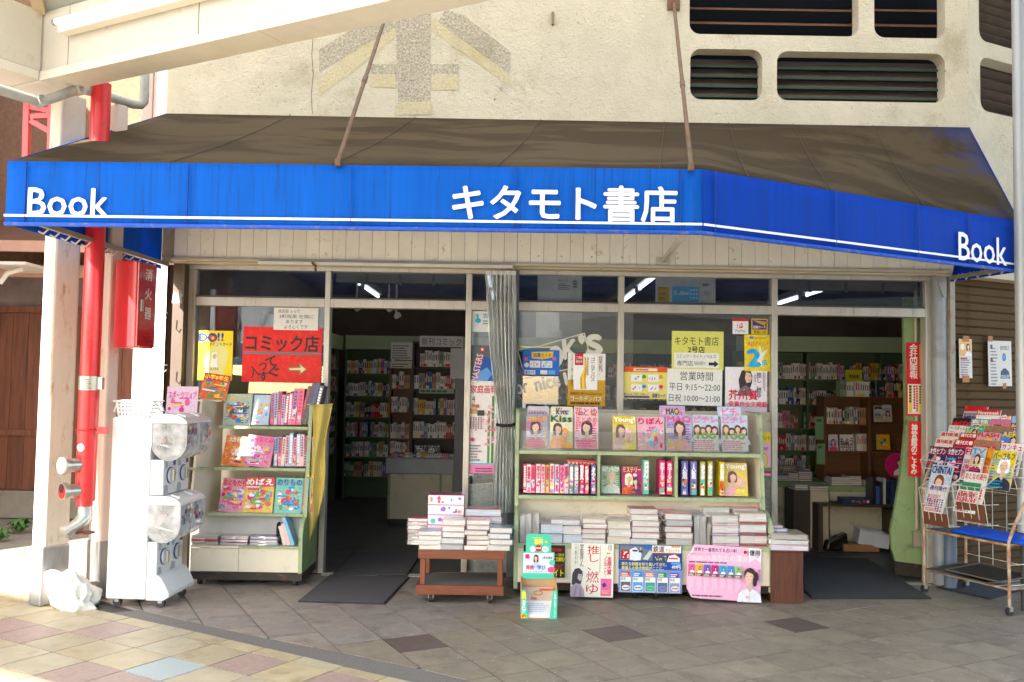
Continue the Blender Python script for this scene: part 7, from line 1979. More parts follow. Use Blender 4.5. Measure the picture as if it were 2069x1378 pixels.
pr.ell(*hp(1089, 1121), 7 * K, 7 * K, C(206, 50, 50)); pr.ell(*hp(1077, 1123), 6 * K, 6 * K, C(240, 240, 232)); pr.ell(*hp(1103, 1123), 7 * K, 6 * K, C(232, 240, 236)); pr.rect(*hp(1084, 1122), *hp(1094, 1119.5), C(250, 240, 240)); pr.lines(*hp(1098, 1125), *hp(1108, 1120), 2, C(110, 170, 200))
x_, y_ = hp(1084, 1160); pr.woman(x_, y_, 30 * K, hair=C(44, 34, 32), top=C(190, 214, 236)); pr.rect(*hp(1062, 1142), *hp(1070, 1133), C(226, 70, 130)); pr.ell(*hp(1117, 1150), 6 * K, 6 * K, C(110, 206, 176)); pr.ell(*hp(1116, 1164), 8 * K, 6 * K, C(240, 110, 150))
pr.text('資格', *hp(1063, 1164), *hp(1080, 1155), C(206, 50, 80), .02); pr.text('学び', *hp(1087, 1164), *hp(1104, 1155), C(40, 100, 190), .02); pr.text('ニュースタンダード', *hp(1062, 1171), *hp(1108, 1166), C(110, 170, 220), .01); pr.text('通信講座', *hp(1098, 1142), *hp(1118, 1137), C(60, 70, 90), .01)
q = pr.build('header_print', hd_); q.rotation_euler = (R(90), 0, 0); q.location = (0, dep2 - .0095, 0)
# ================================================================= RIGHT SIDE: GREEN PANEL, BANNERS, WIRE RACK
gp = thing('green_rack_panel', 'tall green rack end panel with a conduit beside the right doorway', 'panel', at(1840, 1150, .05))
GI = Matrix.Translation(-gp.location)
def gsub(o): o.parent = gp; o.matrix_parent_inverse = GI; return o
GY = .14
outl = [(1826, 640), (1830, 860), (1820, 960), (1808, 1030), (1800, 1070), (1802, 1110), (1810, 1134), (1872, 1142), (1872, 600), (1826, 600)]
gsub(MB().prism([(at(a, b, GY).x, at(a, b, GY).z) for a, b in outl], .04, lambda a, b, c_: (a, GY + c_, b)).build('side_board', M_GRN))
gsub(MB().prism([(at(a, b, GY).x, max(.0, at(a, b, GY).z)) for a, b in ((1809, 1135), (1872, 1143), (1872, 1170), (1809, 1160))], .03, lambda a, b, c_: (a, GY + c_, b)).build('plinth', M_PLI))
cx_ = xat(1851, 800, GY - .02)
gsub(MB().cyl((cx_, GY - .02, zat(1068, 1848, GY)), (cx_, GY - .02, 2.6), .014, 12).build('conduit', mat('beige_conduit', C(176, 164, 140), .5), smooth=True))
sbx = gsub(MB().box(cx_ - .035, cx_ + .035, GY - .05, GY - .001, zat(1104, 1848, GY), zat(1072, 1848, GY)).build('switch_box', mat('beige_box', C(150, 142, 120), .5), bevel=.004))
e = MB().cyl((cx_ - .012, GY - .05, zat(1090, 1848, GY)), (cx_ - .012, GY - .058, zat(1090, 1848, GY)), .012, 12).build('switch_knob', M_DARK); e.parent = sbx; e.matrix_parent_inverse = GI
p = Poster(1831, 692, 1866, 840, .1)
p.T('会社四季報', 1838, 695, 1854, 765, WH, .015, vertical=True); p.V(1858, 696, 1864, 764, 1, C(246, 220, 90), 2, .7); p.V(1832, 700, 1836, 760, 1, C(160, 10, 30), 3, .7)
p.R(1834, 776, 1864, 836, C(240, 236, 226)); p.R(1836, 778, 1842, 834, C(230, 200, 60)); p.R(1856, 778, 1862, 834, C(240, 214, 60)); p.V(1836.5, 779, 1842, 833, 1, C(60, 40, 40), 4, .8); p.V(1845, 779, 1850, 833, 1, C(206, 30, 60), 5, .8); p.V(1850.5, 779, 1855, 833, 1, C(206, 30, 60), 6, .8); p.V(1857, 779, 1862, 833, 1, C(40, 40, 40), 7, .8)
p.put('banner', 'tall red quarterly banner with white characters on the green panel', 'banner', C(212, 24, 40), PG)
p = Poster(1836, 852, 1866, 962, .095)
p.T('神宮館のこよみ', 1841, 857, 1853, 958, WH, .03, vertical=True); p.T('令和三年', 1857, 858, 1863, 888, C(90, 10, 20), .0, vertical=True)
p.put('banner', 'red almanac banner below the taller red banner on the green panel', 'banner', C(224, 40, 36), PG, rot=-1)
# papers taped to the shutter
def on_shutter(px, py, off=.145):
    s_, z = rw_px(px, py); return s_, z
def shutter_paper(label, x0, y0, x1, y1, build, rot=0):
    pr = Poster(x0, y0, x1, y1, .2)
    build(pr)
    o = pr.put('paper_notice', label, 'notice', C(214, 206, 196), 'papers taped to the shutter')
    d = ray((x0 + x1) / 2, (y0 + y1) / 2)
    base = rw(0, -.13); nx, ny = math.sin(ANG), -math.cos(ANG)
    t = ((base.x - CAM.x) * nx + (base.y - CAM.y) * ny) / (d.x * nx + d.y * ny)
    c_ = CAM + d * t
    o.matrix_world = Matrix.Translation(c_) @ Matrix.Rotation(ANG, 4, 'Z') @ Matrix.Rotation(R(90), 4, 'X') @ Matrix.Rotation(R(rot), 4, 'Z') @ Matrix.Diagonal((1.12, 1.03, 1, 1))
    return o
def b1(p):
    p.R(1935, 688, 1967, 720, C(226, 180, 120)); p.E(1943, 702, 6, 6, C(240, 220, 200)); p.W(1958, 720, 28, top=C(230, 230, 226)); p.L(1937, 724, 1964, 756, 7, C(120, 110, 130), 3, .4); p.L(1937, 722, 1962, 726, 1, C(200, 60, 60), 3, .9)
    p.R(1944, 681, 1960, 692, C(170, 110, 60)); p.R(1940, 757, 1958, 770, C(170, 110, 60))
shutter_paper('narrow taped flyer with an orange picture on the shutter', 1934, 687, 1968, 762, b1, 1)
def b2(p):
    p.T('自分を知る力', 2022, 699, 2046, 708, BK, .02); p.E(2032, 722, 5, 8, C(40, 80, 150)); p.E(2032, 722, 2.5, 5, C(110, 170, 220)); p.P([(2020, 764), (2022, 750), (2030, 744), (2036, 744), (2044, 750), (2048, 764)], C(40, 56, 90)); p.T('それは人生を', 2020, 756, 2046, 763, WH, .02); p.L(1994, 700, 2014, 776, 12, C(120, 116, 120), 4, .4); p.R(1994, 698, 2000, 706, C(70, 70, 90)); p.R(1994, 724, 2000, 732, C(120, 50, 60)); p.R(1989, 681, 2001, 692, C(170, 110, 60)); p.R(2026, 773, 2036, 784, C(170, 110, 60))
shutter_paper('wide taped flyer with a dark blue figure on the shutter', 1988, 690, 2053, 779, b2, 1)
# near grey pole at the right edge
q = atz(2060, 1120)
pole = MB().cyl((at(2066, 700, -.9).x, -.9, zat(1075, 2060, -.9)), (at(2066, 700, -.9).x, -.9, 4.6), .046, 20).build('sign_pole', mat('white_pole', C(170, 170, 168), .35, metal=.2, var=.05), smooth=True)
pole.data.update(); tag(pole, 'vertical white metal pole at the right edge of the picture', 'pole')
MB().cyl((at(2066, 700, -.9).x, -.9, 0), (at(2066, 700, -.9).x, -.9, zat(1075, 2060, -.9)), .03, 16).build('lower_pole', mat('dark_pole', C(70, 66, 62), .5), pole, smooth=True)

# ---- wire magazine rack on casters
RA = atz(1868, 1197); RB_ = atz(2040, 1244)
rx_ = Vector((RB_.x - RA.x, RB_.y - RA.y)); LEN = rx_.length; rx_.normalize(); ry_ = Vector((-rx_.y, rx_.x))
YAW = math.atan2(rx_.y, rx_.x)
wr = thing('wire_rack', 'rusty white wire magazine rack on casters in front of the shutter', 'rack', (RA.x, RA.y, 0), (0, 0, YAW))
M_WIRE = mat('white_wire', C(206, 200, 184), .45, var=.1, dirt=C(150, 100, 60), dirt_amt=.3, dirt_scale=12)
M_RWIRE = mat('rusty_white_tube', C(196, 180, 154), .55, var=.15, dirt=C(150, 84, 40), dirt_amt=.75, dirt_scale=6)
def wl(px, py, off):                          # photo pixel -> rack local point on the plane y_local = off
    d = ray(px, py); n = Vector((ry_.x, ry_.y)); base = Vector((RA.x, RA.y)) + ry_ * off
    t = (base - Vector((CAM.x, CAM.y))).dot(n) / (d.x * n.x + d.y * n.y)
    w_ = CAM + d * t; r_ = Vector((w_.x - RA.x, w_.y - RA.y))
    return Vector((r_.dot(rx_), off, w_.z))
DEP = .42
z1 = wl(1868, 1070, 0).z; z2 = wl(1868, 1150, 0).z
for (x_, y_, h_) in ((0, 0, .95), (LEN, 0, .62), (0, DEP, 1.15), (LEN, DEP, 1.15)):
    MB().tube([(x_, y_, .06), (x_, y_, h_ - .12), (x_, y_ + (.06 if y_ == 0 else 0), h_), (x_, y_ + (.2 if y_ == 0 else 0), h_ + (.2 if y_ == 0 else 0))], .011, 10).build('leg', M_RWIRE, wr, smooth=True)
    caster(wr, x_, y_, .03)
for z in (z2, z1):
    fr_ = MB().tube([(0, 0, z), (LEN, 0, z), (LEN, DEP, z), (0, DEP, z), (0, 0, z)], .008, 8).build('shelf_frame', M_RWIRE, wr)
    for i in range(9):
        MB().tube([(LEN * (i + .5) / 9, 0, z), (LEN * (i + .5) / 9, DEP, z)], .0035, 6).build('shelf_wire', M_WIRE, fr_)
MB().box(.01, LEN - .01, .01, DEP - .01, z1 + .004, z1 + .01).build('shelf_board', mat('board_grey', C(96, 92, 86), .8), wr)
for j in range(7):
    MB().tube([(LEN * j / 6, DEP, z2), (LEN * j / 6, DEP, 1.15)], .003, 6).build('back_wire', M_WIRE, wr)
for j in range(4):
    MB().tube([(0, DEP, z2 + .1 + j * .25), (LEN, DEP, z2 + .1 + j * .25)], .003, 6).build('back_wire', M_WIRE, wr)
# end ladder on the right side
for i in range(4):
    MB().tube([(LEN, 0, .2 + i * .14), (LEN, DEP, .2 + i * .14)], .004, 6).build('end_wire', M_WIRE, wr)
# baskets on the front with brown cards
def wire_basket(x0, x1, off, zb_, h_, d_):
    b = MB()
    for z in (zb_, zb_ + h_ * .55, zb_ + h_):
        o_ = (z - zb_) / h_ * .05
        b.tube([(x0, off, z), (x0, off - d_ - o_, z + .0), (x1, off - d_ - o_, z), (x1, off, z)], .0035, 6)
    for i in range(5):
        x_ = x0 + (x1 - x0) * i / 4
        b.tube([(x_, off, zb_), (x_, off - d_, zb_), (x_, off - d_ - .05, zb_ + h_)], .003, 6)
    for x_ in (x0, x1): b.tube([(x_, off, zb_ + h_ + .08), (x_, off - d_ - .05, zb_ + h_)], .003, 6)
    return b.build('wire_basket', M_WIRE, wr)
pa, pb = wl(1863, 1056, -.1), wl(1914, 1056, -.1)
zb_ = pa.z; wire_basket(pa.x, pb.x, 0.02, zb_, .26, .10)
MB().box(pa.x + .004, pb.x - .004, -.088, -.085, zb_ - .005, zb_ + .09).build('brown_card', mat('brown_plastic', C(104, 58, 36), .5, var=.08), wr)
pc, pd = wl(1930, 1052, -.1), wl(1992, 1052, -.1)
wire_basket(pc.x, pd.x, .02, pc.z, .26, .10); MB().box(pc.x + .004, pd.x - .02, -.088, -.085, pc.z + .01, pc.z + .14).build('brown_card', MATS['brown_plastic'], wr)
pe, pf = wl(1868, 960, .05), wl(2050, 960, .05)
wire_basket(pe.x, LEN + .02, .14, pe.z - .02, .14, .08)
# magazines in the rack
WM = 'magazines on the wire rack'
def wmag(label, x0, y0, x1, y1, off, spec, seed, tilt=18, t=.006):
    a, b = wl(x0, (y0 + y1) / 2, off), wl(x1, (y0 + y1) / 2, off)
    zt_, zb2 = wl((x0 + x1) / 2, y0, off).z, wl((x0 + x1) / 2, y1, off).z
    w, h = (b - a).length, (zt_ - zb2) / math.cos(R(tilt))
    ML = Matrix.Translation(((a.x + b.x) / 2, off, (zt_ + zb2) / 2)) @ Matrix.Rotation(R(90 - tilt), 4, 'X')
    M4 = Matrix.Translation((RA.x, RA.y, 0)) @ Matrix.Rotation(YAW, 4, 'Z') @ ML
    magazine(label, w, h, t, spec, M4, seed, WM)
reds = [C(206, 40, 56), C(240, 230, 230), C(90, 60, 110), C(240, 200, 70)]
W_ = [
 ('back-row weekly with a red strip at the top left of the wire rack', 1946, 821, 1992, 860, .36, dict(bg=C(190, 180, 180), fig='text', cols=[C(90, 70, 110)], band=C(206, 40, 50), title='ポスト', tcol=C(90, 60, 130), ty0=-.4, ty1=0)),
 ('news weekly with a red title box in the back row', 1971, 828, 2018, 870, .34, dict(bg=C(232, 230, 228), fig='text', band=C(206, 24, 40), title='Newsweek', tcol=WH, ty0=.27, ty1=.44)),
 ('dark entertainment weekly right of the news weekly', 2020, 828, 2050, 870, .34, dict(bg=C(110, 90, 80), fig='busy', title='SPA!', tcol=C(240, 220, 220), ty0=-.1, ty1=.2)),
 ('grey gold weekly at the right end of the back row', 2044, 828, 2080, 870, .35, dict(bg=C(140, 124, 90), fig='busy', title='MONO', tcol=C(230, 220, 150), ty0=-.1, ty1=.2)),
 ('black and red weekly at the left of the second row', 1922, 845, 1960, 885, .30, dict(bg=C(30, 26, 28), fig='text', cols=reds, title='創刊', tcol=C(214, 30, 44), ty0=.0, ty1=.35)),
 ('green-topped women\'s weekly in the second row', 1960, 847, 1997, 886, .30, dict(bg=C(214, 190, 190), fig='busy', cols=reds, band=C(110, 150, 140), title='女性', tcol=WH)),
 ('busy pink weekly in the second row', 1998, 847, 2040, 890, .30, dict(bg=C(206, 130, 150), fig='busy', cols=pinks + reds, n=18)),
 ('business weekly with a blue top in the second row', 2041, 842, 2080, 892, .30, dict(bg=C(120, 30, 40), fig='text', band=C(150, 200, 230), title='ダイヤモンド', tcol=C(230, 220, 220), ty0=.02, ty1=.22)),
 ('white baseball weekly in the third row', 1914, 860, 1948, 900, .25, dict(bg=C(230, 230, 230), fig='busy', n=5, cols=[C(60, 90, 160), C(180, 180, 190)], title='ベースボール', tcol=C(206, 40, 50))),
 ('mint green weekly in the third row', 1948, 861, 1985, 902, .25, dict(bg=C(70, 170, 150), fig='woman', title='サンデー', tcol=WH)),
 ('brown collage weekly in the third row', 1986, 862, 2042, 905, .25, dict(bg=C(150, 120, 90), fig='busy', cols=[C(60, 50, 50), C(220, 180, 160), C(200, 60, 60), C(230, 230, 220)], n=20)),
 ('economics weekly with a dark red title in the third row', 2043, 864, 2080, 906, .25, dict(bg=C(226, 222, 220), fig='text', band=C(130, 30, 40), title='エコノミスト', tcol=WH)),
 ('back copy of the cream weekly with red characters', 1897, 873, 1934, 912, .2, dict(bg=C(232, 220, 206), fig='text', title='週刊新潮', tcol=C(206, 40, 50))),
 ('back copy of the red weekly with white characters', 1937, 875, 1971, 914, .2, dict(bg=C(186, 24, 40), fig='text', title='週刊文春', tcol=WH)),
 ('photo weekly with a magenta title in the fourth row', 1972, 874, 2018, 916, .2, dict(bg=C(214, 170, 170), fig='busy', cols=reds, title='FLASH', tcol=C(206, 30, 70))),
 ('blue weekly with yellow capital letters', 2020, 872, 2066, 925, .2, dict(bg=C(110, 110, 170), fig='woman', top=C(60, 60, 80), title='AERA', tcol=C(226, 206, 90))),
 ('front copy of the cream weekly with red characters', 1887, 887, 1922, 930, .15, dict(bg=C(232, 220, 206), fig='text', title='週刊新潮', tcol=C(206, 40, 50))),
 ('front copy of the red weekly with white characters', 1926, 889, 1964, 932, .15, dict(bg=C(186, 24, 40), fig='text', title='週刊文春', tcol=WH)),
 ('brown photo weekly with pink strip beside the red weekly', 1965, 890, 2016, 934, .15, dict(bg=C(170, 120, 100), fig='busy', cols=[C(220, 180, 160), C(200, 60, 90), C(60, 50, 50)], n=16)),
 ('white magazine with a red oval behind the golf magazine', 2018, 896, 2062, 960, .14, dict(bg=C(226, 222, 220), fig='text', cols=[C(90, 90, 90)], title='サンキュ', tcol=C(206, 40, 30))),
 ('left of two navy and pink weeklies in the wire rack', 1873, 903, 1908, 972, .1, dict(bg=C(60, 44, 90), fig='busy', cols=[C(110, 170, 220), C(220, 60, 110), C(240, 220, 230)], title='女性セブン', tcol=WH, band=C(120, 40, 80))),
 ('right of two navy and pink weeklies in the wire rack', 1910, 905, 1944, 972, .1, dict(bg=C(60, 44, 90), fig='busy', cols=[C(110, 170, 220), C(220, 60, 110), C(240, 220, 230)], title='女性セブン', tcol=WH, band=C(120, 40, 80))),
 ('photo weekly half hidden behind the woman-cover magazine', 1946, 905, 1970, 970, .11, dict(bg=C(214, 206, 210), fig='text', cols=[C(150, 60, 90)], title='FRI', tcol=C(206, 30, 80))),
 ('magazine with a long-haired woman on its cover', 1960, 905, 1988, 958, .08, dict(bg=C(206, 200, 190), fig='woman', hair=C(44, 34, 30), top=C(60, 50, 50), title='TV', tcol=C(90, 160, 220))),
 ('orange and dark magazine edge beside the woman-cover magazine', 1988, 906, 2002, 958, .1, dict(bg=C(226, 150, 50), fig='text', cols=[C(60, 40, 30)])),
 ('yellow golf magazine with a man in a white cap', 2000, 912, 2047, 990, .06, dict(bg=C(226, 206, 80), fig='woman', hair=C(206, 224, 232), top=C(40, 44, 60), cols=[C(110, 60, 130), C(60, 150, 200)], title='パーゴルフ', tcol=C(70, 40, 110))),
 ('pale housing magazine with dark blue capitals in the front basket', 1876, 940, 1918, 1022, -.02, dict(bg=C(190, 202, 220), fig='woman', hair=C(120, 70, 40), top=C(110, 140, 200), cols=[C(220, 225, 235)], title='CHINTAI', tcol=C(30, 50, 110))),
 ('back copy of the adult weekly with red title in the front basket', 1944, 955, 1990, 1020, -.03, dict(bg=C(226, 220, 214), fig='text', title='おとなの週刊', tcol=C(190, 40, 60))),
 ('front adult weekly with purple title behind the left brown card', 1873, 980, 1910, 1035, -.06, dict(bg=C(230, 226, 224), fig='text', cols=[C(200, 60, 100)], title='週刊現代', tcol=C(90, 50, 130))),
 ('front adult weekly with green top behind the right brown card', 1933, 975, 1976, 1035, -.06, dict(bg=C(230, 226, 220), fig='text', cols=[C(206, 60, 80)], band=C(60, 130, 100), title='週刊現代', tcol=C(206, 40, 70), ty0=.0, ty1=.2)),
]
for i, (lb, a, b, c_, d, off, sp) in enumerate(W_): wmag(lb, a, b, c_, d, off, sp, 300 + i)
# tarp and folded trays on the rack shelves
tp_ = MB(); ta, tb = wl(1936, 1070, .1), wl(2080, 1080, .1)
def tf(u, v): return (ta.x + (LEN + .15 - ta.x) * u, .03 + v * .3, z1 + .012 + .045 * math.sin(math.pi * (0.08 + .84 * v)) + .008 * math.sin(u * 17) * math.sin(v * 9))
tp_.grid(tf, 20, 12)
o = tp_.build('blue_tarp', mat('blue_tarp', C(14, 84, 206), .4, var=.08), smooth=True, fix=False); o.modifiers.new('s', 'SOLIDIFY').thickness = .01
o.location = (RA.x, RA.y, 0); o.rotation_euler = (0, 0, YAW); tag(o, 'folded bright blue tarp lying on the middle shelf of the wire rack', 'tarp')
for i, lb in enumerate(('lower folded wire tray lying on the bottom shelf of the rack', 'upper dark tray lying on the bottom shelf of the rack')):
    t = thing('metal_tray', lb, 'tray', (RA.x, RA.y, 0), (0, 0, YAW), 'trays on the bottom shelf of the wire rack')
    x0, x1, z = .08 + i * .18, .6 + i * .1, z2 + .02 + i * .03
    MB().tube([(x0, -.06, z), (x1, -.04, z - .004), (x1, .3, z + .02), (x0, .28, z + .03), (x0, -.06, z)], .006, 6).build('rim', mat('tray_metal', C(110, 104, 92), .5, metal=.4), t)
    MB().add([(x0, -.055, z - .002), (x1, -.035, z - .006), (x1, .295, z + .016), (x0, .275, z + .026)], [(0, 1, 2, 3)]).build('pan', mat('tray_dark', C(64, 62, 58), .4, metal=.3), t)
# barrel bottom of blue-grey drum behind the rack
o = MB().cyl((xat(1915, 1150, -.18), -.22, 0), (xat(1915, 1150, -.18), -.22, .46), .045, 18).build('drain_sleeve', mat('bluegrey', C(96, 110, 130), .5, var=.1), smooth=True); tag(o, 'blue-grey drain sleeve at the foot of the round column', 'pipe')
# ================================================================= INTERIOR
M_SHG = mat('shelf_green', C(98, 118, 80), .55, var=.08)
M_SHV = mat('shelf_valance', C(170, 184, 140), .55, var=.06)
M_SHB = mat('shelf_brown', C(112, 72, 42), .55, var=.2, scale=8, stretch=(.7, 6, 6))
M_SHD = mat('shelf_dark', C(70, 58, 46), .6)
bookcols = [C(236, 232, 224)] * 4 + [C(220, 216, 206)] * 2 + [C(206, 200, 186), C(228, 220, 200), C(120, 140, 170), C(186, 96, 90), C(220, 200, 130), C(150, 170, 140), C(186, 150, 120)] + [C(210, 200, 190), C(190, 60, 60), C(226, 190, 70), C(70, 100, 150), C(230, 150, 170), C(110, 150, 110), C(40, 40, 44), C(150, 110, 170), C(240, 240, 236)]
INDIV = [0]
def book_row(x0, x1, y0, z0, hmax, rng, frame, lab=None, grp=None, whites=False, dep=.13, gaps=True):
    """books along x (local), spines facing -y; individuals when lab is given, else one stuff mesh"""
    x = x0; k = MB(); ser = [0, 0, 0, 0]
    while x < x1 - .01:
        if gaps and rng.random() < .015: x += rng.uniform(.02, .08); continue
        if ser[0] <= 0:
            ser = [rng.randint(1, 4), rng.uniform(.012, .026), hmax * rng.uniform(.74, .97), rng.choice(bookcols[:7] * 2 + bookcols if whites else bookcols)]
        ser[0] -= 1
        w = ser[1] * rng.uniform(.9, 1.1); h = ser[2] * rng.uniform(.985, 1.0); c_ = ser[3]
        lean = 0
        kk = k if not lab else MB()
        kk.box(x + .0006, x + w - .0006, y0 + rng.uniform(0, .012), y0 + dep, z0, z0 + h, c_)
        tc_ = rng.choice([C(60, 50, 50), C(190, 50, 60), C(50, 70, 120), C(90, 90, 90)]) if sum(c_[:3]) > .9 else C(235, 230, 220)
        kk.box(x + w * .3, x + w * .7, y0 - .0012, y0 - .0002, z0 + h * .42, z0 + h * rng.uniform(.7, .92), tc_)
        if rng.random() < .5: kk.box(x + .001, x + w - .001, y0 - .001, y0 - .0001, z0 + h * .02, z0 + h * .2, rng.choice([C(200, 60, 60), C(240, 220, 120), C(250, 250, 250), C(80, 120, 170), C(230, 170, 180)]))
        if lab:
            o = link('shelved_book', kk.mesh('shelved_book', INK)); o.matrix_world = frame; tag(o, lab, 'book', grp); INDIV[0] += 1
        x += w
    if not lab and k.f:
        o = link('book_row', k.mesh('book_row', INK)); o.matrix_world = frame
        return o
def bookcase(name, label, x0, x1, dep, ztop_, shelves, frame, mside, mval, rng, uprights=.8, valance=.16, indiv=None, hmax=None, whites=False, grp='bookcases inside the shop'):
    """local: front at y=0, back at y=dep"""
    t = link(name, None); t.matrix_world = frame; tag(t, label, 'bookcase', grp)
    MB().box(x0, x1, dep - .02, dep, 0, ztop_).build('back', mside, t)
    n = max(1, round((x1 - x0) / uprights))
    for i in range(n + 1):
        x = x0 + (x1 - x0) * i / n; MB().box(x - .01, x + .01, 0, dep - .021, 0, ztop_).build('upright', mside, t)
    for z in shelves + [ztop_]:
        MB().box(x0 + .011, x1 - .011, .002, dep - .021, z - .018, z).build('shelf', mside, t)
    if valance: MB().box(x0, x1, -.06, -.04, ztop_ - .02, ztop_ + valance).build('valance', mval, t)
    for zi, z in enumerate(shelves):
        hh = (shelves + [ztop_])[zi + 1] - z - .02
        for i in range(n):
            a, b = x0 + (x1 - x0) * i / n + .012, x0 + (x1 - x0) * (i + 1) / n - .012
            if indiv and zi in indiv:
                book_row(a, b, .02, z + .001, min(hh, hmax or .21), rng, frame, indiv[zi][0], indiv[zi][1], whites)
            else:
                r_ = book_row(a, b, .02, z + .001, min(hh, hmax or .21), rng, Matrix.Identity(4), whites=whites)
                if r_: r_.parent = t; r_.matrix_parent_inverse = Matrix.Identity(4); r_.matrix_basis = Matrix.Identity(4); r_['kind'] = 'stuff'
    return t
rb = random.Random(31)
# left wall bookcase (faces +x)
F = Matrix.Translation((-2.28, .75, 0)) @ Matrix.Rotation(R(90), 4, 'Z')
bookcase('bookcase', 'long pale green bookcase along the left wall seen through the left doorway', 0, 3.9, .3, 1.98, [.62, .9, 1.16, 1.42, 1.7], F, M_SHG, M_SHV, rb)
# back wall bookcases
bookcase('bookcase', 'pale green bookcase on the back wall behind the left doorway', -2.2, -.2, .3, 2.0, [.3, .56, .82, 1.08, 1.36, 1.66], Matrix.Translation((0, 4.75, 0)), M_SHG, M_SHV, rb)
bookcase('bookcase', 'pale green bookcase on the back wall behind the middle windows', -.15, 2.6, .3, 2.0, [.3, .56, .82, 1.08, 1.36, 1.66], Matrix.Translation((0, 4.7, 0)), M_SHG, mat('lit_valance', C(206, 212, 120), .5), rb)  # lit look of the valance is a brighter yellow-green, nothing emits
bookcase('bookcase', 'pale green bookcase on the back wall seen through the right doorway', 2.7, 5.2, .3, 2.0, [.3, .56, .82, 1.08, 1.36, 1.66], Matrix.Translation((0, 3.9, 0)) @ Matrix.Rotation(R(-8), 4, 'Z'), M_SHG, M_SHV, rb)
# new comics unit behind the left doorway
YU = 3.0
ux0, ux1, ux2 = xat(788, 800, YU), xat(834, 800, YU), xat(926, 800, YU)
def uz(py): return zat(py, 860, YU)
La = ('white spined comic in the narrow unit left of the new-comics shelf', 'comics in the narrow unit')
Lb = ('white spined comic on the new-comics shelf inside the left doorway', 'comics on the new-comics shelf')
bookcase('bookcase', 'narrow brown unit of comics beside the new-comics shelf', ux0, ux1 - .02, .22, uz(735), [uz(918), uz(887), uz(834), uz(786)], Matrix.Translation((0, YU, 0)), M_SHB, M_SHB, rb, 1, 0, {1: La, 2: La, 3: La}, .2, True)
bookcase('bookcase', 'dark brown shelf of new comics inside the left doorway', ux1, ux2, .22, uz(690), [uz(885), uz(838), uz(786), uz(741)], Matrix.Translation((0, YU - .03, 0)), M_SHD, M_SHB, rb, 1, 0, {0: Lb, 1: Lb, 2: Lb, 3: Lb}, .2, True)
p = Poster(848, 679, 936, 701, YU - .06); p.T('新刊コミック', 852, 683, 932, 698, C(60, 54, 50), .0); p.put('sign', 'white handwritten new-comics sign on top of the shelf inside', 'sign', C(210, 206, 200), 'signs inside the shop')
p = Poster(790, 692, 833, 727, YU - .02); p.L(793, 695, 830, 724, 6, C(90, 84, 80), 2, .4); p.put('notice', 'white handwritten notice on the narrow comics unit inside', 'notice', C(206, 204, 198), 'signs inside the shop')
p = Poster(789, 729, 832, 744, YU - .022); p.L(792, 732, 828, 742, 2, C(90, 84, 80), 4, .45); p.put('notice', 'small cream notice below the handwritten notice on the narrow unit', 'notice', C(200, 196, 180), 'signs inside the shop')
p = Poster(847, 785, 917, 795, YU - .05); p.L(850, 787, 914, 793, 1, C(60, 120, 90), 5, .8); p.put('shelf_label', 'pale green label strip across the new-comics shelf', 'label', C(170, 190, 170), 'signs inside the shop')
for i, (a, b) in enumerate(((838, 862), (864, 889))):
    M4, w, h = stand(a, 900, b, 918, YU - .1, 10)
    magazine(['left', 'right'][i] + ' dark comic lying face-out below the new-comics shelf', w, h, .02, dict(bg=C(40, 44, 60), fig='busy', cols=[C(230, 230, 240), C(120, 120, 130), C(220, 190, 60)], title='コミック', tcol=WH), M4, 500 + i, 'face-out comics inside')
# counter with white sheet
cnt = thing('display_counter', 'white panelled display counter with a grey sheet below the new comics', 'counter', (0, 0, 0))
YK = 2.62
ka, kb_ = xat(786, 1000, YK), xat(917, 1000, YK)
MB().box(ka, kb_, YK, YK + .34, .06, zat(958, 850, YK)).build('body', M_CREAM, cnt)
for px in (786, 890, 915): MB().box(xat(px, 1000, YK) - .012, xat(px, 1000, YK) + .012, YK - .01, YK - .001, .06, zat(958, 850, YK)).build('green_post', M_GRN, cnt)
MB().box(ka, kb_, YK + .02, YK + .3, 0, .06).build('plinth', M_PLI, cnt)
MB().box(ka - .04, kb_ + .01, YK - .03, YK + .36, zat(957, 850, YK), zat(926, 850, YK)).build('grey_sheet', mat('grey_sheet', C(176, 178, 186), .6, var=.1, scale=5), cnt, bevel=.01)
book_row(ka, kb_, YK + .1, zat(926, 850, YK) + .001, .05, rb, Matrix.Identity(4)).parent = cnt
gcb = thing('grey_cabinet', 'dark grey cabinet with a pale arched card behind the mullion', 'cabinet', (0, 0, 0))
MB().box(xat(917, 900, 2.4), xat(952, 900, 2.4), 2.4, 2.8, 0, zat(765, 930, 2.4)).build('body', mat('cabinet_grey', C(110, 110, 114), .5), gcb, bevel=.006)
MB().prism([(xat(911, 720, 2.42), zat(765, 920, 2.42)), (xat(948, 720, 2.42), zat(765, 920, 2.42)), (xat(948, 720, 2.42), zat(704, 920, 2.42)), (xat(911, 720, 2.42), zat(704, 920, 2.42))], .01, lambda a, b, c_: (a, 2.38 + c_, b)).build('arched_card', mat('card_white', C(190, 188, 190), .5), gcb)
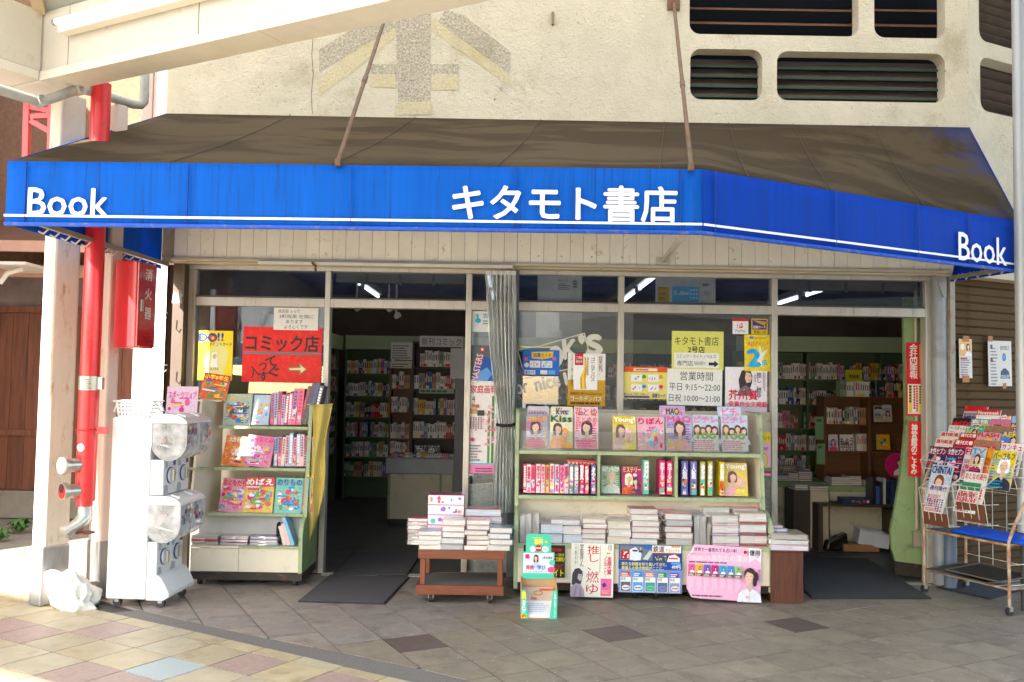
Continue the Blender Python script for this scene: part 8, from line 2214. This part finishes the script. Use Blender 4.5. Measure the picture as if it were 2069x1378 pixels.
# right doorway furniture
YR = 2.1
rx0, rxm, rx1 = xat(1668, 900, YR), xat(1757, 900, YR), xat(1850, 900, YR)
def rz(py): return zat(py, 1750, YR)
Lc = ('bright paperback standing on the brown wooden shelf in the right doorway', 'paperbacks on the brown shelf')
t = link('bookcase', None); tag(t, 'brown wooden shelf unit with few books in the right doorway', 'bookcase', 'bookcases inside the shop')
for x_ in (rx0, rxm, rx1): MB().box(x_ - .012, x_ + .012, YR, YR + .25, 0, rz(802)).build('upright', M_SHB, t)
for z in (rz(802), rz(858), rz(912), rz(984)): MB().box(rx0 + .013, rxm - .013, YR + .005, YR + .23, z - .016, z).build('shelf', M_SHB, t); MB().box(rxm + .013, rx1 - .013, YR + .005, YR + .23, z - .016, z).build('shelf', M_SHB, t)
MB().box(rx0 + .013, rx1 - .013, YR + .231, YR + .25, 0, rz(803)).build('back', M_SHB, t)
I4 = Matrix.Identity(4)
book_row(rx0 + .02, rxm - .02, YR + .03, rz(858) + .001, .2, rb, I4, *Lc); book_row(rxm - .12, rxm - .02, YR + .03, rz(912) + .001, .19, rb, I4, *Lc)
book_row(xat(1700, 790, YR), xat(1765, 790, YR), YR + .03, rz(802) + .001, .2, rb, I4, 'pale book standing on top of the brown wooden shelf', 'books on top of the brown shelf'); book_row(xat(1790, 790, YR), xat(1822, 790, YR), YR + .03, rz(802) + .001, .19, rb, I4, 'pale book standing on top of the brown wooden shelf', 'books on top of the brown shelf')
def imag(label, box, Y, spec, seed, tilt=8, t_=.02):
    M4, w, h = stand(*box, Y, tilt); magazine(label, w, h, t_, spec, M4, seed, 'face-out books in the right doorway', film=False, name='face_out_book')
imag('white face-out book with a purple figure on the brown shelf', (1674, 878, 1693, 911), YR + .03, dict(bg=C(226, 220, 226), fig='woman', hair=C(130, 90, 170), top=C(230, 120, 160)), 600)
imag('white face-out book with black brush characters on the brown shelf', (1697, 878, 1725, 912), YR + .03, dict(bg=C(232, 230, 226), fig='text', cols=[C(150, 150, 150)], title='もよう', tcol=BK, ty0=-.1, ty1=.3), 601)
imag('grey face-out book at the right of the brown shelf', (1785, 818, 1802, 852), YR + .04, dict(bg=C(206, 202, 204), fig='woman', top=C(190, 180, 190)), 602)
imag('white face-out book with upright characters on the right brown shelf', (1766, 820, 1784, 852), YR + .04, dict(bg=C(220, 216, 218), fig='text', title='美', tcol=C(70, 60, 70)), 603)
imag('yellow and blue face-out book low on the brown shelf', (1772, 878, 1798, 908), YR + .04, dict(bg=C(230, 180, 60), fig='busy', n=4, cols=[C(40, 110, 180), C(240, 220, 120)]), 604)
imag('yellow placard standing among the books in the right doorway', (1709, 747, 1742, 772), YR + .3, dict(bg=C(214, 200, 40), fig='none', title='警察組織', tcol=BK, ty0=-.2, ty1=.1, tw=.6), 605)
imag('black face-out book on top of the brown shelf', (1771, 770, 1790, 800), YR + .04, dict(bg=C(40, 48, 60), fig='busy', n=4, cols=[C(200, 190, 60), C(120, 130, 150)]), 606)
# green notice papers hanging at the shelf end
for i, (a, b, c_, d) in enumerate(((1647, 842, 1664, 888), (1650, 896, 1667, 938))):
    p = Poster(a, b, c_, d, YR - .02); p.L(a + 3, b + 3, c_ - 3, b + 10, 1, C(60, 90, 70), i, .7); p.put('paper_slip', ['upper', 'lower'][i] + ' pale green paper hanging at the end of the brown shelf', 'paper', C(130, 170, 130), 'green paper slips')
# table with flat books, low bench, bag, box, cardboard
tb = thing('display_table', 'green edged display table with flat books in the right doorway', 'table', (0, 0, 0))
YT = 1.75
tx0, tx1 = xat(1672, 985, YT), xat(1835, 985, YT); ztb = zat(982, 1720, YT)
MB().box(tx0, tx1, YT, YT + .33, ztb - .06, ztb).build('top', M_GRN, tb); MB().box(tx0 + .03, tx1, YT + .02, YT + .3, 0, ztb - .061).build('body', M_CREAM, tb)
tb2 = thing('display_table', 'long green display table of books on the left of the right doorway', 'table', (0, 0, 0))
MB().box(xat(1480, 960, 2.6), xat(1640, 960, 2.6), 1.9, 4.2, zat(965, 1600, 2.4) - .05, zat(965, 1600, 2.4)).build('top', M_GRN, tb2); MB().box(xat(1480, 960, 2.6), xat(1632, 960, 2.6), 1.95, 4.15, 0.05, zat(965, 1600, 2.4) - .051).build('body', M_CREAM, tb2)
rg2 = random.Random(77)
def pile(label, px, Y, zb_, n, w, d, cat='book', grp='flat piles inside the right doorway'):
    z = zb_ + .001
    for i in range(n):
        h_ = rg2.uniform(.014, .022); x_ = xat(px, 980, Y)
        lying_book('flat book of ' + label, x_ - w / 2, x_ + w / 2, Y + rg2.uniform(-.01, .01), d, z, z + h_, 'white', rg2.choice(COVER), 'flat books of ' + label, rg2, rg2.uniform(-3, 3), 'flat_book', False); z += h_ + .001
pile('the left pile on the green edged table', 1700, YT + .04, ztb, 4, .2, .2); pile('the middle pile on the green edged table', 1728, YT + .05, ztb, 5, .13, .19); pile('the right pile on the green edged table', 1757, YT + .06, ztb, 3, .12, .19)
ztb2 = zat(965, 1600, 2.4)
for i, (px, Y) in enumerate(((1582, 2.0), (1606, 2.05), (1628, 2.02), (1590, 2.35), (1620, 2.4), (1596, 2.8), (1624, 2.85))): pile('the long green table', px, Y, ztb2, 3 + i % 3, .14, .2)
bn_ = thing('low_bench', 'low grey bench holding a game box in the right doorway', 'bench', (0, 0, 0))
YN = 1.35; nb0, nb1 = xat(1655, 1020, YN), xat(1815, 1020, YN); znb = zat(1020, 1720, YN)
MB().box(nb0, nb1, YN, YN + .3, znb - .02, znb).build('seat', M_SHD, bn_); MB().box(nb0, nb0 + .04, YN + .01, YN + .29, 0, znb - .021).build('leg', M_SHD, bn_); MB().box(nb1 - .04, nb1, YN + .01, YN + .29, 0, znb - .021).build('leg', M_SHD, bn_)
o = MB().box(0, .27, 0, .16, 0, .055).build('game_box', mat('navy_box', C(40, 50, 100), .4, var=.2, scale=12)); o.location = (xat(1706, 1015, YN), YN + .03, znb + .001); tag(o, 'dark blue flat game box lying on the low bench', 'box')
pr = Print(.0, .0004); pr.text('ゲーム', .08, .012, .17, .042, C(220, 150, 60), .03); pr.ell(.2, .028, .012, .014, C(220, 90, 60)); pr.ell(.235, .028, .012, .014, C(226, 200, 120)); q = pr.build('box_print', o); q.rotation_euler = (R(90), 0, 0); q.location = (0, -.001, 0)
rg3 = random.Random(6)
for i in range(9):
    w = rg3.uniform(.018, .035); h = rg3.uniform(.16, .27)
    o = MB().box(0, w, 0, .17, 0, h).build('tall_book', mat('tall_book_%d' % i, C(*rg3.choice([(40, 60, 110), (60, 100, 170), (190, 196, 200), (30, 34, 44), (70, 110, 150), (50, 46, 60)])), .4, var=.1))
    o.location = (xat(1770, 1010, YN) + i * .034, YN + .08, znb + .001); tag(o, 'tall upright picture book at the right end of the low bench', 'book', 'upright picture books on the low bench')
o = MB().prism([(0, 0), (.22, .0), (.20, .17), (.02, .09)], .12, lambda a, b, c_: (a, c_, b)).build('black_bag', mat('black_vinyl', C(30, 30, 34), .25, coat=.4, var=.2, bump=.4, bscale=18), bevel=.015); o.location = (xat(1672, 1080, YN), YN + .03, .005); tag(o, 'shiny black bag slumped under the low bench', 'bag')
o = thing('white_box', 'open white cardboard box tilted under the low bench', 'box', (xat(1735, 1060, YN), YN + .02, .08), (0, R(9), R(-8)))
for a in ((0, .28, 0, .006, 0, .13), (0, .006, .0065, .24, 0, .13), (.274, .28, .0065, .24, 0, .13), (0, .28, .2405, .246, 0, .13), (.0065, .2735, .0065, .24, 0, .006)): MB().box(*a).build('board', mat('white_card', C(206, 210, 220), .6), o)
o = MB().box(0, .34, 0, .22, 0, .07).build('cardboard_parcel', mat('parcel_brown', C(160, 116, 76), .7, var=.15), bevel=.01); o.location = (xat(1705, 1085, YN), YN + .0, .004); tag(o, 'flat brown cardboard parcel on the floor under the bench', 'parcel')
o = thing('low_cabinet', 'low white cabinet with a dark end and flat books beside the bench', 'cabinet', (0, 0, 0))
YW = 1.55; a, b = xat(1604, 1000, YW), xat(1674, 1000, YW); zz = zat(992, 1640, YW)
MB().box(a, a + .16, YW, YW + .3, 0, zz).build('dark_end', M_SHD, o); MB().box(a + .161, b, YW, YW + .3, 0, zz).build('body', M_CREAM, o)
pile('the low white cabinet', 1620, YW + .03, zz, 3, .13, .2); pile('the low white cabinet', 1655, YW + .03, zz, 2, .18, .2)
# pink standee behind the green panel
p = Poster(1790, 918, 1836, 962, 1.65)
p.E(1813, 942, 24, 24, C(206, 40, 110)); p.W(1818, 960, 40, top=C(230, 226, 230)); root = thing('standee', 'round pink cardboard standee with a woman in the right doorway', 'standee', p.c); root.rotation_euler = (R(90), 0, 0); p.build('print', root)
MB().cyl((0, 0, -.004), (0, 0, .0), 24 * p.k * 1.02, 24).build('card', mat('pink_card', C(206, 40, 110), .5), root)
# ceiling lamps (lit) and blue beams
M_TUBE = mat('fluorescent_lit', C(255, 255, 255), .4, var=0, emit=(.95, .98, 1, 1), emit_s=0.95)
def ceil_lamp(label, x, y0):
    t = thing('ceiling_lamp', label, 'lamp', (x, y0, 2.60), group='fluorescent lamps on the shop ceiling')
    MB().box(-.05, .05, 0, 1.22, .06, .13).build('batten', mat('lamp_batten', C(200, 200, 200), .5), t)
    MB().cyl((0, .02, .035), (0, 1.2, .035), .016, 12).build('tube', M_TUBE, t, smooth=True)
    for y_ in (.0, 1.2): MB().box(-.02, .02, y_, y_ + .02, .01, .06).build('end_cap', MATS['lamp_batten'], t)
for x, nm in ((-1.72, 'left doorway'), (-.25, 'curtain'), (1.42, 'right middle window'), (3.42, 'right doorway')):
    ceil_lamp('nearer lit fluorescent lamp on the ceiling behind the ' + nm, x, 1.6 + .4 * (x > 3)); ceil_lamp('farther lit fluorescent lamp on the ceiling behind the ' + nm, x, 3.05 + .4 * (x > 3))
# rail and small spotlights above the doors
for i, (px, py) in enumerate(((720, 625), (785, 626), (800, 640))):
    q = at(px, py, 1.4); o = thing('spot_lamp', ['left', 'middle', 'right'][i] + ' small white spotlight hanging above the left doorway', 'lamp', q)
    MB().cyl((0, 0, 0), (.03, -.03, .02), .025, 14, .03).build('head', M_PLW, o, smooth=True); MB().cyl((0, 0, .02), (0, 0, 2.78 - q.z), .008, 8).build('stem', M_PLW, o)
for a, b in ((1, 2), (4, 5)):
    o = MB().box(mx_[a][1] + .02, mx_[b][0] - .02, .1, .2, ZT1 + .15, ZT1 + .3).build('shutter_housing', mat('housing_dark', C(120, 112, 100), .6, var=.1)); sub(o)
    for i in range(3):
        xx = mx_[a][1] + (mx_[b][0] - mx_[a][1]) * (.25 + .25 * i); e = MB().box(xx - .012, xx + .012, .09, .0995, ZT1 + .13, ZT1 + .22).build('housing_bracket', M_ALUD); e.parent = o
print('individual shelf books', INDIV[0])
